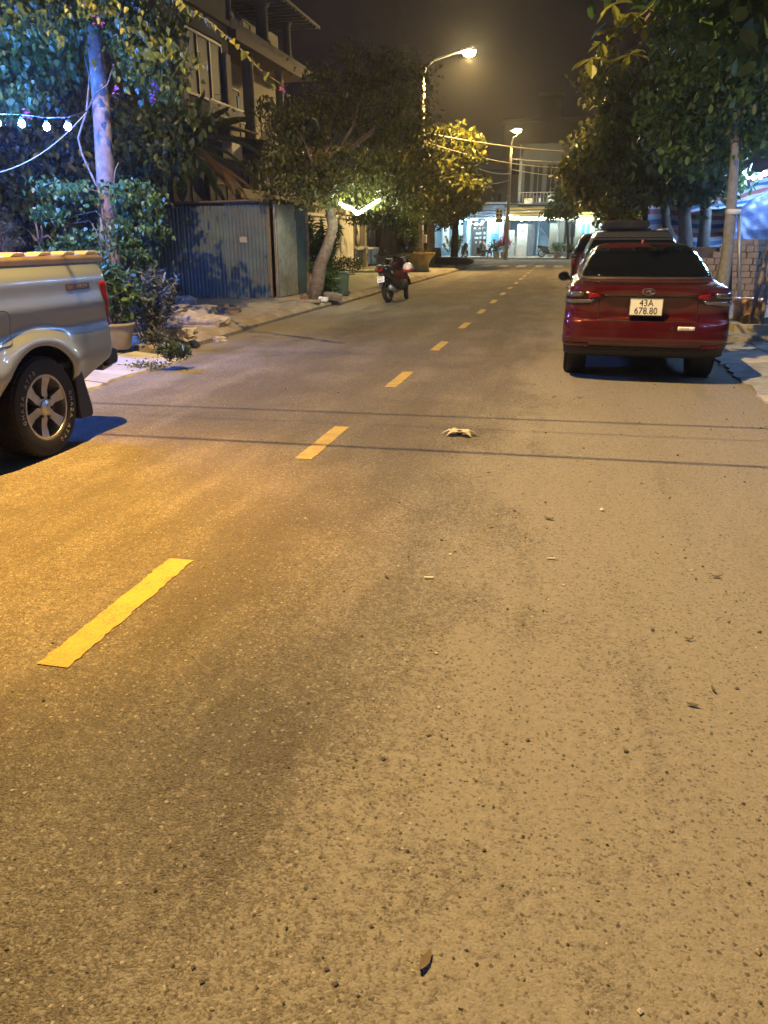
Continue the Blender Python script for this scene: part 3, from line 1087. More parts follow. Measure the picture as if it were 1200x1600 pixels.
def red_sedan():
    t = thing("sedan", "dark red metallic sedan seen from behind with white number plate 43A 678.80", "car", (0.846, 8.62, 0), R(-0.6))
    t.scale = (.978, 1, 1)
    zs = sorted(set([.255, .262, .27, .282, .295, .315, .34, .375, .41, .425, .44, .455, .47, .5, .53, .56, .6, .63, .655, .665, .675, .69, .705, .74, .78, .82, .85, .88, .905, .915, .925, .95, .975, .99, 1.005, 1.0125, 1.02, 1.026, 1.032, 1.038, 1.045, 1.052, 1.06, 1.08, 1.10, 1.13, 1.16, 1.2, 1.25, 1.3, 1.33, 1.36, 1.378, 1.395, 1.408, 1.42, 1.428, 1.434, 1.438]))
    me = SED.body(zs).mesh("body")
    wells = [(-.80, .86, .31), (.80, .86, .31), (-.80, 3.40, .31), (.80, 3.40, .31)]
    me = cut_wells(me, wells, .345, .20)
    link("body", me, M_red, t, 40)
    for x, y, z in wells:
        MB().lathe([(.348, math.copysign(.80, x)), (.348, math.copysign(.58, x)), (.05, math.copysign(.58, x))], (0, y, z), 28, 'X').build("wheel_liner", M_black, t, True)
    for x, y, z in wells:
        wheel(t, (math.copysign(.742, x), y, .31), .31, .19, .205, 1 if x > 0 else -1, 5, 30)
    # glass
    SED.patch(frange(.085, .915, 20), lin((0, 1.085), (1, 1.085)), lambda q: 1.375, .004, 8).build("rear_window", M_glass, t, True)
    # inner frame look: black band under the glass
    SED.patch(frange(.075, .925, 20), lambda q: 1.068, lambda q: 1.084, .005, 2).build("window_seal", M_black, t, True)
    for sg in (-1, 1):
        ts = [(-q if sg < 0 else 1 + q) for q in frange(.12, 1.78, 18)]
        zt = (lambda q, s_=sg: 1.09 + .27 * min(1, max(0, ((-q if s_ < 0 else q - 1) - .10) / .55)) - .20 * max(0, ((-q if s_ < 0 else q - 1) - 1.35) / .43))
        SED.patch(ts, lambda q: 1.068, zt, .004, 4).build("side_window", M_glass, t, True)
    SED.patch(frange(.1, .9, 16), lambda q: 1.08, lambda q: 1.37, .004, 6, True).build("windscreen", M_glass, t, True)
    # lamps
    for sg in (-1, 1):
        f = (lambda q, s_=sg: q if s_ < 0 else 1 - q)
        tl = [-.30, -.20, -.12, -.05, 0, .04] + [tx(q) for q in (.84, .82, .79, .75, .70, .65, .60, .55, .50, .46, .43)]
        ts = [f(q) for q in tl]
        T = tx
        zb = (lambda q, s_=sg: lin((-.3, .885), (0, .832), (T(.80), .822), (T(.60), .832), (T(.52), .858), (T(.43), .905))(q if s_ < 0 else 1 - q))
        zt = (lambda q, s_=sg: lin((-.3, .905), (-.1, .945), (0, .957), (T(.70), .962), (T(.55), .950), (T(.43), .917))(q if s_ < 0 else 1 - q))
        lamp = SED.patch(ts, zb, zt, .010, 5).build("tail_lamp", M_dark_lens, t, True)
        zm = (lambda q: zb(q) + .34 * (zt(q) - zb(q)))
        ts2 = [f(q) for q in [-.10, -.05, 0, .04] + [T(q) for q in (.84, .81, .77, .72, .66, .60, .56)]]
        SED.patch(ts2, lambda q: zb(q) + .006, zm, .014, 3).build("clear_band", M_clear_lens, lamp, True)
        ts3 = [f(T(q)) for q in (.62, .58, .54, .50)]
        SED.patch(ts3, lambda q: zm(q) + .008, lambda q: zt(q) - .008, .014, 3).build("red_segment", M_red_lens, lamp, True)
        ts3 = [f(T(q)) for q in (.84, .80, .76, .72, .68)]
        SED.patch(ts3, lambda q: zm(q) + .03, lambda q: zt(q) - .012, .014, 3).build("reverse_light", M_clear_lens, lamp, True)
        ts4 = [f(T(q)) for q in (.835, .80, .75, .70, .64, .58)]
        SED.patch(ts4, lambda q: .392, lambda q: .425, .012, 2).build("reflector", M_red_lens, t, True)
        # bumper side crease in black and the vertical slit
        SED.patch([f(q) for q in (-.02, 0, .015, .03)], lambda q: .46, lambda q: .66, .002, 4).build("bumper_slit", M_black_paint, t, True)
    # black lower bumper
    SED.patch(frange(.06, .94, 40), lambda q: .272, lin((0, .43), (.13, .435), (.22, .405), (.30, .37), (.70, .37), (.78, .405), (.87, .435), (1, .43)), .006, 6).build("diffuser", plain("diffuser_black", (.010, .010, .011), .55, vary=.3), t, True)
    SED.patch(frange(.05, .95, 40), lin((0, .437), (.14, .442), (.23, .412), (.31, .378), (.69, .378), (.77, .412), (.86, .442), (1, .437)), lin((0, .447), (.14, .452), (.23, .422), (.31, .388), (.69, .388), (.77, .422), (.86, .452), (1, .447)), .010, 1).build("diffuser_trim", M_black_paint, t, True)
    # trunk seam lines
    for sg in (-1, 1):
        f = (lambda q, s_=sg: q if s_ < 0 else 1 - q)
        SED.patch([f(tx(.505)), f(tx(.495))], lambda q: .70, lambda q: .905, .002, 6).build("boot_seam", M_ink, t)
    SED.patch(frange(tx(.50), 1 - tx(.50), 24), lambda q: .6635, lambda q: .6715, .002, 1).build("boot_seam", M_ink, t)
    SED.patch(frange(tx(.46), 1 - tx(.46), 24), lambda q: .918, lambda q: .930, .012, 2).build("boot_trim", M_black_paint, t, True)
    # plate
    m_ = MB(); m_.box((-.02, .030, .812), (.345, .040, .185)); m_.build("plate_holder", M_black, t, bevel=.003)
    m_ = MB(); m_.box((-.02, .005, .812), (.330, .008, .168)); pl = m_.build("number_plate", M_plate, t, bevel=.002)
    for txt, z, sz in (("43A", .850, .095), ("678.80", .772, .095)):
        me = text_mesh(txt, sz, .001, .92)
        me.transform(Matrix.Translation((-.02, -.0005, z)) @ Matrix.Rotation(R(90), 4, 'X'))
        link("lettering", me, M_ink, pl)
    m_ = MB()
    for d in ((.330, .006, .893), (.330, .006, .731)):
        m_.box((-.02, .001, d[2]), (.330, .003, .006))
    for x in (-.184, .144):
        m_.box((x, .001, .812), (.006, .003, .156))
    m_.build("plate_border", M_steel, pl)
    # emblem: slanted H in an oval ring
    m_ = MB()
    ring = [(.062 * math.cos(a), 0, .033 * math.sin(a)) for a in frange(0, 2 * math.pi, 28)]
    m_.tube(ring, .0055, 6, False)
    m_.tube([(-.030, 0, -.022), (-.012, 0, .024)], .006, 6)
    m_.tube([(.012, 0, -.024), (.030, 0, .022)], .006, 6)
    m_.tube([(-.020, 0, -.006), (.020, 0, .006)], .005, 6)
    o = m_.build("emblem", M_chrome, t, True)
    o.location = (-.01, -.002, .968)
    me = text_mesh("ACCENT", .042, .002, 1.3, 1.15)
    me.transform(Matrix.Translation((-.50, .062, .985)) @ Matrix.Rotation(R(-14), 4, 'Z') @ Matrix.Rotation(R(80), 4, 'X'))
    link("badge_lettering", me, M_chrome, t)
    # bumper sticker
    rt = lambda q: 1 - tx(q)
    st_ = SED.patch([rt(q) for q in frange(.32, .49, 6)], lambda q: .580, lambda q: .620, .003, 2).build("bumper_sticker", M_white, t, True)
    for k in range(7):
        SED.patch([rt(.335 + k * .014), rt(.344 + k * .014)], lambda q: .597, lambda q: .606, .0045, 1).build("sticker_print", M_ink, st_)
    m_ = MB(); m_.box((.27, SED.pt(1 - tx(.27), .597).y - .002, .597), (.03, .006, .03), R(5)); m_.build("parking_sensor", M_black, t)
    # roof fin, mirrors, handles, boot lip spoiler
    m_ = MB(); m_.prism([(1.55, 1.425), (1.72, 1.43), (1.60, 1.475), (1.57, 1.472)], -.014, .014, 'X'); m_.build("roof_fin", M_red, t, True, bevel=.004)
    for sg in (-1, 1):
        m_ = MB(); m_.sphere((sg * .935, 3.02, .985), (.085, .06, .065), 14, 9); mi = m_.build("mirror", M_black_paint, t, True)
        m_ = MB(); m_.tube([(sg * .80, 3.06, .95), (sg * .88, 3.03, .955)], .02, 6); m_.build("mirror_arm", M_black, mi)
        m_ = MB(); m_.sphere((sg * .935, 2.972, .985), (.068, .014, .05), 12, 7); m_.build("mirror_glass", M_glass, mi, True)
        for y in (1.55, 2.55):
            m_ = MB(); m_.box((sg * .868, y, .90), (.03, .19, .028)); m_.build("door_handle", M_chrome, t, bevel=.008)
    return t
red_sedan()

# ---- taller cars parked ahead of the sedan -------------------------------------------
SUV = CarShape([
    (0.24, .78, .25, 4.25, .25, .4, 3.2), (0.32, .86, .06, 4.42, .3, .5, 3.2), (0.50, .895, .0, 4.48, .34, .55, 3.2),
    (0.70, .90, .02, 4.45, .34, .6, 3.2), (0.86, .898, .06, 4.30, .32, .7, 3.2), (0.98, .89, .08, 3.9, .30, .7, 3.2),
    (1.06, .875, .09, 3.55, .28, .6, 3.2), (1.10, .86, .10, 3.40, .28, .5, 3.2), (1.30, .79, .20, 3.12, .28, .45, 3.2),
    (1.48, .715, .34, 2.86, .28, .4, 3.2), (1.56, .67, .46, 2.72, .28, .35, 3.0), (1.60, .60, .60, 2.6, .25, .3, 2.8), (1.62, .48, .8, 2.4, .2, .2, 2.6)])

def suv(label, loc, paintm, rz=0.0, scale=1.0):
    t = thing("parked_car", label, "car", loc, rz, "cars parked along the right kerb")
    zs = [.24, .28, .32, .41, .5, .6, .7, .78, .86, .92, .98, 1.02, 1.06, 1.08, 1.1, 1.2, 1.3, 1.39, 1.48, 1.52, 1.56, 1.58, 1.6, 1.61, 1.62]
    wells = [(-.85, .86, .35), (.85, .86, .35), (-.85, 3.5, .35), (.85, 3.5, .35)]
    link("body", cut_wells(SUV.body(zs).mesh("body"), wells, .41, .22), paintm, t, 40)
    for x, y, z in wells:
        wheel(t, (math.copysign(.79, x), y, .35), .35, .21, .22, 1 if x > 0 else -1, 5, 30)
    SUV.patch(frange(.1, .9, 16), lambda q: 1.12, lambda q: 1.5, .005, 6).build("rear_window", M_glass, t, True)
    for sg in (-1, 1):
        ts = [(-q if sg < 0 else 1 + q) for q in frange(.05, 2.2, 16)]
        SUV.patch(ts, lambda q: 1.11, lambda q, s_=sg: 1.50 - .3 * max(0, ((-q if s_ < 0 else q - 1) - 1.8) / .4), .005, 4).build("side_window", M_glass, t, True)
        f = (lambda q, s_=sg: q if s_ < 0 else 1 - q)
        SUV.patch([f(q) for q in (-.12, -.05, 0, .04, .08, .12, .17)], lambda q: .80, lambda q: 1.07, .01, 5).build("tail_lamp", M_red_lens, t, True)
        m_ = MB(); m_.sphere((sg * .98, 3.3, 1.12), (.09, .05, .06), 12, 8); m_.build("mirror", M_black_paint, t, True)
        m_ = MB(); m_.tube([(sg * .60, .75, 1.645), (sg * .60, 2.5, 1.645)], .018, 6); m_.build("roof_rail", M_steel, t, True)
        m_ = MB(); m_.box((sg * .905, 2.0, .95), (.03, .2, .03)); m_.build("door_handle", M_chrome, t, bevel=.008)
    SUV.patch(frange(.1, .9, 14), lambda q: 1.13, lambda q: 1.5, .005, 6, True).build("windscreen", M_glass, t, True)
    SUV.patch(frange(.06, .94, 20), lambda q: .27, lambda q: .42, .006, 3).build("lower_bumper", M_black, t, True)
    m_ = MB(); m_.box((0, .02, .80), (.45, .012, .12)); m_.build("number_plate", M_plate, t)
    return t
s2 = suv("silver grey people carrier with a black roof box, parked ahead of the red sedan", (1.13, 15.0, 0), M_greypaint)
s3 = suv("dark red tall car parked farthest ahead in the right-hand row", (1.0, 22.6, 0), M_red)
m_ = MB()
m_.prism([(-.36, 1.66), (.36, 1.66), (.42, 1.70), (.42, 1.76), (.38, 1.80), (-.38, 1.80), (-.42, 1.76), (-.42, 1.70)], 0, 1.5, 'Y')
rb = tag(m_.build("roof_box", M_black_paint, None, bevel=.02), "black roof box strapped on top of the silver grey people carrier", "roof box")
rb.location = (1.0, 15.75, 0)
m_ = MB(); m_.b2(-.46, .46, .2, .24, 1.63, 1.66); m_.b2(-.46, .46, 1.2, 1.24, 1.63, 1.66); m_.build("crossbar", M_black, rb)

# ---- pickup ---------------------------------------------------------------------------
def pickup():
    t = thing("pickup_truck", "silver grey pickup truck with alloy wheels, its tail at the left edge", "pickup truck", (-4.44, 4.72, 0))
    HW = .915
    arch_r, arch_z = .455, .34
    def side_x(y, z):
        x = HW
        d = math.hypot(y, z - arch_z)
        x += .038 * math.exp(-((d - arch_r - .02) / .085) ** 2)              # flare round the arch
        x += .012 * math.exp(-((z - 1.02) / .07) ** 2)                        # shoulder
        x -= .05 * sm(1.17, 1.33, z) ** 1.5                                    # tuck under the rail
        x -= .10 * sm(.66, .40, z)
        x -= .010 * math.exp(-((z - .88) / .05) ** 2)
        if y > .8:
            x -= .13 * sm(.84, 1.08, y) ** 2                                     # rear corner
        return x
    y0, y1, z0, z1 = -1.56, 1.05, .40, 1.325
    ny, nz = 100, 46
    for sg in (1, -1):
        m_ = MB()
        vs = []
        for i in range(ny + 1):
            for j in range(nz + 1):
                y = y0 + (y1 - y0) * i / ny
                bz = z0 + .20 * sm(.45, 1.02, y)
                z = bz + (z1 - bz) * j / nz
                d = math.hypot(y, z - arch_z)
                inside = d < arch_r
                if inside:
                    k = arch_r / max(d, 1e-3)
                    y, z = y * k, arch_z + (z - arch_z) * k
                vs.append((sg * side_x(y, z), y, z, inside))
        fs = []
        for i in range(ny):
            for j in range(nz):
                q = [i * (nz + 1) + j, (i + 1) * (nz + 1) + j, (i + 1) * (nz + 1) + j + 1, i * (nz + 1) + j + 1]
                if all(vs[k][3] for k in q):
                    continue
                fs.append(tuple(q if sg > 0 else reversed(q)))
        m_.add([v[:3] for v in vs], fs)
        o = m_.build("bed_side", M_silver, t, True)
        sd_ = o.modifiers.new("thick", 'SOLIDIFY'); sd_.thickness = .02; sd_.offset = -1
        # arch lip, dark wheel housing, mud flap
        m_ = MB()
        arc = [(sg * (side_x(arch_r * math.cos(a), arch_z + arch_r * math.sin(a)) - .012), arch_r * math.cos(a), arch_z + arch_r * math.sin(a)) for a in frange(.13, math.pi - .13, 26)]
        m_.tube(arc, .014, 6)
        m_.build("arch_lip", M_silver, t, True)
        m_ = MB()
        for a0, a1 in zip(frange(-.1, math.pi + .1, 20)[:-1], frange(-.1, math.pi + .1, 20)[1:]):
            r_ = arch_r + .012
            m_.add([(sg * .86, r_ * math.cos(a0), arch_z + r_ * math.sin(a0)), (sg * .86, r_ * math.cos(a1), arch_z + r_ * math.sin(a1)), (sg * .50, r_ * math.cos(a1), arch_z + r_ * math.sin(a1)), (sg * .50, r_ * math.cos(a0), arch_z + r_ * math.sin(a0))], [(0, 1, 2, 3)])
        m_.add([(sg * .50, r_ * math.cos(a), arch_z + r_ * math.sin(a)) for a in frange(-.1, math.pi + .1, 20)], [tuple(range(21))])
        m_.build("wheel_housing", M_black, t)
        m_ = MB(); m_.prism([(.42, .56), (.50, .60), (.60, .24), (.60, .19), (.585, .17), (.46, .17), (.43, .19)], sg * .60, sg * .885, 'X'); m_.build("mud_flap", M_black, t, bevel=.01)
        wheel(t, (sg * .80, 0, .355), .355, .26, .226, sg, 6, 40, letters=(("GHAZA AT70", R(-28)), ("GHAZA AT70", R(152))) if sg > 0 else None)
        # tail lamp on the corner
        def lamp(za, zb, ya, yb, off, mat, nm, par):
            q = MB(); P = []
            for i in range(11):
                for j in range(13):
                    z = za(i / 10) + (zb(i / 10) - za(i / 10)) * j / 12
                    y = ya(z) + (yb(z) - ya(z)) * i / 10
                    P.append((sg * (side_x(y, z) + off), y + off * .4, z))
            q.add(P, [tuple((a * 13 + b_, (a + 1) * 13 + b_, (a + 1) * 13 + b_ + 1, a * 13 + b_ + 1)[::sg]) for a in range(10) for b_ in range(12)])
            ob = q.build(nm, mat, par, True)
            md = ob.modifiers.new("thick", 'SOLIDIFY'); md.thickness = .02; md.offset = -1
            return ob
        inner = lambda z: .835 + .09 * sm(1.14, .80, z) + .05 * sm(.95, .80, z)
        lp = lamp(lambda q: .83 - .05 * q, lambda q: 1.17, inner, lambda z: 1.055, .010, M_red_lens, "tail_lamp", t)
        lamp(lambda q: .86, lambda q: 1.15, lambda z: .945 + .04 * sm(1.12, .85, z), lambda z: 1.052, .015, M_clear_lens, "clear_segment", lp)
        # rails on top of the bed and tan bars standing in for notches of light and shade
        m_ = MB(); m_.prism([(sg * .70, 1.305), (sg * .875, 1.305), (sg * .872, 1.345), (sg * .85, 1.365), (sg * .70, 1.365)], -1.56, .99, 'Y'); m_.build("bed_rail", plain("rail_brown", (0.10, 0.075, 0.055), .45, vary=.3), t, bevel=.006)
        for k in range(6):
            yy = .80 - k * .285
            m_ = MB(); m_.prism([(yy, 1.367), (yy + .17, 1.367), (yy + .15, 1.392), (yy + .05, 1.392)], sg * .73, sg * .845, 'X'); m_.build("lit_notch_bar", plain("rail_notch_lit", (0.40, 0.30, 0.18), .5, vary=.2), t, bevel=.004)
    # fuel flap, decal
    for k, (a, b_) in enumerate(((-.36, .93),)):
        P = []
        for i in range(9):
            for j in range(9):
                u, v_ = (i - 4) / 4, (j - 4) / 4
                n_ = max(1e-6, (abs(u) ** 5 + abs(v_) ** 5) ** .2)
                mx = max(abs(u), abs(v_), 1e-6)
                u, v_ = u * mx / n_, v_ * mx / n_
                P.append((side_x(a + .105 * u, b_ + .11 * v_) + .004, a + .105 * u, b_ + .11 * v_))
        q = MB(); q.add(P, [(i * 9 + j, (i + 1) * 9 + j, (i + 1) * 9 + j + 1, i * 9 + j + 1) for i in range(8) for j in range(8)])
        q.build("fuel_flap", M_silver, t, True)
        rim = []
        for s_ in range(41):
            an = 2 * math.pi * s_ / 40
            u, v_ = math.cos(an), math.sin(an)
            n_ = (abs(u) ** 5 + abs(v_) ** 5) ** .2
            rim.append((side_x(a + .108 * u / n_, b_ + .113 * v_ / n_) + .001, a + .108 * u / n_, b_ + .113 * v_ / n_))
        q = MB(); q.tube(rim, .004, 5, False); q.build("flap_gap", M_black, t)
    q = MB(); q.add([(side_x(y, z) + .003, y, z) for y in frange(.40, .70, 6) for z in (1.125, 1.170)], [(2 * i, 2 * i + 2, 2 * i + 3, 2 * i + 1) for i in range(6)])
    dc = q.build("side_decal", plain("decal_dark", (0.05, 0.045, 0.05), .5), t)
    q = MB(); q.add([(side_x(y, z) + .0045, y, z) for y in frange(.42, .49, 3) for z in (1.132, 1.163)], [(2 * i, 2 * i + 2, 2 * i + 3, 2 * i + 1) for i in range(3)])
    q.build("decal_stripe", plain("decal_red", (0.16, 0.07, 0.07), .5), dc)
    me = text_mesh("4X4 OFF", .040, .0005)
    me.transform(Matrix.Translation((side_x(.6, 1.147) + .006, .595, 1.147)) @ Matrix.Rotation(R(90), 4, 'Z') @ Matrix.Rotation(R(90), 4, 'X'))
    link("decal_lettering", me, plain("decal_grey", (0.30, 0.30, 0.32), .5), dc)
    # bed floor, front wall, tailgate, cover, bumper, chassis
    m_ = MB(); m_.b2(-.88, .88, -1.55, .95, .58, .62); m_.b2(-.88, .88, -1.56, -1.50, .6, 1.32); m_.build("bed", M_black, t)
    m_ = MB(); m_.prism([(.95, .64), (1.045, .64), (1.07, .9), (1.065, 1.10), (1.035, 1.31), (.98, 1.33), (.95, 1.32)], -.755, .755, 'X'); tg = m_.build("tailgate", M_silver, t, 30, bevel=.012)
    m_ = MB(); m_.box((0, 1.072, 1.08), (.26, .02, .09)); m_.build("tailgate_handle", M_black, tg, bevel=.008)
    m_ = MB(); m_.b2(-.72, .72, -1.5, .98, 1.335, 1.375); m_.build("bed_cover", M_black, t, bevel=.012)
    m_ = MB(); m_.prism([(.94, .46), (1.09, .48), (1.12, .54), (1.11, .64), (.96, .65)], -.80, .80, 'X'); m_.build("rear_bumper", plain("bumper_grey", (.30, .31, .33), .35, .5, vary=.15), t, 40, bevel=.015)
    for sg in (-1, 1):
        m_ = MB(); m_.prism([(.92, .50), (1.07, .51), (1.09, .55), (1.08, .63), (.92, .64)], sg * .80, sg * .86, 'X'); m_.build("bumper_corner", M_black, t, bevel=.02)
        m_ = MB(); m_.b2(sg * .38, sg * .46, -4.1, .85, .42, .56); m_.build("chassis_rail", M_black, t)
    m_ = MB(); m_.tube([(-.7, 0, .355), (.7, 0, .355)], .05, 10); m_.sphere((0, 0, .355), .15, 12, 8); m_.build("rear_axle", M_black, t, True)
    # cab and bonnet
    prof = [(-1.60, .48), (-4.28, .42), (-4.42, .55), (-4.42, .92), (-4.30, 1.04), (-3.35, 1.13), (-1.60, 1.10)]
    m_ = MB(); m_.prism(prof, -.905, .905, 'X')
    me = m_.mesh("cab_body")
    me = cut_wells(me, [(-.85, -3.22, .36), (.85, -3.22, .36)], .45, .22)
    link("cab_body", me, M_silver, t, 30, bevel=.03)
    m_ = MB()
    low = [(-3.35, 1.13, .84), (-1.60, 1.10, .84)]
    P = [(-.85, -3.35, 1.12), (.85, -3.35, 1.12), (.85, -1.60, 1.09), (-.85, -1.60, 1.09), (-.66, -2.72, 1.78), (.66, -2.72, 1.78), (.68, -1.72, 1.80), (-.68, -1.72, 1.80)]
    m_.add(P, [(0, 1, 5, 4), (1, 2, 6, 5), (2, 3, 7, 6), (3, 0, 4, 7), (4, 5, 6, 7)])
    m_.build("cab_roof", M_silver, t, bevel=.05)
    def panel(nm, quad, off):
        a, b_, c_, d_ = [Vector(q) for q in quad]
        n_ = (b_ - a).cross(d_ - a).normalized() * off
        cen = (a + b_ + c_ + d_) / 4
        vs = [tuple(p + (cen - p) * .10 + n_) for p in (a, b_, c_, d_)]
        q = MB(); q.add(vs, [(0, 1, 2, 3)]); q.build(nm, M_glass, t)
    panel("windscreen", (P[0], P[1], P[5], P[4]), .008)
    panel("rear_window", (P[2], P[3], P[7], P[6]), .008)
    for s_, (a, b_, c_, d_) in ((1, (P[1], P[2], P[6], P[5])), (-1, (P[3], P[0], P[4], P[7]))):
        a, b_, c_, d_ = [Vector(q) for q in (a, b_, c_, d_)]
        m1, m2 = a.lerp(b_, .52), d_.lerp(c_, .48)
        panel("side_window", (a, m1, m2, d_), .008)
        panel("side_window", (m1, b_, c_, m2), .008)
        q = MB(); q.sphere((s_ * 1.02, -3.0, 1.16), (.10, .07, .10), 12, 8); q.build("mirror", M_silver, t, True)
        q = MB(); q.box((s_ * .72, -4.41, .84), (.34, .05, .15)); q.build("headlight", M_clear_lens, t, bevel=.02)
        for yy in (-1.9, -2.75):
            q = MB(); q.box((s_ * .915, yy, .98), (.03, .18, .03)); q.build("door_handle", M_chrome, t, bevel=.008)
        wheel(t, (s_ * .80, -3.22, .355), .355, .26, .226, s_, 6, 40)
    q = MB(); q.box((0, -4.44, .80), (.95, .04, .22)); q.build("grille", M_black, t, bevel=.02)
    q = MB(); q.prism([(-4.30, .40), (-4.52, .44), (-4.54, .62), (-4.40, .66)], -.88, .88, 'X'); q.build("front_bumper", M_silver, t, bevel=.03)
    return t
pickup()
# ================================================================== left side of the street
L_vine = leafmat("leaf_vine", (0.045, 0.075, 0.018), (0.10, 0.13, 0.025), .35)
L_green = leafmat("leaf_green", (0.035, 0.080, 0.022), (0.085, 0.15, 0.04), .38)
L_dark = leafmat("leaf_dark", (0.022, 0.044, 0.016), (0.075, 0.105, 0.032), .35)
L_olive = leafmat("leaf_olive", (0.045, 0.062, 0.016), (0.14, 0.145, 0.034), .42)
L_lamplit = leafmat("leaf_lamplit_yellow", (0.085, 0.105, 0.018), (0.20, 0.20, 0.03), .42)  # lamplight put into the leaf colour, yellower and lighter than the other greens
L_grey = leafmat("leaf_grey_green", (0.05, 0.065, 0.05), (0.11, 0.13, 0.10), .3)
L_banana = leafmat("leaf_banana", (0.03, 0.055, 0.02), (0.06, 0.085, 0.03), .3)
L_dry = leafmat("leaf_dry", (0.13, 0.09, 0.045), (0.24, 0.17, 0.09), .3)
L_pink = leafmat("bract_pink", (0.30, 0.06, 0.14), (0.42, 0.10, 0.22), .4)
L_purple = leafmat("bract_purple", (0.20, 0.06, 0.30), (0.30, 0.10, 0.42), .4)
E_blue = emit("bulb_cold_blue", (0.055, 0.21, 1.0), 3000)
M_cloth_w = plain("white_cloth", (0.70, 0.70, 0.68), .8, vary=.1, vscale=2)

def leaf_mesh(shape, mat, seed=0):
    base, faces = LEAF[shape]
    me = bpy.data.meshes.new("leaf")
    me.from_pydata(base, [], faces)
    me.materials.append(mat)
    return me

def spray(parent, pts, n, size, me, sd, droop=1.0, spread=.05, name="leaf"):
    """single leaves hung along a stem; each is an object of its own"""
    r = random.Random(sd)
    pts = [Vector(p) for p in pts]
    for k in range(n):
        t = (k + r.random() * .8) / n * (len(pts) - 1)
        i = min(int(t), len(pts) - 2)
        p = pts[i].lerp(pts[i + 1], t - i) + Vector((r.uniform(-spread, spread), r.uniform(-spread, spread), r.uniform(-spread, spread * .3)))
        s = size * r.uniform(.7, 1.25)
        a = r.uniform(0, 6.28)
        inst(name, me, p, (R(-90) * droop * r.uniform(.5, 1.0), r.uniform(-.5, .5), a), (s, s, s), parent)

# ---- vine-hung tree by the pickup -----------------------------------------------------------
B = Vector((-6.5, 10.5, 0.1))
t = thing("vine_tree", "straight mottled trunk hung with flowering vine, beside the pickup's tail", "tree", B)
tr = [at(178, 470, 10.5), at(170, 380, 10.5), at(165, 280, 10.5), at(158, 170, 10.5), at(150, 80, 10.5), at(140, -20, 10.5), at(150, -140, 10.5)]
tr = [Vector((tr[0].x, 10.5, 0.05))] + tr
MB().tube([p - B for p in tr], [.15, .145, .135, .125, .115, .10, .085, .06], 12).build("trunk", plain("bark_mottled", (0.15, 0.11, 0.085), .9, vary=.55, vscale=7, dirt=(0.30, 0.27, 0.23), bstr=1.0, bscale=26), t, True)
stems = [
    ([(176, 440), (163, 350), (155, 300), (128, 240), (122, 215), (135, 175), (140, 120), (128, 70)], .018),
    ([(135, 175), (150, 145), (168, 132), (178, 100)], .012),
    ([(165, 345), (150, 330), (125, 335), (100, 345)], .009),
    ([(155, 300), (120, 290), (80, 285), (50, 300)], .008),
    ([(170, 330), (195, 300), (225, 300), (245, 330)], .009),
    ([(160, 400), (150, 360), (140, 345), (110, 350)], .010),
    ([(178, 290), (180, 265), (185, 255)], .008),
    ([(168, 420), (160, 380), (158, 340)], .03),
]
for k, (pp, r0) in enumerate(stems):
    pts = [at(px, py, 10.28 + .05 * math.sin(k * 2 + i)) - B for i, (px, py) in enumerate(pp)]
    MB().tube(pts, [r0 * (1.0 - .4 * i / len(pts)) for i in range(len(pts))], 6).build("vine_stem", M_bark, t, True)
rng = np.random.default_rng(5)
up = [blob(50, 20, 10.0, 80, 1500, B, .7), blob(140, 5, 10.1, 75, 1500, B, .6), blob(215, 40, 10.6, 60, 1200, B, .8), blob(10, 95, 10.2, 70, 1200, B, .9), blob(90, 80, 10.8, 55, 700, B, .8),
      blob(240, 105, 10.4, 45, 900, B, .9), blob(20, 150, 10.6, 45, 500, B, .9), blob(100, -90, 10, 130, 2600, B, .6), blob(240, -60, 10.4, 80, 1400, B, .7)]
leaf_cloud("crown", blob_points(up, rng, .13, 26), .085, L_vine, t, 'heart', .5, rng)
low = [blob(215, 320, 10.3, 38, 520, B, .8), blob(195, 300, 10.2, 22, 260, B, .8), blob(230, 350, 10.2, 25, 210, B, 1.0), blob(125, 300, 10.1, 28, 240, B, .7), blob(80, 295, 10.1, 26, 180, B, .5), blob(75, 335, 10.0, 24, 240, B, .7),
       blob(95, 385, 10.1, 26, 240, B, .7), blob(135, 385, 10.0, 22, 200, B, 1.2), blob(185, 370, 10.1, 24, 260, B, 1.2), blob(215, 390, 10.2, 20, 190, B, 1.3), blob(225, 420, 10.3, 14, 120, B, 1.3)]
leaf_cloud("vine_leaves", blob_points(low, rng, .075, 18), .068, L_green, t, 'heart', .4, rng)
me_y = leaf_mesh('heart', L_lamplit)
me_v = leaf_mesh('heart', L_vine)
spray(t, [at(268, -10, 9.0) - B, at(290, 12, 9.0) - B, at(325, 32, 9.0) - B, at(352, 55, 9.0) - B, at(382, 82, 9.0) - B, at(405, 108, 9.0) - B, at(430, 132, 9.0) - B], 34, .095, me_y, 1, .9, .03)
MB().tube([at(268, -10, 9.0) - B, at(290, 12, 9.0) - B, at(325, 32, 9.0) - B, at(352, 55, 9.0) - B, at(382, 82, 9.0) - B, at(405, 108, 9.0) - B, at(445, 136, 9.0) - B], .005, 5).build("vine_stem", M_bark, t, True)
spray(t, [at(115, -5, 9.2) - B, at(145, 12, 9.2) - B, at(170, 15, 9.2) - B, at(195, 12, 9.2) - B], 26, .09, me_y, 2, .9, .06)
spray(t, [at(185, 40, 9.6) - B, at(225, 60, 9.6) - B, at(255, 75, 9.6) - B, at(290, 98, 9.6) - B, at(325, 104, 9.6) - B], 36, .08, me_y, 3, .9, .06)
spray(t, [at(0, 20, 9.6) - B, at(60, 40, 9.6) - B, at(110, 60, 9.6) - B], 26, .08, me_v, 4, .9, .1)
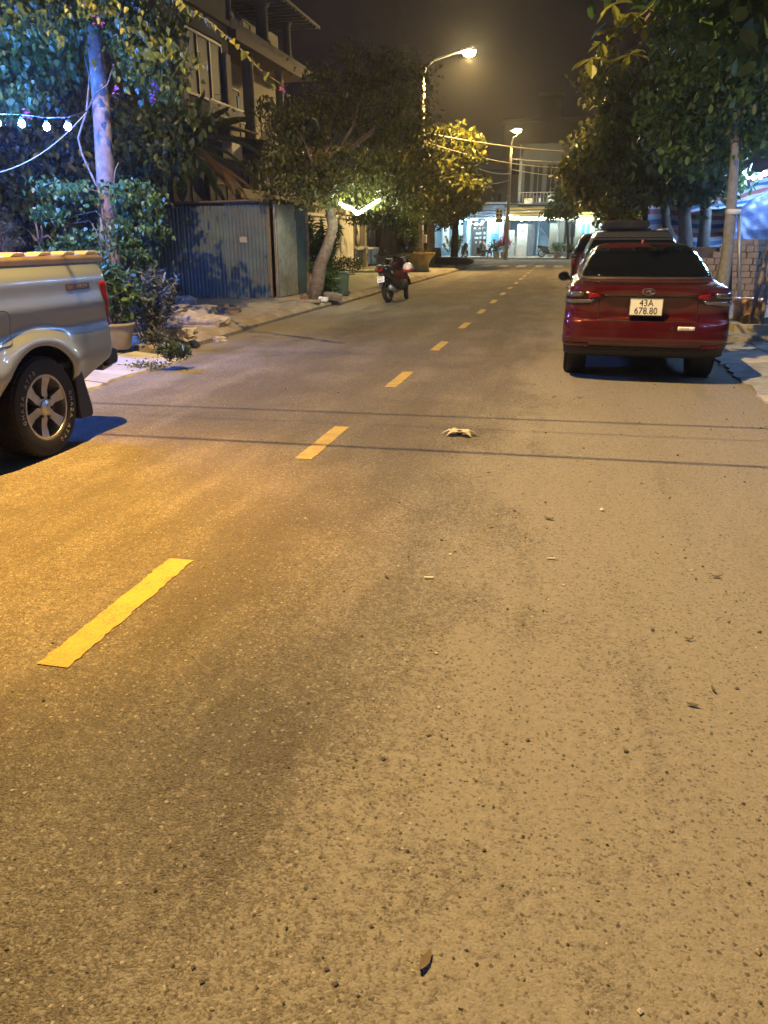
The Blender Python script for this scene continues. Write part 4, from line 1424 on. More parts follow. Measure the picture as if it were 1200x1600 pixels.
me_p = leaf_mesh('oval', L_pink)
me_u = leaf_mesh('oval', L_purple)
for nm, c, me_, n in (("flower", at(154, 31, 9.6), me_p, 10), ("flower", at(180, 143, 10.1), me_u, 8), ("flower", at(239, 152, 10.1), me_u, 16), ("flower", at(245, 135, 10.1), me_u, 10), ("flower", at(443, 136, 9.0), me_p, 8), ("flower", at(40, 180, 10), me_p, 10)):
    r = random.Random(int(c.z * 1000))
    for k in range(n):
        inst(nm, me_, c - B + Vector((r.uniform(-.05, .05), r.uniform(-.05, .05), r.uniform(-.07, .07))), (r.uniform(-2, 2), r.uniform(-2, 2), r.uniform(0, 6)), r.uniform(.035, .06), t)

# ---- light string on the left ----------------------------------------------------------------
def light_string(label, bulbs, cable_pts, mat, r, group=None, parent_loc=None):
    b0 = Vector(bulbs[0]) if parent_loc is None else Vector(parent_loc)
    t = thing("string_light", label, "string lights", b0, 0, group)
    MB().tube([Vector(p) - b0 for p in cable_pts], .008, 5).build("cable", M_wire, t, True)
    m_ = MB(); m_.sphere((0, 0, 0), (r, r, r * 1.15), 12, 8)
    bm_ = m_.mesh("bulb"); bm_.materials.append(mat)
    bm_.polygons.foreach_set("use_smooth", [True] * len(bm_.polygons))
    m_ = MB(); m_.lathe([(r * .45, 0), (r * .5, r * .9), (r * .2, r * 1.1), (.001, r * 1.1)], (0, 0, r * .95), 8)
    sm_ = m_.mesh("socket"); sm_.materials.append(M_black)
    for p in bulbs:
        o = inst("bulb", bm_, Vector(p) - b0, parent=t)
        inst("socket", sm_, (0, 0, 0), parent=o)
    return t
bl = [at(px, py, 9.0 + .0 * k) for k, (px, py) in enumerate(((-120, 172), (-75, 182), (-37, 188), (-4, 192), (34, 193), (73, 198), (106, 198)))]
light_string("cold blue-white bulbs strung above the pickup at the left edge", bl, [p + Vector((0, 0, .10)) for p in bl] + [at(135, 174, 10.0)], E_blue, .037)
cable("pale slack wire looping below the bulbs at the left edge", at(-40, 275, 9.5), at(136, 174, 10.3), .18, .006, M_wire_l, None)

# ---- dark garden behind the pickup -----------------------------------------------------------
for k, (px, py, Y, rp, n, lab, mt, sh) in enumerate((
        (20, 250, 17, 110, 2600, "dark blue-lit bushy tree behind the bulbs at the left edge", L_dark, 'oval'),
        (110, 220, 16, 90, 2600, "dark bushy tree just left of the vine-hung trunk", L_dark, 'oval'),
        (235, 250, 15.5, 60, 1500, "dark bushy tree between the vine-hung trunk and the banana leaves", L_dark, 'oval'),
        (-120, 230, 15, 130, 2200, "dark tree at the far left beyond the picture's edge", L_dark, 'oval'))):
    bs = Vector((at(px, 430, Y).x, Y, 0.1))
    tree("garden_tree", lab, bs, [(0, 0, 0), (0.05, 0, .8), (-.05, 0, 1.6), (0, 0, 2.4)], [.10, .09, .08, .05],
         [blob(px, py, Y, rp, n, bs, 1.0), blob(px - 30, py + 90, Y, rp * .7, n // 2, bs, 1.1), blob(px + 30, py - 60, Y + .5, rp * .7, n // 2, bs, .8)], .16, mt, M_bark_d, sh, 8, "dark garden trees behind the pickup", .3, .22, 22, 40 + k)
bs = gp(15, 440, .1); bs = Vector((at(15, 430, 11).x, 11, .1))
tree("cloud_pruned_conifer", "small pale feathery conifer at the left edge above the pickup bed", bs, [(0, 0, 0), (.05, 0, .5), (-.08, 0, .9), (.05, 0, 1.4)], [.05, .045, .04, .02],
     [blob(5, 355, 11, 26, 700, bs, .35), blob(20, 380, 11, 24, 600, bs, .35), blob(-15, 335, 11, 26, 600, bs, .4), blob(0, 405, 11, 25, 500, bs, .35), blob(-40, 380, 11, 30, 600, bs, .4)], .05, L_grey, M_bark, 'long', 8, None, -.2, .07, 26, 50)
bs = Vector((at(70, 430, 11.5).x, 11.5, .1))
t = thing("bare_shrub", "leafless forked shrub stem standing above the pickup bed", "shrub", bs)
for pp in ([(70, 450), (66, 400), (60, 378), (42, 358)], [(62, 385), (58, 360), (55, 345)], [(64, 380), (66, 362), (64, 352)], [(60, 375), (75, 368), (82, 375)]):
    MB().tube([at(a, b, 11.5) - bs for a, b in pp], [.022, .016, .012, .006][:len(pp)], 6).build("stem", M_bark, t, True)

# ---- banana plants behind the shed ---------------------------------------------------------------
def banana_leaf(name, p0, p1, width, droop, mat, parent, seed, torn=.5):
    r = random.Random(seed)
    a, b = Vector(p0), Vector(p1)
    L = (b - a).length
    d = (b - a).normalized()
    side = d.cross(Vector((0, 0, 1)))
    if side.length < .1:
        side = Vector((1, 0, 0))
    side.normalize()
    n = 14
    m_ = MB()
    vs = []
    for k in range(n + 1):
        s = k / n
        c = a.lerp(b, s) + Vector((r.uniform(-.01, .01), 0, droop * L * 2.2 * s * (1 - s) + .02 * math.sin(5 * s + seed)))
        w = width * math.sin(math.pi * min(1, .06 + s * .94)) ** .55 * (1 if s < .93 else .6)
        tl = 1 - (torn * r.random() if k % 2 else 0)
        tr_ = 1 - (torn * r.random() if k % 2 else 0)
        vs += [tuple(c - side * w * tl + Vector((0, 0, -w * .35))), tuple(c + Vector((0, 0, .0))), tuple(c + side * w * tr_ + Vector((0, 0, -w * .35)))]
    fs = []
    for k in range(n):
        q = 3 * k
        fs += [(q, q + 1, q + 4, q + 3), (q + 1, q + 2, q + 5, q + 4)]
    m_.add(vs, fs)
    m_.tube([tuple(Vector(vs[3 * k + 1]) - Vector((0, 0, .012))) for k in range(n + 1)], [.018 * (1 - .7 * k / n) for k in range(n + 1)], 5, mi=0)
    return m_.build(name, mat, parent, True)

B = Vector((at(330, 450, 21).x, 21.0, .1))
t = thing("banana_plant", "banana plant with broad dark leaves and dry ones drooping over the blue shed", "banana plant", B)
MB().tube([(0, 0, 0), (.05, 0, 1.2), (.1, 0, 2.4), (.1, 0, 3.0)], [.14, .12, .10, .07], 10).build("trunk", M_bark_d, t, True)
top = at(282, 232, 20.0)
for k, (px, py, Y, w, dr, mt) in enumerate(((235, 150, 19.5, .46, .1, L_banana), (205, 205, 19, .42, .25, L_banana), (395, 185, 20, .36, .22, L_banana), (432, 308, 19.6, .17, .16, L_dark), (392, 316, 19.3, .20, .20, L_dry),
                                            (352, 318, 19.2, .22, .22, L_dark), (318, 314, 19.2, .24, .2, L_dark), (250, 300, 19, .26, .2, L_dry), (230, 270, 19.2, .34, .25, L_banana), (425, 255, 19.8, .30, .30, L_banana), (320, 140, 20.5, .38, .1, L_banana), (408, 285, 19.5, .16, .25, L_dark), (370, 312, 19.0, .14, .28, L_dry), (360, 165, 20.4, .36, .18, L_banana), (285, 318, 19, .2, .2, L_dark), (412, 312, 19.2, .13, .12, L_dry))):
    banana_leaf("leaf", top - B + Vector((0, 0, .1)), at(px, py, Y) - B, w, dr, mt, t, k)
B = Vector((at(235, 450, 20).x, 20.0, .1))
t = thing("banana_plant", "second banana plant with hanging blackish leaves, left of the dry one", "banana plant", B)
MB().tube([(0, 0, 0), (-.05, 0, 1.2), (-.1, 0, 2.4), (-.1, 0, 3.0)], [.13, .11, .09, .06], 10).build("trunk", M_bark_d, t, True)
top = at(215, 230, 20)
for k, (px, py, Y, w, dr, mt) in enumerate(((150, 250, 19, .4, .4, L_banana), (180, 310, 19, .34, .3, L_dark), (240, 320, 19, .32, .3, L_dark), (280, 255, 19.4, .38, .3, L_banana), (170, 180, 20, .4, .2, L_banana), (265, 200, 20, .34, .2, L_banana), (120, 300, 19.5, .34, .4, L_dark))):
    banana_leaf("leaf", top - B, at(px, py, Y) - B, w, dr, mt, t, 60 + k)

# ---- blue corrugated shed --------------------------------------------------------------------------
M_shed = plain("shed_blue", (0.092, 0.128, 0.138), .6, .1, vary=.3, vscale=2.2, dirt=(0.15, 0.13, 0.10))
M_shed_g = plain("shed_grey_zinc", (0.25, 0.28, 0.28), .5, .4, vary=.3, vscale=6, dirt=(0.13, 0.12, 0.09))
M_wood = plain("weathered_wood", (0.20, 0.145, 0.095), .8, vary=.35, vscale=10, bstr=.5, bscale=60)
def corrugated(name, p0, p1, z0, z1, mat, parent, pitch=.085, amp=.014, tilt=0.0):
    a, b = Vector(p0), Vector(p1)
    d = (b - a); L = d.length; d.normalize()
    nrm = Vector((d.y, -d.x, 0))
    n = int(L / pitch * 6)
    vs = []
    for k in range(n + 1):
        s = L * k / n
        ph = (s / pitch) % 1
        w = amp * max(-1, min(1, 1.6 * math.sin(2 * math.pi * ph)))
        p = a + d * s + nrm * w
        vs += [(p.x, p.y, z0), (p.x + nrm.x * tilt, p.y + nrm.y * tilt, z1)]
    fs = [(2 * k, 2 * k + 2, 2 * k + 3, 2 * k + 1) for k in range(n)]
    o = MB().add(vs, fs).build(name, mat, parent)
    md = o.modifiers.new("thick", 'SOLIDIFY'); md.thickness = .002
    return o
B = Vector((-8.2, 18.3, .13))
sh = thing("shed", "blue corrugated metal shed with a dark gap at its corner, beside the left pavement", "shed", B)
P0, P1 = Vector((-9.75, 17.30, 0)) - Vector((B.x, B.y, 0)), Vector((-6.93, 18.16, 0)) - Vector((B.x, B.y, 0))
for k in range(3):
    a = P0.lerp(P1, k / 3); b = P0.lerp(P1, (k + 1) / 3 + (.012 if k < 2 else 0))
    off = Vector((.3, -1, 0)).normalized() * .006 * (k % 2)
    corrugated("metal_sheet", a + off, b + off, 0.0, 2.02 + .05 * k, M_shed, sh)
Q0, Q1 = Vector((-6.76, 18.22, 0)) - Vector((B.x, B.y, 0)), Vector((-6.62, 20.15, 0)) - Vector((B.x, B.y, 0))
corrugated("metal_sheet", Q0, Q0.lerp(Q1, .62), 0.02, 1.78, M_shed_g, sh, .085, .014)
corrugated("metal_sheet", Q0 + Vector((-.03, 0, 0)), Q0.lerp(Q1, .62) + Vector((-.03, 0, 0)), 1.70, 2.12, M_shed_g, sh, .085, .012)
corrugated("metal_sheet", Q0.lerp(Q1, .64) + Vector((-.03, 0, 0)), Q1 + Vector((-.03, 0, 0)), 0.0, 2.06, plain("shed_teal", (0.06, 0.10, 0.11), .5, .3), sh)
R0 = Vector((-9.75, 20.6, 0)) - Vector((B.x, B.y, 0))
corrugated("metal_sheet", Vector((Q1.x - .02, Q1.y + .1, 0)), R0, 0, 2.1, M_shed, sh)
corrugated("metal_sheet", R0, P0, 0, 2.05, M_shed, sh)
for p in (P1 + Vector((.0, .06, 0)), Q0 + Vector((-.02, .05, 0)), P0 + Vector((.1, .1, 0)), Q1):
    MB().b2(p.x - .035, p.x + .035, p.y - .035, p.y + .035, 0, 2.1).build("post", M_wood, sh, bevel=.004)
v = [P0 + Vector((-.1, -.12, 2.08)), P1 + Vector((.22, -.16, 2.185)), Q1 + Vector((.14, .1, 2.2)), R0 + Vector((-.1, .15, 2.12))]
o = MB().add([tuple(p) for p in v] + [tuple(p + Vector((0, 0, .03))) for p in v], [(0, 3, 2, 1), (4, 5, 6, 7), (0, 1, 5, 4), (1, 2, 6, 5), (2, 3, 7, 6), (3, 0, 4, 7)]).build("roof", plain("shed_roof_rust", (0.14, 0.10, 0.075), .7, .2, vary=.4, vscale=5), sh)
d = (P1 - P0).normalized()
MB().tube([P0 + Vector((0, -.05, 2.10)), P1 + Vector((.1, -.07, 2.17))], .028, 6).build("batten", M_wood, sh, True)
MB().box(tuple(P0.lerp(P1, .80) + Vector((0.02, -.03, 1.33))), (.17, .012, .13), math.atan2(d.y, d.x)).build("notice", plain("notice_paper", (.30, .28, .24), .8, vary=.3, vscale=30), sh)
for k, (f, z) in enumerate(((.49, 1.5), (.52, 1.46), (.975, .95))):
    MB().box(tuple(P0.lerp(P1, f) + Vector((.01, -.028, z))), (.04, .01, .04), math.atan2(d.y, d.x)).build("patch", M_black, sh)

# ---- pot, shrubs, rubble along the left kerb -----------------------------------------------------------
B = gp(186, 545, .13)
t = thing("plant_pot", "round clay-grey plant pot with leafy shrub beside the pickup's tail", "potted plant", B)
MB().lathe([(.13, 0), (.16, .04), (.20, .22), (.22, .29), (.235, .30), (.235, .33), (.21, .335), (.20, .30), (.18, .24)], (0, 0, 0), 28).build("pot", plain("clay_grey", (.24, .21, .17), .85, vary=.25, vscale=5, bstr=.4), t, True)
MB().lathe([(.195, .27), (.001, .28)], (0, 0, 0), 16).build("soil", M_soil, t)
rng = np.random.default_rng(8)
leaf_cloud("foliage", blob_points([(0, .1, .68, .26, .28, .34, 620), (-.1, .1, .95, .2, .2, .2, 160)], rng, .08, 14), .085, L_green, t, 'oval', -.2, rng)
mb = MB()
for k in range(9):
    mb.tube(limb((0, 0, .27), (random.uniform(-.3, .3), random.uniform(-.2, .3), random.uniform(.7, 1.2)), 4, .04, k), [.012, .011, .009, .007, .004], 5)
mb.build("stems", M_bark, t, True)
def spiky(label, B, h, n, rad, mat, seed, nm="shrub", leafsize=.16, cat="shrub"):
    t = thing(nm, label, cat, B)
    r = random.Random(seed)
    mb = MB(); pts = []
    for k in range(n):
        e = Vector((r.gauss(0, rad), r.gauss(0, rad), h * r.uniform(.55, 1.05)))
        st_ = limb((e.x * .25, e.y * .25, 0), e, 4, .04, seed + k)
        mb.tube(st_, [.009, .008, .007, .006, .003], 4)
        for q in range(34):
            i = r.choice((1, 2, 2, 3, 3, 3)); f = r.random()
            pts.append(tuple(st_[i].lerp(st_[i + 1], f) + Vector((r.gauss(0, .03), r.gauss(0, .03), r.gauss(0, .03)))))
    mb.build("stems", M_bark, t, True)
    leaf_cloud("foliage", pts, leafsize, mat, t, 'long', -.5, np.random.default_rng(seed))
    return t
spiky("dense grey-green narrow-leaved shrub in front of the blue shed", gp(232, 535, .13), .95, 26, .26, L_grey, 3)
spiky("young narrow-leaved plant between the grey-green shrub and the shed", gp(205, 500, .13) , .95, 12, .22, L_green, 9)
for k, (px, py, h, lab) in enumerate(((265, 562, .20, "small weed on the kerb corner beside the cracked slab"), (248, 545, .25, "weed at the foot of the grey-green shrub"), (275, 470, .35, "thin weed growing at the foot of the blue shed"), (278, 560, .16, "tiny weed on the second kerb stone"))):
    spiky(lab, gp(px, py, .13), h, 5, .06, L_dark if k in (0, 3) else L_grey, 20 + k, "weed", .11, "weed")
for k, (px, py, n, lab) in enumerate(((228, 574, 60, "clump of weeds in the broken edge of the slab"),)):
    B = gp(px, py, .03)
    t = thing("weed_clump", lab, "weeds", B)
    leaf_cloud("foliage", np.random.default_rng(4).normal(0, 1, (260, 3)) * np.array([.14, .12, .025]) + np.array([0, 0, .03]), .035, L_olive, t, 'oval', -.3)
def rubble(name, label, B, d, rz, mat, seed, tilt=0.0, cat="rubble"):
    m_ = MB(); m_.box((0, 0, d[2] / 2), d)
    me = m_.mesh(name)
    bm = bmesh.new(); bm.from_mesh(me); bmesh.ops.subdivide_edges(bm, edges=bm.edges, cuts=3, use_grid_fill=True); bm.to_mesh(me); bm.free()
    jitter(me, min(d) * .09, seed)
    o = link(name, me, mat)
    o.location = B; o.rotation_euler = (tilt, tilt * .6, rz)
    return tag(o, label, cat)
M_rub = plain("rubble_pale", (.42, .37, .30), .9, vary=.3, vscale=8, dirt=(.2, .17, .13), bstr=.8, bscale=30)
rubble("broken_slab", "pale broken slab leaning on the rubble in front of the shed", gp(318, 508, .13), (.95, .30, .16), R(-20), M_rub, 1, .12)
rubble("stone_block", "cream stone block on the kerb beside the grey-green shrub", gp(283, 530, .13), (.42, .26, .15), R(14), M_rub, 2, .05)
rubble("cement_sack", "lumpy grey sack half hidden behind the broken slab", gp(300, 498, .13), (.8, .45, .22), R(10), plain("sack", (.26, .25, .25), .9, vary=.4, vscale=6, bstr=.8), 3, .1)
rubble("cement_sack", "dark flat sack lying against the foot of the blue shed", gp(335, 488, .13), (1.0, .4, .12), R(15), plain("sack_brown", (.15, .12, .09), .9, vary=.4, vscale=6, bstr=.8), 4, .05)
rubble("rock", "round pale rock behind the rubble, near the shed's left end", gp(290, 485, .13), (.36, .3, .26), .4, M_rub, 5, .1)
rubble("rock", "stone lying in the gutter at the joint of the kerb", gp(345, 535, 0), (.18, .14, .08), .9, M_rub, 6, .1)
rubble("rock", "dark boulder on the kerb in front of the green bin", gp(520, 468, .13), (.42, .28, .14), .3, plain("rock_dark", (.17, .15, .12), .9, vary=.4, bstr=.8), 7, .1)
rubble("rock", "white stone lying left of the boulder near the leaning tree", gp(505, 470, .13), (.2, .14, .08), .1, M_white, 8, .1)
rubble("tile_slab", "square brown slab lying on the pavement at the shed's corner", gp(483, 472, .13), (.5, .42, .04), .2, M_kerb, 9, 0)
rubble("rock", "small pebble in the gutter right of the cracked slab", gp(273, 566, 0), (.08, .06, .05), .5, M_rub, 10, .1)
rubble("rock", "brown clod lying where the shed corner meets the leaning tree", gp(476, 468, .13), (.16, .14, .1), .5, plain("clod", (.2, .12, .06), .9, bstr=.8), 11, .1)
# ================================================================== houses and forecourt, left middle
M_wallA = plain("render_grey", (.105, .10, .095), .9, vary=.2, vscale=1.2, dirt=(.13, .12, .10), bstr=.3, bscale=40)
M_wallB = plain("render_cream", (.21, .20, .165), .85, vary=.15, vscale=1.2, dirt=(.26, .24, .19), bstr=.3, bscale=40)
M_wallW = plain("render_white", (.55, .56, .54), .85, vary=.12, vscale=1.5, dirt=(.36, .35, .31), bstr=.3, bscale=40)
M_soffit = plain("soffit_brown", (.10, .065, .05), .8, vary=.2)
M_frame = plain("window_frame_dark", (.05, .05, .055), .5, vary=.2)
M_iron = plain("wrought_iron", (.03, .03, .03), .5, .5, vary=.2)
M_rail_w = plain("railing_white", (.55, .56, .60), .5, vary=.1)
M_pane = glassy("window_pane", (.012, .014, .018), .5)
M_pane.node_tree.nodes["Principled BSDF"].inputs["Specular IOR Level"].default_value = .08
M_tilewet = plain("forecourt_tile", (.30, .32, .28), .45, vary=.3, vscale=3, dirt=(.20, .20, .16))
E_warm = emit("tube_warm_white", (.95, 1.0, .72), 55)

def win_x(parent, X, y0, y1, z0, z1, mull=2, fr=.06, mat=None):
    """window in a wall that faces +x: frame with mullions, one pane per light"""
    f = MB()
    f.b2(X - .04, X + .03, y0, y0 + fr, z0, z1); f.b2(X - .04, X + .03, y1 - fr, y1, z0, z1)
    f.b2(X - .04, X + .03, y0 + fr, y1 - fr, z0, z0 + fr); f.b2(X - .04, X + .03, y0 + fr, y1 - fr, z1 - fr, z1)
    for k in range(1, mull):
        yy = y0 + (y1 - y0) * k / mull
        f.b2(X - .04, X + .025, yy - fr / 2, yy + fr / 2, z0 + fr, z1 - fr)
    w = f.build("window", mat or M_frame, parent)
    for k in range(mull):
        a = y0 + (y1 - y0) * k / mull + fr * .6; b = y0 + (y1 - y0) * (k + 1) / mull - fr * .6
        MB().b2(X - .02, X - .012, a, b, z0 + fr * .6, z1 - fr * .6).build("pane", M_pane, w)
    return w

def win_y(parent, Y, x0, x1, z0, z1, mull=2, fr=.06, mat=None, pane=None):
    f = MB()
    f.b2(x0, x0 + fr, Y - .03, Y + .04, z0, z1); f.b2(x1 - fr, x1, Y - .03, Y + .04, z0, z1)
    f.b2(x0 + fr, x1 - fr, Y - .03, Y + .04, z0, z0 + fr); f.b2(x0 + fr, x1 - fr, Y - .03, Y + .04, z1 - fr, z1)
    for k in range(1, mull):
        xx = x0 + (x1 - x0) * k / mull
        f.b2(xx - fr / 2, xx + fr / 2, Y - .025, Y + .04, z0 + fr, z1 - fr)
    w = f.build("window", mat or M_frame, parent)
    for k in range(mull):
        a = x0 + (x1 - x0) * k / mull + fr * .6; b = x0 + (x1 - x0) * (k + 1) / mull - fr * .6
        MB().b2(a, b, Y + .012, Y + .02, z0 + fr * .6, z1 - fr * .6).build("pane", pane or M_pane, w)
    return w

def railing_x(parent, X, y0, y1, z0, z1, step, mat, r=.012):
    rl_ = MB(); rl_.b2(X - .025, X + .025, y0, y1, z1 - .04, z1); rl_.b2(X - .02, X + .02, y0, y1, z0, z0 + .03)
    ro = rl_.build("railing", mat, parent)
    me = None
    n = int((y1 - y0) / step)
    for k in range(n + 1):
        if me is None:
            m_ = MB(); m_.b2(-r, r, -r, r, z0 + .03, z1 - .04); me = m_.mesh("baluster"); me.materials.append(mat)
        inst("baluster", me, (X, y0 + .02 + (y1 - y0 - .04) * k / max(1, n), 0), parent=ro)
    return ro

# house A: plain grey front with a tall dark window
X = -10.5
h = thing("house", "dark grey narrow house with a tall dark window above the banana plants", "house", (0, 0, .1), 0, None)
w = MB(); w.b2(-19, X - .06, 20.6, 24.9, 0, 11.5); w.build("wall", M_wallA, h)
w = MB(); w.b2(X - .06, X, 20.6, 21.85, 0, 11.5); w.b2(X - .06, X, 24.45, 24.9, 0, 11.5); w.b2(X - .06, X, 21.85, 24.45, 6.85, 11.5); w.b2(X - .06, X, 21.85, 24.45, 0, 5.1); w.build("front_render", M_wallA, h)
win_x(h, X - .02, 21.9, 24.4, 5.15, 6.8, 3, .07)
for y0, y1 in ((21.5, 21.82), (24.48, 24.85)):
    MB().b2(X + .003, X + .09, y0, y1, 4.4, 6.6).build("pilaster", plain("render_tan", (.42, .36, .26), .85, vary=.15), h, bevel=.01)
MB().b2(X + .003, X + .12, 20.6, 24.9, 7.35, 7.5).build("cornice", M_wallA, h)
MB().prism([(X + .004, 4.55), (X + .95, 4.38), (X + .95, 4.42), (X + .004, 4.62)], 21.4, 24.7, 'Y').build("awning", plain("awning_dark", (.035, .035, .04), .7), h)
railing_x(h, X + .7, 21.8, 24.2, 4.62, 4.98, .11, M_rail_w, .014)
win_x(h, X + .004, 21.7, 24.2, 1.2, 3.0, 3, .07)
MB().box((X + .25, 24.2, 3.95), (.3, .8, .55)).build("air_conditioner", M_white, h, bevel=.02)

# house B: columned house with balconies
h = thing("house", "columned cream house with stacked balconies and a ribbed eave, above the shed", "house", (0, 0, .1), 0, None)
w = MB(); w.b2(-19, -12.0, 24.95, 33.6, 0, 9.0); w.build("wall", M_wallB, h)
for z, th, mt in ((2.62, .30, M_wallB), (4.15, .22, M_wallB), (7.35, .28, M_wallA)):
    MB().b2(-12.0, X + .1, 25.0, 33.5, z, z + th).build("balcony_slab", mt, h, bevel=.02)
MB().prism([(-12.0, 7.20), (X + .25, 7.05), (X + .25, 7.33), (-12.0, 7.33)], 25.0, 31.2, 'Y').build("soffit", M_soffit, h)
m_ = MB(); m_.prism([(-12.6, 9.05), (X + .7, 8.85), (X + .7, 8.95), (-12.6, 9.35)], 24.9, 32.2, 'Y'); ev = m_.build("eave", M_wallA, h)
for k in range(18):
    MB().b2(-11.9, X + .66, 25.1 + k * .39, 25.25 + k * .39, 8.80, 8.90).build("rafter", M_wallA, ev)
for y, z0, z1, r in ((25.4, 7.63, 8.9, .16), (28.4, 7.63, 8.9, .22), (30.9, 7.63, 8.9, .16), (26.9, 4.37, 7.2, .20), (29.9, 4.37, 7.2, .16), (27.2, 2.92, 4.15, .12), (32.9, 2.92, 4.15, .07), (25.3, 0, 2.62, .2), (29.5, 0, 2.62, .16), (33.2, 0, 2.62, .16)):
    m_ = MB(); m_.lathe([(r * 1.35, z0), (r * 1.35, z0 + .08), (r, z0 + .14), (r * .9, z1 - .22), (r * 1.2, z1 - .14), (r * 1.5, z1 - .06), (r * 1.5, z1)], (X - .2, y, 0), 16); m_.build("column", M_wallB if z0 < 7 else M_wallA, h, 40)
for (y0, y1, z0, z1, mu) in ((25.6, 26.7, 7.65, 8.8, 1), (27.2, 28.0, 7.65, 8.8, 1), (29.2, 30.6, 7.65, 8.8, 2), (27.4, 29.2, 4.4, 6.4, 2), (30.3, 32.2, 4.4, 6.4, 2), (25.6, 26.6, 2.95, 4.1, 1), (29.0, 30.3, 2.95, 4.0, 2), (31.0, 32.6, 2.95, 4.0, 2), (26.2, 28.0, .3, 2.4, 2), (30.0, 32.6, .3, 2.4, 3)):
    win_x(h, -11.99, y0, y1, z0, z1, mu, .07)
railing_x(h, X - .02, 27.5, 30.6, 4.38, 4.88, .10, M_iron)
railing_x(h, X - .02, 27.6, 32.8, 2.93, 3.62, .12, M_rail_w, .016)
MB().prism([(-12.0, 4.55), (X + 1.0, 4.25), (X + 1.0, 4.30), (-12.0, 4.62)], 25.2, 27.4, 'Y').build("canopy", plain("canopy_sheet", (.10, .105, .10), .6, .3), h)
MB().prism([(-12.0, 4.02), (X + .8, 3.92), (X + .8, 3.97), (-12.0, 4.08)], 25.2, 27.8, 'Y').build("canopy", plain("canopy_dark", (.035, .035, .04), .6, .3), h)
MB().prism([(-12.0, 4.52), (X + .5, 4.40), (X + .5, 4.46), (-12.0, 4.62)], 30.2, 34.0, 'Y').build("canopy", M_white, h)
m_ = MB(); m_.tube([(X + .12, 27.75, 3.0), (X + .12, 27.75, 4.2)], .05, 8); m_.build("downpipe", M_black, h, True)
MB().b2(-11.4, -11.36, 27.5, 27.75, 5.3, 5.95).build("blue_curtain", plain("blue_cloth", (.08, .18, .5), .7), h)
leaf_cloud("balcony_plants", blob_points([(X - .1, 29.3, 3.15, .2, 1.2, .22, 500), (X - .1, 32, 3.2, .2, .5, .3, 250)], np.random.default_rng(3), .1), .10, L_green, h, 'oval')
# house C behind the gate
h = thing("house", "low pale house with a gabled porch glimpsed behind the leaning tree's crown", "house", (0, 0, .1), 0, None)
MB().b2(-19, -11.0, 34.2, 46, 0, 4.6).build("wall", M_wallB, h)
MB().prism([(34.0, 4.6), (37.5, 5.4), (41.0, 4.6)], -19, -10.4, 'X').build("roof", M_soffit, h)
MB().b2(-10.75, -10.6, 34.7, 34.95, 3.0, 4.6).build("porch_post", M_white, h)
win_x(h, -10.99, 35.2, 36.6, 3.2, 4.3, 2)
win_x(h, -10.99, 38.0, 40.0, 1.0, 2.6, 2)

# forecourt paving and the front wall with gate piers
fc = tag(MB().add([(-5.62, 19.6, .1325), (-5.62, 30.0, .1325), (-10.4, 46, .1325), (-10.4, 20.5, .1325)], [(0, 1, 2, 3)]).build("forecourt", M_tilewet), kind="structure")
Xg = -10.0
t = thing("garden_wall", "pale grey rendered garden wall behind the leaning tree", "wall", (Xg, 33, .13))
MB().b2(-.12, .12, -3.2, 4.0, 0, 2.2).build("wall_panel", M_wallW, t)
MB().b2(-.17, .17, -3.2, 4.0, 2.2, 2.3).build("coping", M_wallW, t, bevel=.01)
me = None
for k, (y, lab) in enumerate(((37.2, "cream gate pier nearest the grey garden wall"), (39.3, "middle cream gate pier with a dark inset"), (44.6, "farthest cream gate pier, beside the stone bonsai"))):
    t = thing("gate_pier", lab, "gate pier", (Xg, y, .13), 0, "cream gate piers")
    MB().box((0, 0, .45), (.40, .34, .9)).build("plinth", M_wallB, t, bevel=.01)
    MB().box((0, 0, 1.6), (.30, .26, 1.4)).build("shaft", M_wallB, t, bevel=.02)
    MB().box((0, 0, .95), (.46, .40, .1)).build("band", M_wallW, t, bevel=.01)
    MB().box((0, 0, 2.36), (.46, .42, .12)).build("cap", M_wallB, t, bevel=.02)
    MB().box((.205, 0, .5), (.02, .15, .36)).build("inset", M_black, t)
for k, (y0, y1, lab) in enumerate(((37.42, 39.1, "black low panel between the two near gate piers"), (39.52, 44.4, "long black low panel between the gate piers by the bonsai"))):
    t = thing("low_gate", lab, "gate", (Xg, (y0 + y1) / 2, .13), 0, "low black gate panels")
    L = (y1 - y0) / 2
    MB().b2(-.03, .03, -L, L, .12, .82).build("board", plain("gate_black", (.03, .032, .036), .4, .2), t)
    MB().b2(-.08, .08, -L, L, .84, .94).build("top_rail", M_wallW, t)
    for q in range(4):
        MB().b2(.032, .05, -L + .1 + q * L / 2, -L + .13 + q * L / 2, .14, .80).build("rib", M_frame, t)
def curtain(label, X, y0, y1, z0, z1, waves, mat, oval=False):
    t = thing("curtain", label, "curtain", (X, (y0 + y1) / 2, z0), 0, "white hangings behind the gate")
    n = 60
    vs = []
    for k in range(n + 1):
        s = k / n
        y = (s - .5) * (y1 - y0)
        for z in (0, z1 - z0):
            vs.append((.10 * math.sin(s * waves * 2 * math.pi) * (1 if z == 0 else .6), y, z))
    o = MB().add(vs, [(2 * k, 2 * k + 2, 2 * k + 3, 2 * k + 1) for k in range(n)]).build("cloth", mat, t, True)
    md = o.modifiers.new("thick", 'SOLIDIFY'); md.thickness = .01
    if oval:
        MB().lathe([(.001, .16), (.17, .16)], (0, 0, 0), 24, 'X').build("dark_oval", M_black, t).scale = (1, 1, 4.2)
        t.children[-1].location = (0, .1, 1.2)
    return t
curtain("white hanging cloth between the two near gate piers", Xg - .45, 37.4, 39.2, 1.0, 2.9, 3, M_cloth_w)
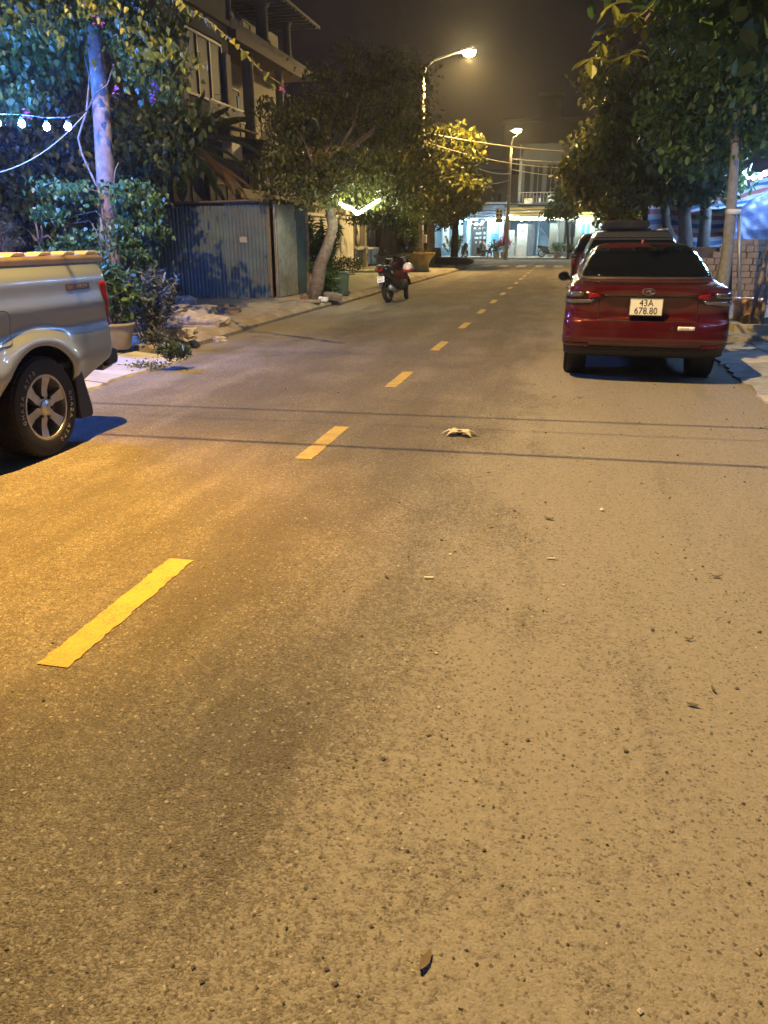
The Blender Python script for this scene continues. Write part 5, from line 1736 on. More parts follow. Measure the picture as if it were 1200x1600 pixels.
curtain("white hanging cloth with a tall dark oval, right of the middle gate pier", Xg - .45, 39.6, 43.8, 1.0, 3.2, 6, M_cloth_w, True)
t = thing("oval_sign", "white upright oval sign standing among spiky plants by the leaning tree", "sign", (at(493, 440, 27).x, 27, .13))
m_ = MB(); m_.lathe([(.001, -.03), (.17, -.03), (.18, 0), (.17, .03), (.001, .03)], (0, 0, 0), 28, 'Y'); o = m_.build("board", M_white, t, True); o.scale = (1, 1, 2.7); o.location = (0, 0, 1.0)
MB().b2(-.02, .02, -.02, .02, 0, .6).build("post", M_steel, t)
m_ = MB(); m_.b2(.02, .05, -.034, -.032, 1.0, 1.25); m_.b2(-.05, -.03, -.034, -.032, 1.1, 1.18); m_.build("mark", M_ink, t)

# V-shaped LED strings hanging in the leaning tree
E_v = emit("bulb_warm_green", (.93, 1.0, .70), 170)
va = [at(532 + 26 * k / 8, 318 + 14 * k / 8 + 1.5 * math.sin(k), 17.3) for k in range(9)]
vb = [at(562 + 30 * k / 8, 332 - 19 * k / 8, 17.3 + .12 * k) for k in range(9)]
light_string("left arm of the V of bright greenish-white bulbs in the leaning tree", va, [p + Vector((0, 0, .07)) for p in va], E_v, .030, "V-shaped strings of bulbs")
light_string("right arm of the V of bright greenish-white bulbs in the leaning tree", vb, [p + Vector((0, 0, .07)) for p in vb], E_v, .030, "V-shaped strings of bulbs")

# ---- leaning tree with a broad fine-leaved crown
B = gp(492, 467, .13)
Y = B.y
tree("leaning_tree", "leaning brown tree with a broad fine-leaved crown, right of the shed", B,
     [at(px, py, Y) - B for px, py in ((490, 470), (496, 445), (500, 415), (512, 385), (520, 355), (515, 325), (508, 300), (512, 260))], [.20, .17, .15, .13, .12, .11, .10, .07],
     [blob(515, 185, 20, 70, 2604, B, .7), blob(590, 160, 20.5, 70, 2480, B, .75), blob(455, 205, 18.5, 52, 1612, B, .7), blob(440, 262, 18, 36, 868, B, .7), blob(620, 240, 20.5, 65, 3100, B, .9), blob(550, 268, 18.4, 70, 3224, B, .55), blob(500, 305, 17.6, 40, 1240, B, .45), blob(470, 290, 17.6, 26, 496, B, .5), blob(600, 300, 18.5, 45, 1364, B, .5),
      blob(640, 130, 22, 38, 558, B, .7), blob(575, 110, 21, 40, 558, B, .6), blob(650, 290, 22, 40, 992, B, .8), blob(480, 265, 19.8, 36, 744, B, .7), blob(580, 345, 21.5, 22, 217, B, .7), blob(545, 305, 20, 40, 558, B, .4), blob(430, 190, 20, 28, 310, B, .6), blob(408, 165, 20, 17, 136, B, .6), blob(500, 118, 20, 26, 310, B, .5), blob(655, 195, 22, 30, 434, B, .7), blob(545, 92, 21, 20, 161, B, .5), blob(675, 335, 23, 22, 248, B, .5), blob(420, 300, 18, 18, 186, B, .4), blob(620, 92, 22, 20, 161, B, .5)],
     .105, L_olive, M_bark, 'dia', 16, None, .25, .19, 48, 61)
spiky("spiky-leaved dracaena clump beside the oval sign", Vector((at(505, 440, 25).x, 25, .13)), 2.0, 16, .38, L_green, 31, "dracaena", .42, "plant")
spiky("low spiky plants at the leaning tree's foot", B + Vector((.15, .5, 0)), .8, 10, .22, L_green, 32, "dracaena", .3, "plant")
t = thing("hedge", "low clipped hedge in front of the pale garden wall", "hedge", Vector((at(530, 425, 31).x, 31, .13)))
leaf_cloud("foliage", blob_points([(0, 0, .3, 1.0, .5, .35, 1500)], np.random.default_rng(6), .12), .09, L_dark, t, 'oval')

# ---- green bin
B = gp(533, 461.5, .13)
t = thing("litter_bin", "dark green plastic wheelie bin standing on the kerb behind the scooter", "bin", B, R(12))
M_bin = plain("bin_green", (.035, .075, .065), .5, vary=.2, vscale=4)
MB().box((0, 0, .25), (.34, .30, .50), None, 0, 1.18).build("body", M_bin, t, bevel=.02)
MB().box((0, 0, .515), (.44, .40, .03)).build("rim", M_bin, t, bevel=.008)
m_ = MB(); m_.prism([(-.21, .53), (.21, .53), (.20, .56), (.10, .585), (-.10, .585), (-.20, .56)], -.19, .19, 'Y'); m_.build("lid", M_bin, t, bevel=.01)
MB().tube([(.24, -.12, .52), (.25, .12, .52)], .018, 8).build("handle", M_bin, t, True)
for s_ in (-1, 1):
    m_ = MB(); m_.lathe([(.06, -.02), (.06, .02), (.001, .02)], (.16, s_ * .14, .06), 12, 'Y', cap=True); m_.build("wheel", M_black, t)

# ---- scooters
def loft(m_, secs, n=16, e=2.6, cap=True, mi=0):
    """secs: (y, x centre, z centre, half width, half height)"""
    o = len(m_.v)
    for (y, xc, zc, hw, hh) in secs:
        for i in range(n):
            th = 2 * math.pi * i / n
            c, s = math.cos(th), math.sin(th)
            m_.v.append((xc + hw * math.copysign(abs(c) ** (2 / e), c), y, zc + hh * math.copysign(abs(s) ** (2 / e), s)))
    for k in range(len(secs) - 1):
        for i in range(n):
            j = (i + 1) % n
            m_.f.append((o + k * n + i, o + k * n + j, o + (k + 1) * n + j, o + (k + 1) * n + i)); m_.m.append(mi)
    if cap:
        m_.f.append(tuple(o + i for i in range(n))); m_.f.append(tuple(o + (len(secs) - 1) * n + i for i in reversed(range(n)))); m_.m += [mi, mi]
    return m_

M_sc_black = paint("scooter_black", (.014, .014, .016), .1, .3)
M_sc_red = paint("scooter_maroon", (.10, .012, .014), .2, .3)

def scooter(label, loc, rz, body_m, accent_m, lean=R(-7)):
    t = thing("motor_scooter", label, "scooter", loc, rz, "parked scooters")
    t.rotation_euler = (0, lean, rz)
    def sw(y, steer=0.0):
        w = part_empty("wheel", t, (0, y, .285), (0, 0, steer))
        m_ = MB(); m_.lathe([(.20, -.04), (.25, -.055), (.278, -.035), (.286, 0), (.278, .035), (.25, .055), (.20, .04)], (0, 0, 0), 32, 'X'); m_.build("tyre", M_rubber, w, True)
        m_ = MB(); m_.lathe([(.205, -.04), (.195, -.03), (.195, .03), (.205, .04)], (0, 0, 0), 32, 'X')
        for k in range(5):
            a = k * 2 * math.pi / 5
            m_.tube([(0, .03 * math.cos(a), .03 * math.sin(a)), (0, .2 * math.cos(a), .2 * math.sin(a))], [.02, .014], 6)
        m_.lathe([(.04, -.05), (.04, .05), (.001, .05)], (0, 0, 0), 12, 'X')
        m_.build("rim", M_alloy, w, 40)
        return w
    sw(0); sw(1.27, R(22))
    m_ = loft(MB(), [(-.36, 0, .80, .03, .03), (-.30, 0, .78, .09, .07), (-.12, 0, .72, .135, .12), (.12, 0, .64, .15, .17), (.36, 0, .56, .14, .20), (.52, 0, .46, .13, .16), (.62, 0, .38, .13, .08)]); m_.build("tail_body", body_m, t, True)
    m_ = loft(MB(), [(-.26, 0, .84, .07, .02), (-.16, 0, .845, .12, .04), (.05, 0, .815, .135, .05), (.25, 0, .775, .13, .05), (.45, 0, .745, .10, .045), (.55, 0, .73, .06, .03)]); m_.build("seat", M_black, t, True)
    m_ = loft(MB(), [(.45, 0, .30, .13, .06), (.7, 0, .28, .15, .05), (.92, 0, .31, .15, .06), (1.02, 0, .45, .17, .12)]); m_.build("footboard", M_black, t, True)
    m_ = loft(MB(), [(.86, 0, .92, .12, .10), (.93, 0, .84, .19, .16), (1.00, 0, .70, .21, .24), (1.08, 0, .62, .17, .20), (1.18, 0, .60, .09, .12), (1.24, 0, .60, .03, .05)]); m_.build("front_apron", accent_m, t, True)
    m_ = loft(MB(), [(.80, 0, 1.02, .07, .05), (.86, 0, 1.03, .14, .07), (.95, 0, 1.01, .13, .07), (1.02, 0, .97, .07, .05)]); m_.build("handlebar_cowl", body_m, t, True)
    m_ = MB(); m_.tube([(-.33, .80, 1.03), (-.2, .84, 1.03), (.2, .84, 1.03), (.33, .80, 1.03)], .016, 8); hb = m_.build("handlebar", M_steel, t, True)
    for s_ in (-1, 1):
        MB().tube([(s_ * .24, .825, 1.03), (s_ * .345, .795, 1.03)], .021, 8).build("grip", M_black, hb, True)
        m_ = MB(); m_.tube([(s_ * .2, .86, 1.04), (s_ * .27, .84, 1.16), (s_ * .30, .83, 1.20)], .007, 6); mi = m_.build("mirror", M_black, t, True)
        m_ = MB(); m_.sphere((s_ * .315, .82, 1.23), (.055, .018, .038), 12, 8); m_.build("mirror_head", M_black, mi, True)
        MB().tube([(s_ * .07, 1.13, .62), (s_ * .075, 1.27, .285)], .022, 8).build("fork", M_steel, t, True)
        MB().sphere((s_ * .12, -.26, .80), (.045, .05, .022), 10, 6).build("rear_indicator", M_clear_lens, t, True)
    m_ = MB()
    for a0, a1 in zip(frange(.2, 2.5, 9)[:-1], frange(.2, 2.5, 9)[1:]):
        m_.add([(x, 1.27 + .315 * math.cos(a), .285 + .315 * math.sin(a)) for a in (a0, a1) for x in (-.06, .06)], [(0, 1, 3, 2)])
    o = m_.build("front_mudguard", accent_m, t, True); md = o.modifiers.new("t", 'SOLIDIFY'); md.thickness = .008
    m_ = loft(MB(), [(-.05, .0, .31, .07, .09), (.15, 0, .34, .10, .13), (.40, 0, .34, .10, .12), (.55, 0, .33, .07, .07)]); m_.build("engine", M_black, t, True)
    m_ = MB(); m_.tube([(.13, .40, .22), (.15, .1, .27), (.165, -.22, .36)], [.02, .05, .06], 12); m_.build("exhaust", M_steel, t, True)
    m_ = MB(); m_.sphere((0, -.35, .775), (.09, .03, .04), 12, 7); m_.build("tail_lamp", M_red_lens, t, True)
    m_ = MB(); m_.prism([(-.30, .70), (-.24, .72), (-.34, .40), (-.37, .40)], -.05, .05, 'X'); m_.build("rear_mudguard", M_black, t)
    m_ = MB(); m_.box((0, -.355, .56), (.19, .008, .14), Matrix.Rotation(R(-12), 3, 'X')); pl = m_.build("number_plate", M_plate, t)
    for txt, z in (("43-D1", .595), ("628.35", .535)):
        me = text_mesh(txt, .06, .001, .85)
        me.transform(Matrix.Translation((0, -.362 + (z - .56) * .2, z)) @ Matrix.Rotation(R(90 - 12), 4, 'X'))
        link("lettering", me, M_ink, pl)
    m_ = MB(); m_.sphere((0, 1.02, .96), (.09, .04, .045), 12, 7); m_.build("headlamp", M_clear_lens, t, True)
    MB().tube([(-.10, .45, .25), (-.24, .50, .01)], .012, 6).build("side_stand", M_steel, t, True)
    MB().tube([(-.09, -.30, .86), (-.07, -.42, .89), (.07, -.42, .89), (.09, -.30, .86)], .012, 6).build("grab_rail", M_steel, t, True)
    return t
sp = gp(606, 473, 0)
scooter("black scooter with maroon front parked in the gutter beside the green bin", (sp.x, sp.y + .1, 0), R(-9), M_sc_black, M_sc_red)
t = thing("helmet", "red and white helmet hanging on the gutter-parked scooter's front", "helmet", (sp.x + .34, sp.y + .78, .80))
MB().sphere((0, 0, 0), (.13, .15, .125), 16, 10).build("shell", plain("helmet_white", (.75, .70, .66), .3, coat=.6, vary=.05), t, True)
m_ = MB(); m_.lathe([(.10, -.10), (.135, -.06), (.136, -.01)], (0, 0, -.005), 20); m_.build("red_band", plain("helmet_red", (.45, .05, .04), .3, coat=.6), t, True)
MB().prism([(.06, .0), (.19, -.03), (.19, -.02), (.06, .03)], -.08, .08, 'X').build("peak", plain("helmet_red", (.45, .05, .04), .3), t)

# ---- bonsai on a stone base, pots, trees round the nearer lamp pole
B = Vector((at(610, 410, 35).x, 35, .13))
t = thing("stone_table", "grey stone plinth table under the bonsai near the gate", "plinth", B)
MB().box((0, 0, .62), (1.3, .9, .12)).build("top", plain("stone_grey", (.22, .22, .21), .8, vary=.3, bstr=.5), t, bevel=.02)
for s_ in (-1, 1):
    MB().box((s_ * .42, 0, .28), (.22, .6, .56)).build("foot", plain("stone_grey", (.22, .22, .21), .8), t, bevel=.02)
B2 = B + Vector((0, 0, .68))
tree("bonsai_tree", "thick-trunked bonsai tree on the grey stone plinth", B2, [(0, 0, 0), (-.05, 0, .4), (0, 0, .9), (-.08, 0, 1.5), (0, 0, 2.0)], [.62, .42, .36, .28, .16],
     [blob(600, 345, 35, 26, 700, B2, .4), blob(640, 330, 35, 34, 900, B2, .5), blob(565, 345, 34, 18, 300, B2, .5), blob(635, 365, 35, 20, 600, B2, .4), blob(590, 310, 35, 35, 900, B2, .6), blob(645, 390, 35, 13, 250, B2, .5)], .14, L_green, M_bark_d, 'dia', 10, None, .2, .16, 22, 62)
M_pot_y = plain("glazed_ochre", (.36, .27, .08), .35, vary=.3, vscale=3, coat=.4)
B = gp(655, 424, .13)
t = thing("planter_pot", "huge ochre-glazed waisted planter behind the nearer lamp pole", "planter", B)
MB().lathe([(.42, 0), (.46, .04), (.43, .12), (.40, .3), (.50, .5), (.66, .68), (.70, .72), (.70, .78), (.62, .78), (.58, .68)], (0, 0, 0), 32).build("pot", M_pot_y, t, True)
MB().lathe([(.60, .70), (.001, .72)], (0, 0, 0), 20).build("soil", M_soil, t)
leaf_cloud("plant", blob_points([(0, 0, .85, .5, .5, .12, 300)], np.random.default_rng(9), .1), .10, L_dry, t, 'long')
MB().tube([(.12, -.15, 0), (.12, -.15, 2.6)], .022, 6).build("conduit", M_rail_w, L1, True)
MB().box((.19, -.12, 1.35), (.22, .14, .34)).build("meter_box", M_white, L1, bevel=.01)
MB().tube([(.0, -.17, 2.6), (-.12, -.16, 2.0), (-.02, -.17, .2)], .016, 6).build("loose_cable", M_wire, L1, True)
B = Vector((at(672, 420, 40).x, 40, .13))
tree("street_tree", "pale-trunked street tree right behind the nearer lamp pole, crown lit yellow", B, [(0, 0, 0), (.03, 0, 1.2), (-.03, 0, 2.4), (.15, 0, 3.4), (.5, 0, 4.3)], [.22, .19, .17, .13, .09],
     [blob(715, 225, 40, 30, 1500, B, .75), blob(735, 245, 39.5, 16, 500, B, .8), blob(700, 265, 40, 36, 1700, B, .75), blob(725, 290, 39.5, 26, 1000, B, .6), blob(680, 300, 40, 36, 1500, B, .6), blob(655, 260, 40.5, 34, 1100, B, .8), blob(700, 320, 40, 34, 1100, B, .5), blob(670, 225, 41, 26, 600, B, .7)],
     .26, L_lamplit, M_bark, 'oval', 14, None, .2, .22, 16, 63)
B = Vector((at(640, 410, 43).x, 43, .13))
tree("street_tree", "dark street tree left of the nearer lamp pole", B, [(0, 0, 0), (.1, 0, 1.4), (0, 0, 2.8)], [.2, .17, .12],
     [blob(635, 300, 43, 45, 1900, B, .8), blob(610, 340, 43, 30, 900, B, .8), blob(655, 345, 43, 30, 900, B, .7), blob(640, 370, 43, 25, 600, B, .7), blob(620, 260, 43, 36, 1100, B, .8)], .24, L_dark, M_bark_d, 'oval', 10, None, .2, .25, 22, 64)
B = Vector((at(712, 408, 46).x, 45.2, .13))
tree("street_tree", "dark-trunked tree on the corner in front of the cafe", B, [(0, 0, 0), (.05, 0, 1.5), (0, 0, 2.8), (-.1, 0, 3.4)], [.22, .19, .16, .1],
     [blob(690, 335, 45, 30, 1100, B, .6), blob(720, 325, 45, 25, 700, B, .5), blob(700, 300, 46, 35, 900, B, .6), blob(668, 340, 46, 26, 700, B, .7)], .24, L_olive, M_bark_d, 'oval', 10, None, .2, .25, 22, 65)
B = gp(705, 417, .13)
t = thing("planter_bench", "long dark red boat-shaped planter on the street corner", "planter", B)
m_ = MB()
m_ = loft(m_, [(-.5, 0, .34, .9, .02), (-.48, 0, .30, 1.0, .12), (0, 0, .28, 1.15, .20), (.48, 0, .30, 1.0, .12), (.5, 0, .34, .9, .02)], 24, 3)
m_.build("tub", plain("maroon_glaze", (.07, .02, .02), .5, vary=.3, coat=.3), t, True)
for s_ in (-1, 1):
    MB().box((s_ * .6, 0, .05), (.25, .5, .1)).build("foot", M_conc, t)
t = thing("stone_stool", "pale drum-shaped stone stool beside the maroon planter", "stool", Vector((at(683, 400, 44).x, 44.0, .5)))
t.location.z = .13
MB().lathe([(.001, 0), (.17, 0), (.22, .2), (.23, .45), (.22, .7), (.18, .88), (.001, .9)], (0, 0, 0), 20).build("drum", plain("stone_tan", (.34, .27, .18), .8, vary=.2), t, True)
spiky("leafy shrub standing left of the cafe's light blue columns", Vector((at(700, 400, 60).x, 63.2, .12)), 1.7, 16, .4, L_green, 35, "shrub", .35)
# ================================================================== right side of the street
# ---- thin staked tree beside the sedan
B = gp(1127, 478, .14)
Y = B.y
M_bark_p = plain("bark_pale", (.26, .25, .23), .85, vary=.3, vscale=9, bstr=.7, bscale=40)
t = tree("staked_tree", "slim pale street tree held by three poles, right of the red sedan", B,
     [at(px, py, Y) - B for px, py in ((1124, 482), (1130, 440), (1137, 390), (1143, 320), (1148, 250), (1150, 190), (1152, 150))], [.15, .13, .12, .10, .085, .08, .07],
     [blob(1110, 150, Y, 60, 1500, B, .8), blob(1165, 120, Y + .3, 60, 1500, B, .8), blob(1060, 185, Y + .8, 55, 1300, B, .8), blob(1190, 200, Y, 40, 700, B, .8), blob(1090, 235, Y + .6, 45, 900, B, .7), blob(1180, 60, Y, 60, 1200, B, .8), blob(1100, 80, Y + .4, 60, 1200, B, .8), blob(1230, 130, Y, 70, 1000, B, .9)],
     .15, L_green, M_bark_p, 'oval', 18, None, .2, .2, 14, 71)
for k, ((a, b), (c, d), dy, mt) in enumerate((((1150, 332), (1108, 470), .35, M_steel), ((1155, 332), (1157, 470), -.1, M_steel), ((1144, 335), (1141, 470), .25, M_frame))):
    p0 = at(a, b, Y); p1 = at(c, d, Y + dy); p1.z = .13
    MB().tube([p0 - B, p1 - B], .035, 8).build("stake", mt, t, True)
MB().tube([at(1146, 331, Y) - B - Vector((0, 0, .05)), at(1146, 331, Y) - B + Vector((0, 0, .05))], .15, 10).build("collar", M_white, t, True)

# ---- bigger dark trees behind
def rtree(lab, px, basepy, Y, trunk_px, rad, blobs, leaf, mat, seed, sh='oval', bark=None, br=12):
    B = Vector((at(px, basepy, Y).x, Y, .13))
    return tree("street_tree", lab, B, [Vector((0, 0, 0))] + [at(a, b, Y) - B for a, b in trunk_px], rad, [blob(a, b, Y + dz, r, n, B, f) for a, b, dz, r, n, f in blobs], leaf, mat, bark or M_bark_d, sh, br, "dark trees along the right pavement", .25, .26, 40, seed)
dt = rtree("thick dark double-trunked tree in front of the striped tarpaulin", 1073, 430, 24.0, ((1072, 380), (1068, 320), (1066, 290), (1060, 240)), [.22, .19, .17, .16, .11],
      ((1040, 250, 0, 60, 1728, .8), (990, 200, .5, 60, 1728, .9), (1075, 285, -.6, 50, 1224, .45), (1015, 150, .5, 60, 1368, .8), (960, 250, .5, 42, 936, .8), (1060, 180, 0, 60, 1224, .8), (1110, 270, -1, 45, 864, .6), (1000, 290, 0, 42, 792, .45)), .19, L_dark, 72)
MB().tube([Vector((.36, .05, 0)), Vector((.34, .05, 1.2)), Vector((.30, .03, 2.0)), Vector((.12, 0, 2.8))], [.20, .17, .15, .10], 9).build("trunk", M_bark_d, dt, True)
rtree("crooked small tree with a forked trunk beside the striped tarpaulin", 1052, 430, 25.0, ((1050, 372), (1042, 355), (1040, 330), (1036, 305), (1030, 285)), [.16, .14, .12, .11, .09, .06],
      ((1010, 290, 0, 34, 576, .6), (1040, 275, 0, 34, 504, .6), (985, 300, 1, 30, 504, .5)), .17, L_dark, 73)
rtree("dark tree behind the roof box, trunk leaning left", 1014, 430, 29.0, ((1012, 375), (1014, 345), (1010, 315), (1000, 290)), [.26, .24, .22, .19, .12],
      ((960, 250, 0, 48, 1296, .9), (930, 280, .5, 34, 792, .8), (985, 175, 0, 50, 1080, .9), (960, 140, 1, 40, 648, .9), (1000, 305, 0, 34, 504, .4), (910, 265, 1, 26, 432, .9), (950, 310, 2, 28, 360, .35)), .22, L_olive, 74)
rtree("tall dark tree at the far end of the right-hand row", 960, 420, 36.0, ((958, 380), (956, 340), (958, 300), (960, 260)), [.2, .18, .16, .14, .1],
      ((925, 240, 0, 32, 720, .9), (945, 190, 0, 36, 720, 1.0), (905, 290, 0, 24, 504, .7), (950, 120, 0, 34, 504, 1.0), (935, 310, 0, 26, 432, .4), (975, 320, 0, 22, 360, .5)), .24, L_olive, 75)
rtree("green-lit small tree above the row of parked cars", 975, 410, 42.0, ((976, 380), (972, 350), (970, 330)), [.09, .08, .07, .05],
      ((960, 335, 0, 20, 432, .7), (985, 345, 0, 14, 288, .7), (945, 345, 0, 12, 180, .7)), .22, L_green, 76, br=6)
rtree("slender small tree in front of the far shops, lit green from below", 887, 405, 58.0, ((888, 385), (886, 355), (884, 335)), [.10, .09, .08, .05],
      ((880, 322, 0, 20, 504, .7), (895, 330, 0, 16, 288, .6), (868, 335, 0, 12, 180, .5), (885, 305, 0, 18, 324, .7)), .28, L_green, 77, br=8)

# ---- broad-leaved spray hanging into the top right corner
B = Vector((4.6, 10.5, .1))
t = thing("frangipani_tree", "broad-leaved tree reaching into the top right corner of the picture", "tree", B)
MB().tube([(0, 0, 0), (.05, 0, 1.5), (-.05, 0, 3.0), (-.3, 0, 4.4)], [.14, .12, .11, .09], 10).build("trunk", M_bark_p, t, True)
for pts in ([(1330, -120), (1150, -60), (1040, -10), (985, 40), (940, 80)], [(1150, -60), (1060, -20), (1000, -5), (955, 8)], [(1040, -10), (1010, 30), (990, 70), (985, 95)]):
    MB().tube([at(a, b, 8.6) - B for a, b in pts], [.022, .016, .012, .008, .005][:len(pts)], 6).build("branch", M_bark_d, t, True)
me_f = leaf_mesh('oval', L_lamplit)
me_g = leaf_mesh('oval', L_green)
r = random.Random(12)
def whorl(px, py, Y, n, size, me):
    c = at(px, py, Y) - B
    for k in range(n):
        a = 2 * math.pi * k / n + r.uniform(-.4, .4)
        el = r.uniform(-1.1, .15)
        d = Vector((math.cos(a) * math.cos(el), math.sin(a) * math.cos(el), math.sin(el)))
        q = d.to_track_quat('Y', 'Z')
        e = q.to_euler()
        s = size * r.uniform(.75, 1.2)
        inst("leaf", me, c + d * s * .5, (e.x, e.y, e.z + 0), (s * .85, s, s), t)
for px, py, Y, n, s, me in ((925, 90, 8.6, 7, .21, me_f), (940, 65, 8.6, 6, .18, me_f), (960, 45, 8.6, 7, .18, me_f), (958, 5, 8.5, 6, .2, me_f), (985, 20, 8.6, 8, .22, me_f), (1000, 35, 8.7, 7, .20, me_f), (985, 85, 8.6, 6, .17, me_f), (1015, 10, 8.7, 8, .2, me_g), (1040, 40, 8.8, 8, .19, me_g), (1070, 15, 8.9, 8, .2, me_g),
                            (1065, 55, 9, 7, .18, me_g), (1100, 35, 9, 8, .19, me_g), (1130, 15, 9, 8, .19, me_g), (1125, 60, 9.2, 7, .17, me_g), (1160, 40, 9.1, 8, .18, me_g), (1185, 15, 9, 8, .19, me_g), (1190, 70, 9.2, 7, .18, me_g), (1045, -10, 8.7, 8, .2, me_g), (1100, -10, 8.7, 8, .2, me_g), (1160, -15, 8.8, 8, .2, me_g), (1030, 65, 9, 5, .15, me_g), (1165, 95, 9.5, 6, .16, me_g)):
    whorl(px, py, Y, n, s, me)
leaf_cloud("crown", blob_points([blob(1120, -80, 9, 110, 900, B, .6), blob(1250, 0, 9.5, 90, 900, B, .9), blob(1180, 30, 10, 50, 300, B, .8)], np.random.default_rng(21), .22, 12), .19, L_green, t, 'oval', .3)

# ---- striped tarpaulins
def tarp_material(name, cols, pitch, rough=.45):
    m, nt, b = _mat(name)
    tc = nt.nodes.new("ShaderNodeTexCoord")
    sep = nt.nodes.new("ShaderNodeSeparateXYZ")
    nt.links.new(tc.outputs["UV"], sep.inputs[0])
    f = math_n(nt, 'FRACT', math_n(nt, 'DIVIDE', sep.outputs[1], pitch))
    n = len(cols)
    c = ramp(nt, f, [(k / n, cc) for k, cc in enumerate(cols)], 'CONSTANT')
    nz = noise(nt, tc.outputs["Object"], 3, 4)
    c = mixc(nt, ramp(nt, nz, [(.4, 0.0), (.75, .35)]), c, (.18, .17, .16))
    nt.links.new(c, b.inputs["Base Color"])
    b.inputs["Roughness"].default_value = rough
    tr = nt.nodes.new("ShaderNodeBsdfTranslucent")
    nt.links.new(c, tr.inputs[0])
    mx = nt.nodes.new("ShaderNodeMixShader"); mx.inputs[0].default_value = .35
    nt.links.new(b.outputs[0], mx.inputs[1]); nt.links.new(tr.outputs[0], mx.inputs[2])
    nt.links.new(mx.outputs[0], nt.nodes["Material Output"].inputs[0])
    bump(nt, noise(nt, tc.outputs["Object"], 9, 4), .5, .03, b)
    return m
WH, BL, RD = (.55, .56, .60), (.05, .17, .36), (.42, .10, .11)
M_tarp = tarp_material("tarp_striped", [WH, BL, WH, RD], .62)
M_tarp_b = tarp_material("tarp_navy", [(.05, .06, .13), (.075, .085, .17), (.045, .055, .12), (.09, .09, .15)], .42)
def tarp(label, corners, mat, wr, seed, cat="tarpaulin", nx=40, ny=26, sag=0.0):
    """corners: bottom-left, bottom-right, top-right, top-left in the world"""
    c = [Vector(p) for p in corners]
    o = c[0].copy()
    nrm = (c[1] - c[0]).cross(c[3] - c[0]).normalized()
    rr = random.Random(seed)
    ph = [rr.uniform(0, 6.28) for _ in range(8)]
    vs, uv = [], []
    H_ = (c[3] - c[0]).length
    for j in range(ny + 1):
        for i in range(nx + 1):
            u, v_ = i / nx, j / ny
            p = c[0].lerp(c[1], u).lerp(c[3].lerp(c[2], u), v_)
            d = wr * (math.sin(u * 9 + ph[0] + v_ * 3) + .6 * math.sin(u * 19 + ph[1] - v_ * 7) + .5 * math.sin(v_ * 13 + ph[2] + u * 4) + .35 * math.sin(u * 37 + v_ * 17 + ph[3]))
            p = p + nrm * d - Vector((0, 0, sag * 4 * u * (1 - u)))
            vs.append(tuple(p - o)); uv.append((u, v_ * H_ + .05 * math.sin(u * 7 + ph[4])))
    m_ = MB(); m_.add(vs, [(j * (nx + 1) + i, j * (nx + 1) + i + 1, (j + 1) * (nx + 1) + i + 1, (j + 1) * (nx + 1) + i) for j in range(ny) for i in range(nx)])
    me = m_.mesh("tarpaulin")
    ul = me.uv_layers.new(name="UVMap")
    for lp in me.loops:
        ul.data[lp.index].uv = uv[lp.vertex_index]
    ob = link("tarpaulin", me, mat, None, True)
    md = ob.modifiers.new("t", 'SOLIDIFY'); md.thickness = .004
    ob.location = o
    return tag(ob, label, cat, "tarpaulins behind the brick stack")
tarp("red, white and blue striped tarpaulin hung behind the dark trunks", (at(1012, 392, 27), at(1135, 388, 27), at(1135, 312, 27), at(1012, 292, 27)), M_tarp, .03, 1)
tarp("brightly lit striped tarpaulin sloping up under the bulbs at the right edge", (at(1078, 334, 25.2), at(1250, 308, 25), at(1250, 256, 26), at(1078, 288, 26.5)), M_tarp, .03, 2)
tarp("navy tarpaulin draped at the right edge above the brick stack", (at(1142, 384, 24), at(1260, 380, 23.7), at(1260, 256, 24), at(1142, 334, 24.5)), M_tarp_b, .04, 3)

# ---- bricks stacked at the back of the pavement
M_brick = plain("block_tan", (.33, .25, .19), .9, vary=.35, vscale=3, dirt=(.24, .19, .15), bstr=.6, bscale=50)
B = Vector((2.9, 21.3, .13))
t = thing("brick_stack", "stack of tan building blocks at the back of the right pavement", "brick stack", B)
r = random.Random(31)
bw, bh, bd = .285, .150, .19
ms = []
for k in range(6):
    m_ = MB(); m_.box((0, 0, 0), (bw * .97 * (1 if k < 4 else .62), bd, bh * .96)); me = m_.mesh("brick")
    bm = bmesh.new(); bm.from_mesh(me); bmesh.ops.bevel(bm, geom=bm.edges[:], offset=.008, segments=1, affect='EDGES'); bm.to_mesh(me); bm.free()
    jitter(me, .0015, k); me.materials.append(M_brick); ms.append(me)
for row in range(9):
    x = .0 + (.14 if row % 2 else 0)
    while x < 2.9:
        if not (x < .75 and row > 4 + 4 * x / .75 and row > 5):
            k = r.choice((0, 1, 2, 3, 3, 4, 5)); w_ = bw if k < 4 else bw * .64
            inst("brick", ms[k], (x + w_ / 2, r.uniform(-.035, .035), bh * (row + .5)), (0, 0, r.uniform(-.03, .03)), parent=t)
            x += w_ + .008
        else:
            x += bw
w_ = MB(); w_.b2(.12, 2.85, .12, .9, 0, 1.15); w_.build("inner_core", plain("block_core", (.12, .09, .07), .9), t)
for row in range(5):
    for q in range(3):
        inst("brick", ms[(row + q) % 4], (-.35 + q * .05 - row * .02, -.55 + q * .3, bh * (row + .5)), (0, 0, R(90) + r.uniform(-.05, .05)), parent=t)

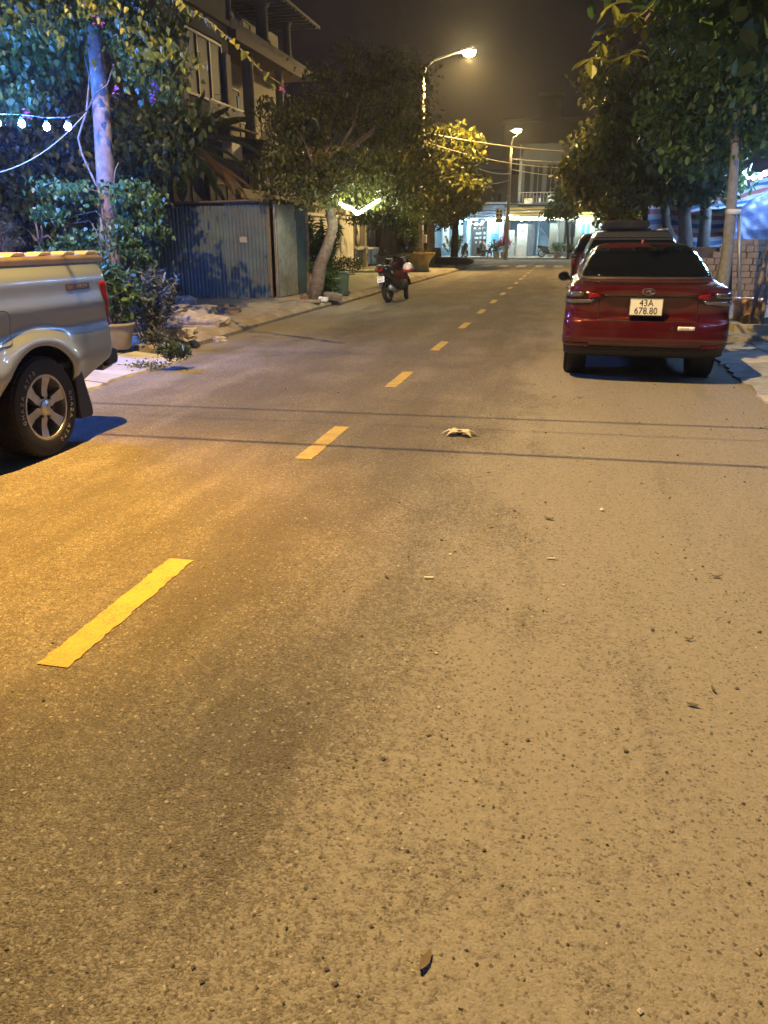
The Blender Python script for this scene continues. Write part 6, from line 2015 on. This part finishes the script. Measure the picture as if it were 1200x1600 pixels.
# ---- tree pit with wooden stakes, glazed jar
B = gp(1152, 521, .14)
t = thing("tree_pit", "concrete tree-pit frame on the right pavement, lit yellow at its edge", "tree pit", B)
M_pit = plain("pit_concrete", (.36, .31, .22), .85, vary=.25, vscale=5, dirt=(.2, .17, .12), bstr=.5)
for (x0, x1, y0, y1) in ((-.05, 1.55, 0, .14), (-.05, 1.55, 1.26, 1.40), (-.05, .09, .145, 1.255), (1.41, 1.55, .145, 1.255)):
    MB().b2(x0, x1, y0, y1, 0, .13).build("beam", M_pit, t, bevel=.01)
MB().b2(.095, 1.405, .145, 1.255, 0, .05).build("soil", M_soil, t)
Ys = B.y + .5
t = thing("staked_sapling", "sapling in the tree pit at the right edge, propped by wooden stakes", "sapling", Vector((B.x + .95, Ys + .1, .16)))
o = t.location.copy()
MB().tube([(0, 0, 0), (.03, 0, 1.2), (0, 0, 2.4), (.05, 0, 3.4)], [.05, .045, .04, .03], 8).build("trunk", M_bark_p, t, True)
for (a, b), (c, d), dy in (((1168, 518), (1204, 380), 0.25), ((1187, 517), (1206, 410), -.1), ((1275, 520), (1215, 380), .3)):
    p0 = at(a, b, Ys - .35 + dy); p0.z = .17
    MB().tube([p0 - o, at(c, d, Ys + .1) - o], .032, 8).build("stake", M_wood, t, True)
leaf_cloud("crown", blob_points([(.1, 0, 3.8, .7, .7, .5, 900)], np.random.default_rng(31), .18), .13, L_green, t, 'oval')
B = gp(1164, 511, .14)
t = thing("glazed_jar", "ochre glazed jar with raised ornament behind the tree pit", "jar", B)
MB().lathe([(.001, 0), (.19, 0), (.20, .04), (.215, .30), (.22, .36), (.25, .38), (.255, .43), (.22, .45), (.19, .44), (.18, .35)], (0, 0, 0), 28).build("body", plain("glaze_ochre", (.34, .18, .06), .35, vary=.4, vscale=9, coat=.4), t, True)
m_ = MB(); m_.tube([(.20 * math.cos(a), .20 * math.sin(a), .17 + .05 * math.sin(3 * a)) for a in frange(-2.8, -.3, 24)], [.022] * 25, 6); m_.build("relief", plain("glaze_ochre_light", (.45, .28, .11), .4, vary=.3), t, True)
br = [at(px, py, 23.5) for px, py in ((1162, 268), (1170, 275), (1178, 277), (1188, 276), (1196, 271), (1212, 266), (1228, 262))]
br2 = [Vector((5.3, 22.4 - k * 1.15, 3.25 - .18 * math.sin(k * 1.05))) for k in range(19)]
light_string("cold white bulbs strung along the right pavement, beyond the picture's edge", br2, [p + Vector((0, 0, .1)) for p in br2], emit("bulb_cold_white_dim", (.26, .50, 1.0), 290), .062)
light_string("cold white bulbs strung over the striped tarpaulin at the right edge", br, [p + Vector((0, 0, .1)) for p in br], emit("bulb_cold_white", (.30, .54, 1.0), 1200), .052)
# bits of timber and a basin on the pavement
rubble("timber_offcut", "dark timber offcut lying on the pavement below the brick stack", gp(1178, 476, .14), (.6, .2, .05), .2, M_frame, 41)
# ================================================================== far end: shops facing down the street
YF = 66.5
M_sky_blue = plain("wall_pale_blue", (.38, .55, .66), .7, vary=.12, vscale=1.5)
M_shop_dark = plain("shop_shelf_dark", (.06, .055, .055), .7, vary=.3, vscale=4)
M_yellow_f = plain("fascia_yellow", (.55, .47, .20), .6, vary=.15, vscale=1.5)
M_grey_f = plain("facade_grey", (.075, .078, .08), .85, vary=.2, vscale=1.0, bstr=.2)
E_bulb = emit("bulb_cyan_white", (.70, .95, 1.0), 260)
E_tube = emit("fluorescent_tube", (.50, .80, 1.0), 70)
def fx(px): return at(px, 380, YF).x
def fz(py): return at(800, py, YF).z
def tube_lamp(label, loc, L):
    t = thing("tube_light", label, "tube light", loc, 0, "fluorescent tubes in the shops")
    MB().tube([(-L / 2, 0, 0), (L / 2, 0, 0)], .03, 8).build("tube", E_tube, t, True)
    MB().b2(-L / 2 - .05, L / 2 + .05, -.04, .04, .035, .09).build("batten_case", M_white, t)
# cafe
h = thing("cafe", "cafe with pale blue columns and a dark shelf, lit by bulbs at the street's end", "shop", (0, 0, .12))
x0, x1 = fx(672), fx(786)
MB().b2(x0, x1, YF + 4.6, YF + 4.8, 0, 4.0).build("back_wall", M_sky_blue, h)
MB().b2(x0, x0 + .2, YF, YF + 4.6, 0, 4.0).build("side_wall", M_sky_blue, h)
MB().b2(x1 - .2, x1, YF + .2, YF + 4.6, 0, 4.0).build("side_wall", M_sky_blue, h)
MB().b2(x0 + .2, x1 - .2, YF - .3, YF + 4.6, 2.95, 3.05).build("ceiling", M_white, h)
MB().b2(x0, x1, YF - .35, YF - .15, 2.85, 3.95).build("fascia", plain("fascia_dark_blue", (.05, .07, .10), .6, vary=.2), h)
me = text_mesh("BIDA", .5, .01); me.transform(Matrix.Translation((fx(742), YF - .37, 3.35)) @ Matrix.Rotation(R(90), 4, 'X')); link("fascia_lettering", me, plain("letter_grey", (.2, .22, .26), .6), h)
o = MB().b2(x0 - .3, x1 + .2, YF - 1.7, YF + 1.5, 4.0, 4.08).build("roof", plain("roof_grey", (.14, .15, .17), .6, .2), h)
for a, b in ((716, 722), (729, 734)):
    MB().b2(fx(a), fx(b), YF - .1, YF + .25, 0, 2.85).build("column", M_sky_blue, h, bevel=.02)
MB().b2(fx(779), fx(786), YF - .1, YF + .19, 0, 2.85).build("column", M_sky_blue, h, bevel=.02)
MB().b2(fx(724), fx(728), YF + 1, YF + 1.3, 0, 1.0).build("cabinet", M_white, h, bevel=.01)
sh_ = MB().b2(fx(735), fx(757), YF + .8, YF + 1.2, .0, 2.7).build("shelf", M_shop_dark, h)
r = random.Random(5)
for k in range(22):
    x = r.uniform(fx(736), fx(756)); z = r.choice((1.0, 1.35, 1.7, 2.1))
    MB().b2(x - .07, x + .07, YF + .74, YF + .80, z, z + r.uniform(.10, .2)).build("shelf_item", r.choice((M_white, M_plate, M_sky_blue)), sh_)
for k, c in enumerate(((1, .2, .7), (1, 1, 1), (.3, .4, 1), (1, 1, 1), (.4, .5, 1))):
    x = fx(738.5) + k * .16
    MB().b2(x - .04, x + .04, YF + .70, YF + .74, 2.42, 2.54).build("sign_light", emit("sign_led_%d" % k, c, 5), sh_)
dr = MB().b2(fx(759), fx(777), YF + .6, YF + .7, 0, 2.75).build("door", plain("door_pale_blue", (.42, .62, .74), .4, vary=.1), h)
for z in (2.0, 2.35):
    MB().b2(fx(762), fx(772), YF + .57, YF + .6, z, z + .2).build("door_panel", M_white, dr)
MB().b2(fx(766), fx(777), YF + .54, YF + .6, .9, 1.75).build("poster", plain("poster_blue", (.10, .35, .62), .5), dr)
MB().b2(fx(690), fx(700), YF + .5, YF + .56, .6, 2.3).build("banner", M_cloth_w, h)
for k, px in enumerate((700, 728, 765)):
    tube_lamp(["leftmost", "middle", "rightmost"][k] + " ceiling tube inside the cafe", (fx(px), YF + 2.4, 2.99), 1.2)
# house with gate piers
h = thing("townhouse", "grey-fronted townhouse with a yellow canopy above its lit gateway", "house", (0, 0, .12))
x0, x1 = fx(787) + .02, fx(872)
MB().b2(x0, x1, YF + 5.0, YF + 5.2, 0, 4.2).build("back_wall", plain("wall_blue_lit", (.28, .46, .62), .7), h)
MB().b2(x0, x0 + .18, YF + .2, YF + 5, 0, 4.2).build("side_wall", M_white, h)
MB().b2(x1 - .18, x1, YF + .2, YF + 5, 0, 4.2).build("side_wall", M_white, h)
MB().b2(x0 + .18, x1 - .18, YF, YF + 5, 2.95, 3.05).build("ceiling", M_white, h)
cn = MB().prism([(YF - 1.3, 2.75), (YF + .3, 2.75), (YF + .3, 3.75), (YF - .1, 3.75), (YF - 1.3, 3.0)], x0 + .1, x1 + .3, 'X').build("canopy", M_yellow_f, h)
for k in range(10):
    xx = x0 + .2 + k * (x1 - x0) / 10
    MB().box((xx + .16, YF - .72, 3.395), (.07, 1.42, .02), Matrix.Rotation(R(31), 3, 'X')).build("canopy_rib", M_yellow_f, cn)
me = text_mesh("THANH", .42, .01); me.transform(Matrix.Translation((fx(826), YF - .78, 3.42)) @ Matrix.Rotation(R(31), 4, 'X')); link("canopy_lettering", me, M_white, h)
# upper front
xa, xb = fx(806), fx(905)
MB().b2(xa, xb, YF + .31, YF + 8, 3.8, 8.3).build("upper_wall", M_grey_f, h)
MB().b2(xa - .06, xa + .14, YF + .2, YF + .305, 4.2, 8.3).build("corner_strip", plain("strip_pale", (.25, .26, .27), .7), h)
MB().b2(xa, xb, YF + .2, YF + .305, 7.1, 8.3).build("parapet_band", M_grey_f, h)
win_y(h, YF + .27, fx(826), fx(842), 4.5, 6.9, 2, .08)
win_y(h, YF + .27, fx(846), fx(862), 4.5, 6.9, 2, .08)
win_y(h, YF + .27, fx(812), fx(824), 4.6, 6.8, 1, .08)
MB().b2(xa, xb, YF - .5, YF + .305, 3.9, 4.05).build("balcony_slab", M_grey_f, h)
for k in range(18):
    xx = xa + .1 + k * (xb - xa) / 18.5
    MB().b2(xx, xx + .03, YF - .48, YF - .45, 4.05, 4.75).build("baluster", M_steel, h)
MB().b2(xa, xb, YF - .5, YF - .43, 4.75, 4.80).build("handrail", M_steel, h)
MB().b2(fx(852), fx(862), YF - .35, YF + .1, 4.06, 4.6).build("water_unit", M_white, h, bevel=.03)
MB().b2(fx(838), fx(841), YF - .45, YF - .2, 4.06, 4.35).build("flower_pot", M_white, h, bevel=.02)
MB().b2(fx(816), fx(828), YF - .56, YF - .505, 3.9, 4.35).build("number_board", plain("board_tan", (.42, .34, .2), .7), h)
for px, w_, hgt, mt in ((800, .45, 2.0, M_wallW), (816, .80, 2.45, M_wallW), (864, .60, 2.5, M_wallB)):
    MB().b2(fx(px) - w_ / 2, fx(px) + w_ / 2, YF - .9, YF - .5, 0, hgt).build("gate_pier", mt, h, bevel=.02)
MB().b2(fx(816) - .12, fx(816) + .12, YF - .935, YF - .905, 1.9, 2.1).build("house_plate", plain("plate_grey", (.25, .26, .28), .5), h)
for k in range(5):
    xx = fx(803) + .06 + k * .12
    MB().b2(xx, xx + .05, YF - .75, YF - .70, .3, 1.55).build("fence_bar", M_white, h)
MB().b2(fx(803), fx(811), YF - .8, YF - .65, 0, .28).build("fence_base", M_wallW, h)
for k in range(6):
    xx = fx(822) + k * .10
    MB().b2(xx, xx + .08, YF + .3 + k * .1, YF + .35 + k * .1, 0, 2.5).build("folding_gate_leaf", plain("gate_grey", (.22, .23, .25), .5, .2), h)
st = part_empty("staircase", h)
for k in range(9):
    MB().b2(fx(840), fx(856), YF + 2.2 + k * .26, YF + 2.44 + k * .26, 0, .18 * (k + 1)).build("step", M_sky_blue, st)
MB().tube([(fx(842), YF + 2.0, 2.1), (fx(858), YF + 2.0, 1.35)], .05, 8).build("stair_rail", M_steel, st, True)
MB().b2(fx(838), fx(840), YF + 1.0, YF + 1.4, 0, 2.9).build("inner_column", M_sky_blue, h)
tube_lamp("ceiling tube in the lit gateway of the grey townhouse", (fx(848), YF + 1.8, 2.99), 1.3)
# right-hand shop
h = thing("shop", "shop with a yellow signboard and red letters, right of the grey townhouse", "shop", (0, 0, .12))
x0, x1 = fx(873), fx(1010)
MB().b2(x0, x1, YF + 3.5, YF + 3.7, 0, 4).build("back_wall", M_wallW, h)
MB().b2(x0, x0 + .2, YF + .1, YF + 3.5, 0, 4).build("side_wall", M_wallW, h)
MB().b2(x1 - .2, x1, YF + .1, YF + 3.5, 0, 4).build("side_wall", M_wallW, h)
sb = MB().b2(fx(900), x1, YF - .4, YF - .2, 2.75, 4.3).build("signboard", plain("sign_yellow", (.55, .42, .10), .5, vary=.1), h)
for txt, px, z, s_, mt in (("AN", 938, 3.75, .9, plain("sign_red", (.5, .04, .03), .5)), ("GIA", 966, 3.75, .8, plain("sign_blue", (.05, .12, .4), .5)), ("MON NGON", 948, 3.15, .36, plain("sign_red", (.5, .04, .03), .5))):
    me = text_mesh(txt, s_, .01); me.transform(Matrix.Translation((fx(px), YF - .42, z)) @ Matrix.Rotation(R(90), 4, 'X')); link("sign_lettering", me, mt, sb)
MB().b2(x0, fx(900) - .02, YF - .35, YF - .15, 2.75, 3.7).build("fascia", M_yellow_f, h)
for px, w_ in ((876, .4), (902, .5), (925, .3), (960, .4)):
    MB().b2(fx(px) - w_ / 2, fx(px) + w_ / 2, YF - .1, YF + .2, 0, 2.72).build("pillar", M_wallB, h, bevel=.02)
win_y(h, YF + .3, fx(905), fx(922), .9, 2.6, 2, .08, M_white, plain("pane_blue", (.15, .42, .62), .2))
win_y(h, YF + .3, fx(930), fx(957), .9, 2.6, 3, .08, M_white, plain("pane_white", (.5, .5, .46), .2))
win_y(h, YF + .3, fx(880), fx(898), .4, 2.6, 2, .08, M_frame)
for k in range(5):
    xx = fx(884) + k * .28
    MB().b2(xx, xx + .09, YF - 1.0, YF - .92, 0, 1.5).build("fence_post", M_wallB, h)
MB().b2(fx(868), fx(880), YF - 1.1, YF - .8, 0, .9).build("low_wall", M_wallB, h)
tube_lamp("ceiling tube in the shop with the yellow signboard", (fx(915), YF + 1.5, 2.7), 1.3)
# dark mass of houses behind
for k, (pa, pb, zt, lab) in enumerate(((780, 905, 9.6, "dark flat-roofed building rising behind the grey townhouse"), (832, 862, 11.3, "dark roof-top block on the building behind the grey townhouse"), (690, 790, 6.0, "dark building behind the cafe"), (690, 718, 9.0, "dark tower-like building far behind the yellow-lit tree"), (905, 1100, 7.5, "dark building behind the shop with the yellow signboard"), (560, 690, 6.5, "dark building behind the corner trees"))):
    Yb = 78 + 3 * k
    a, b = at(pa, 380, Yb).x, at(pb, 380, Yb).x
    h = thing("building", lab, "building", (0, 0, .1), 0, "unlit buildings behind the shops")
    MB().b2(a, b, Yb, Yb + 8, 0, zt * Yb / YF).build("wall", plain("wall_unlit", (.10, .09, .085), .9, vary=.2, vscale=.5), h)
    MB().b2(a - .2, b + .2, Yb - .2, Yb + 8, zt * Yb / YF, zt * Yb / YF + .3).build("parapet", plain("wall_unlit", (.10, .09, .085), .9), h)
    for q in range(3):
        xx = a + (b - a) * (q + .5) / 3
        win_y(h, Yb - .02, xx - .5, xx + .5, zt * .72, zt * .72 + 1.4, 2)

bp = [(690, 343), (704, 343), (715, 346), (735, 349), (744, 350), (754, 347), (765, 345), (775, 342), (786, 340)]
bp = [at(a, b, YF - .8) for a, b in bp]
light_string("cyan-white bulbs strung across the cafe front", bp, [p + Vector((0, 0, .18)) for p in bp], E_bulb, .085, "bulb strings on the far shops")
bp = [at(a, b, YF - 1.6) for a, b in ((797, 337), (806, 341), (815, 343), (826, 342), (835, 342), (846, 342), (855, 340), (866, 338), (878, 342), (886, 335))]
light_string("cyan-white bulbs strung under the yellow canopy", bp, [p + Vector((0, 0, .18)) for p in bp], E_bulb, .085, "bulb strings on the far shops")
bp = [at(a, b, YF - .8) for a, b in ((904, 344), (912, 346), (922, 345), (934, 344), (946, 346), (958, 345), (968, 346))]
light_string("cyan-white bulbs strung below the yellow signboard", bp, [p + Vector((0, 0, .18)) for p in bp], E_bulb, .085, "bulb strings on the far shops")

# signs on the farther pole, flower tub, banner
P = Vector((-4.55, 61.0, 0))
t = thing("pole_sign", "small white notice board with dark symbols on the farther lamp pole", "sign", (at(780, 340, 60.8).x, 60.80, 2.6))
MB().b2(-.26, .26, -.01, .01, 0, .95).build("board", M_white, t)
for q in range(4):
    MB().b2(-.18 + .22 * (q % 2), -.04 + .22 * (q % 2), -.016, -.012, .45 + .24 * (q // 2), .60 + .24 * (q // 2)).build("symbol", M_ink, t)
MB().b2(-.24, .24, -.016, -.012, .03, .25).build("orange_strip", plain("strip_orange", (.5, .25, .06), .6), t)
MB().b2(.261, .40, -.02, .0, .4, .46).build("bracket", M_steel, t)
B = Vector((at(792, 360, 61.0).x, 60.9, 1.45))
t = thing("banner", "narrow red banner hanging from the farther lamp pole", "banner", B)
MB().add([(-.14, 0, 0), (.12, .03, .02), (.14, 0, .7), (.02, -.03, 1.55), (-.12, 0, 1.55), (-.16, .02, .7)], [(0, 1, 2, 5), (5, 2, 3, 4)]).build("cloth", plain("banner_red", (.55, .05, .04), .7), t)
t.children[0].modifiers.new("t", 'SOLIDIFY').thickness = .01
MB().tube([(-.2, 0, 1.56), (.16, 0, 1.56)], .015, 6).build("rod", M_steel, t)
for k, (px, mt, lab, fl) in enumerate(((787, L_pink, "pink flowering plant in a pale tub by the farther lamp pole", .9), (775, L_dark, "dark leafy plant in a tub left of the pink flowers", .6), (870, L_green, "small leafy plant by the right gate pier", .5), (893, L_green, "low green plant at the right of the slender far tree", .4))):
    B = Vector((at(px, 400, 63.0).x, 63.0, .12))
    t = thing("potted_plant", lab, "potted plant", B)
    MB().lathe([(.001, 0), (.2, 0), (.26, .4), (.28, .42), (.24, .44)], (0, 0, 0), 16).build("tub", M_conc2, t, True)
    leaf_cloud("foliage", blob_points([(0, 0, .45 + fl * .6, .42, .4, fl * .6, 420)], np.random.default_rng(k), .14), .16, mt, t, 'oval')

# ---- people at the cafe: continuous skinned bodies -----------------------------------------------
M_skin = plain("skin", (.30, .18, .12), .6, vary=.1)
M_hair = plain("hair_black", (.012, .011, .010), .6)
def person(label, loc, rz, shirt, trousers, lean=.12, arm=.5, hair_up=0):
    t = thing("person", label, "person", loc, rz, "people sitting outside the cafe")
    J = {}
    J['pel'] = (0, 0, .46); J['waist'] = (0, .03 + lean * .3, .64); J['chest'] = (0, .02 + lean, .88); J['neck'] = (0, .02 + lean * 1.25, 1.04); J['head0'] = (0, .03 + lean * 1.4, 1.12); J['head'] = (0, .05 + lean * 1.5, 1.22); J['crown'] = (0, .04 + lean * 1.5, 1.30)
    E = [('pel', 'waist'), ('waist', 'chest'), ('chest', 'neck'), ('neck', 'head0'), ('head0', 'head'), ('head', 'crown')]
    rad = dict(pel=.15, waist=.125, chest=.15, neck=.055, head0=.065, head=.098, crown=.06)
    for s, n in ((-1, 'l'), (1, 'r')):
        J['sh' + n] = (s * .17, .01 + lean, .95); J['el' + n] = (s * .24, .10 + lean + .08 * arm, .70); J['wr' + n] = (s * .16, .32 + lean + .05 * arm, .72); J['hd' + n] = (s * .12, .40 + lean, .73)
        J['hip' + n] = (s * .10, .02, .45); J['kn' + n] = (s * .13, .42, .47); J['an' + n] = (s * .13, .44, .09); J['to' + n] = (s * .14, .60, .04)
        E += [('chest', 'sh' + n), ('sh' + n, 'el' + n), ('el' + n, 'wr' + n), ('wr' + n, 'hd' + n), ('pel', 'hip' + n), ('hip' + n, 'kn' + n), ('kn' + n, 'an' + n), ('an' + n, 'to' + n)]
        rad.update({'sh' + n: .07, 'el' + n: .048, 'wr' + n: .034, 'hd' + n: .038, 'hip' + n: .10, 'kn' + n: .065, 'an' + n: .042, 'to' + n: .035})
    names = list(J)
    me = bpy.data.meshes.new("body")
    me.from_pydata([J[n] for n in names], [(names.index(a), names.index(b)) for a, b in E], [])
    o = bpy.data.objects.new("tmp_person", me); COL.objects.link(o)
    o.modifiers.new("skin", 'SKIN')
    for i, n in enumerate(names):
        me.skin_vertices[0].data[i].radius = (rad[n], rad[n] * (.75 if n in ('chest', 'waist') else 1))
        me.skin_vertices[0].data[i].use_root = (n == 'pel')
    sb_ = o.modifiers.new("sub", 'SUBSURF'); sb_.levels = sb_.render_levels = 1
    dg = bpy.context.evaluated_depsgraph_get()
    out = bpy.data.meshes.new_from_object(o.evaluated_get(dg))
    bpy.data.objects.remove(o)
    b = link("body", out, [M_skin, shirt, trousers], t, True)
    for p in out.polygons:
        c = p.center
        if c.z < .12 or c.z > 1.0 or (c.y > .27 + lean and c.z > .6):
            p.material_index = 0
        elif c.z > .55 and c.y < .3 + lean:
            p.material_index = 1
        else:
            p.material_index = 2
    hy = J['head'][1]
    m_ = MB(); m_.sphere((0, hy - .018, 1.25), (.098, .108, .095), 14, 9)
    m_.build("hair", M_hair, t, True)
    m_ = MB(); m_.sphere((0, hy + .098, 1.205), (.016, .02, .02), 8, 6); m_.build("nose", M_skin, t, True)
    for s in (-1, 1):
        MB().sphere((s * .096, hy, 1.21), (.014, .02, .03), 8, 6).build("ear", M_skin, t, True)
        MB().sphere((s * .035, hy + .088, 1.225), (.014, .010, .009), 8, 5).build("eye", M_hair, t, True)
    return t
def chair(label, loc, rz, mat):
    t = thing("plastic_chair", label, "chair", loc, rz, "low plastic chairs outside the cafe")
    MB().b2(-.19, .19, -.19, .19, .28, .32).build("seat", mat, t, bevel=.01)
    MB().box((0, -.19, .52), (.36, .03, .40), Matrix.Rotation(R(10), 3, 'X')).build("backrest", mat, t, bevel=.01)
    for a in (-1, 1):
        for b in (-1, 1):
            MB().tube([(a * .16, b * .16, .28), (a * .19, b * .19, 0)], .018, 6).build("leg", mat, t)
    return t
M_ch_d = plain("chair_dark", (.03, .03, .05), .5)
M_ch_b = plain("chair_blue", (.06, .12, .45), .5)
pz = .12
Yp = 63.4
def pp(px): return at(px, 395, Yp).x
people = (("person in a dark vest over a white shirt, sitting with back to the street", 750, 0, R(-40), M_frame, M_shop_dark, M_ch_d, .10),
          ("person in a white shirt leaning over the low table", 761, .5, R(60), M_cloth_w, M_shop_dark, M_ch_d, .2),
          ("person in pale clothes at the right of the low table", 776, .4, R(95), plain("shirt_grey", (.45, .48, .48), .8), M_shop_dark, M_ch_b, .15))
for k, (lab, px, dy, rz, sh1, tro, chm, ln) in enumerate(people):
    loc = Vector((pp(px), Yp + dy, pz))
    person(lab, loc, rz, sh1, tro, ln)
    chair(("dark", "second dark", "blue")[k] + " plastic chair under the " + ("person in the dark vest", "person in the white shirt", "person in pale clothes")[k], (loc.x, loc.y, pz), rz, chm)
t = thing("low_table", "small blue low table between the people at the cafe", "table", (pp(767), Yp + .35, pz), 0)
MB().b2(-.3, .3, -.3, .3, .42, .46).build("tabletop", M_ch_b, t, bevel=.01)
for a in (-1, 1):
    for b in (-1, 1):
        MB().tube([(a * .24, b * .24, .42), (a * .26, b * .26, 0)], .02, 6).build("leg", M_ch_b, t)
scooter("black scooter parked sideways in front of the far lit gateway", (at(846, 400, 64.2).x, 64.2, .12), R(-90), M_sc_black, M_sc_black, R(-5))
scooter("dark scooter standing at the cafe's left, behind the corner tree", (at(722, 400, 63.6).x, 63.6, .12), R(200), M_sc_black, M_sc_black, R(-5))

# ================================================================== small things on the road
r = random.Random(77)
B = gp(718, 681, 0)
t = thing("crushed_husk", "flattened pale dry husk lying in the middle of the road", "litter", B)
M_husk = plain("husk_pale", (.50, .44, .28), .8, vary=.3, vscale=40)
for k, (a, L, w_) in enumerate(((2.7, .14, .04), (.4, .14, .04), (3.5, .11, .035), (-.5, .12, .035), (1.6, .06, .05), (3.1, .16, .02), (.05, .17, .015))):
    d = Vector((math.cos(a), math.sin(a), 0)); n_ = Vector((-d.y, d.x, 0))
    v = [Vector((0, 0, .035)) + n_ * w_ * .6, Vector((0, 0, .035)) - n_ * w_ * .6, d * L * .55 - n_ * w_ + Vector((0, 0, .05)), d * L + Vector((0, 0, .006)), d * L * .55 + n_ * w_ + Vector((0, 0, .045))]
    o = MB().add([tuple(q) for q in v], [(0, 1, 2, 4), (2, 3, 4)]).build("flap", M_husk, t)
    o.modifiers.new("t", 'SOLIDIFY').thickness = .004
MB().sphere((0, 0, .03), (.03, .02, .02), 8, 6).build("core", M_soil, t)
def leaf_on_road(label, px, py, L, rz, mat, curl=.007):
    B = gp(px, py, 0); L *= .68
    n = 6; vs = []
    for k in range(n + 1):
        s = k / n; w_ = .17 * L * math.sin(math.pi * min(1, s * .9 + .08))
        z = .006 + curl * (2 * s - 1) ** 2
        vs += [(-w_, (s - .5) * L, z + .004), (w_, (s - .5) * L, z + .004)]
    o = MB().add(vs, [(2 * k, 2 * k + 1, 2 * k + 3, 2 * k + 2) for k in range(n)]).build("fallen_leaf", mat)
    o.modifiers.new("t", 'SOLIDIFY').thickness = .002
    o.location = B; o.rotation_euler = (0, 0, rz)
    return tag(o, label, "fallen leaf", "fallen leaves and twigs on the road")
M_dleaf = plain("dead_leaf", (.11, .075, .035), .8, vary=.4, vscale=50)
leaf_on_road("curled brown leaf on the road ahead of the husk, right of centre", 857, 812, .09, 1.2, M_dleaf)
leaf_on_road("small dark leaf near the right edge, level with the near dash's far end", 1119, 903, .07, 1.8, M_dleaf)
leaf_on_road("dark leaf fragment on the sandy right side of the road", 1075, 1001, .05, 1.5, M_dleaf)
leaf_on_road("brown seed pod lying on the sand below the dark leaf fragment", 1114, 1080, .045, .3, M_dleaf)
leaf_on_road("short dark twig beside the brown seed pod", 1081, 1104, .06, 1.4, M_dleaf, .005)
leaf_on_road("long curved dry blade near the bottom centre of the picture", 665, 1505, .085, -.25, M_dleaf, .005)
leaf_on_road("small brown leaf in the road left of the white stub", 604, 903, .05, .8, M_dleaf)
leaf_on_road("dark scrap of leaf far up the road left of the sedan", 905, 622, .10, 1.5, M_dleaf)
t = gp(670, 905, 0)
o = MB().tube([(-.02, 0, .006), (.02, .008, .006)], .006, 8).build("cigarette_stub", M_white); o.location = t
tag(o, "white cigarette stub on the road right of the near dash", "litter")
o = MB().tube([(-.018, 0, .006), (.018, .01, .006)], .005, 8).build("cigarette_stub", M_white); o.location = gp(861, 875, 0)
tag(o, "white stub on the road below the curled brown leaf", "litter")
# loose grit, too small and too many to count
rng = np.random.default_rng(99)
n = 2600
gx_ = np.where(rng.random(n) < .72, rng.uniform(-.9, 2.1, n), rng.uniform(-4.6, 2.1, n)); gy_ = .7 + rng.random(n) ** 1.6 * 9
sz = rng.gamma(2.0, .0013, n) + .0015
octv = np.array([(1, 0, 0), (-1, 0, 0), (0, 1, 0), (0, -1, 0), (0, 0, .7), (0, 0, -.7)], float)
of = np.array([(0, 2, 4), (2, 1, 4), (1, 3, 4), (3, 0, 4), (2, 0, 5), (1, 2, 5), (3, 1, 5), (0, 3, 5)])
V = octv[None] * sz[:, None, None] * rng.uniform(.6, 1.4, (n, 6, 1)) + np.stack([gx_, gy_, sz * .5], 1)[:, None, :]
F = (of[None] + np.arange(n)[:, None, None] * 6).reshape(-1, 3)
me = bpy.data.meshes.new("grit"); me.from_pydata(V.reshape(-1, 3).tolist(), [], F.tolist())
m, nt, b = _mat("grit")
geo = nt.nodes.new("ShaderNodeNewGeometry")
nt.links.new(ramp(nt, geo.outputs["Random Per Island"], [(0, (.05, .045, .04)), (.5, (.13, .11, .085)), (.85, (.30, .26, .19)), (1, (.6, .56, .48))]), b.inputs["Base Color"])
b.inputs["Roughness"].default_value = .85
tag(link("grit", me, m), "loose grit and small stones scattered on the road", "grit", kind="stuff")

# ================================================================== haze volume, added for a glow round the lamps
hz = MB(); hz.b2(-420, 420, -80, 560, -1.5, 20)
m = bpy.data.materials.new("haze"); m.use_nodes = True
nt = m.node_tree; nt.nodes.remove(nt.nodes["Principled BSDF"])
pv = nt.nodes.new("ShaderNodeVolumePrincipled")
pv.inputs["Color"].default_value = (.9, .92, .95, 1)
pv.inputs["Density"].default_value = 0.0009
pv.inputs["Anisotropy"].default_value = 0.75
nt.links.new(pv.outputs[0], nt.nodes["Material Output"].inputs["Volume"])
tag(hz.build("haze", m), "thin haze over the whole street, added for the glow round the lamps", "haze", kind="stuff")
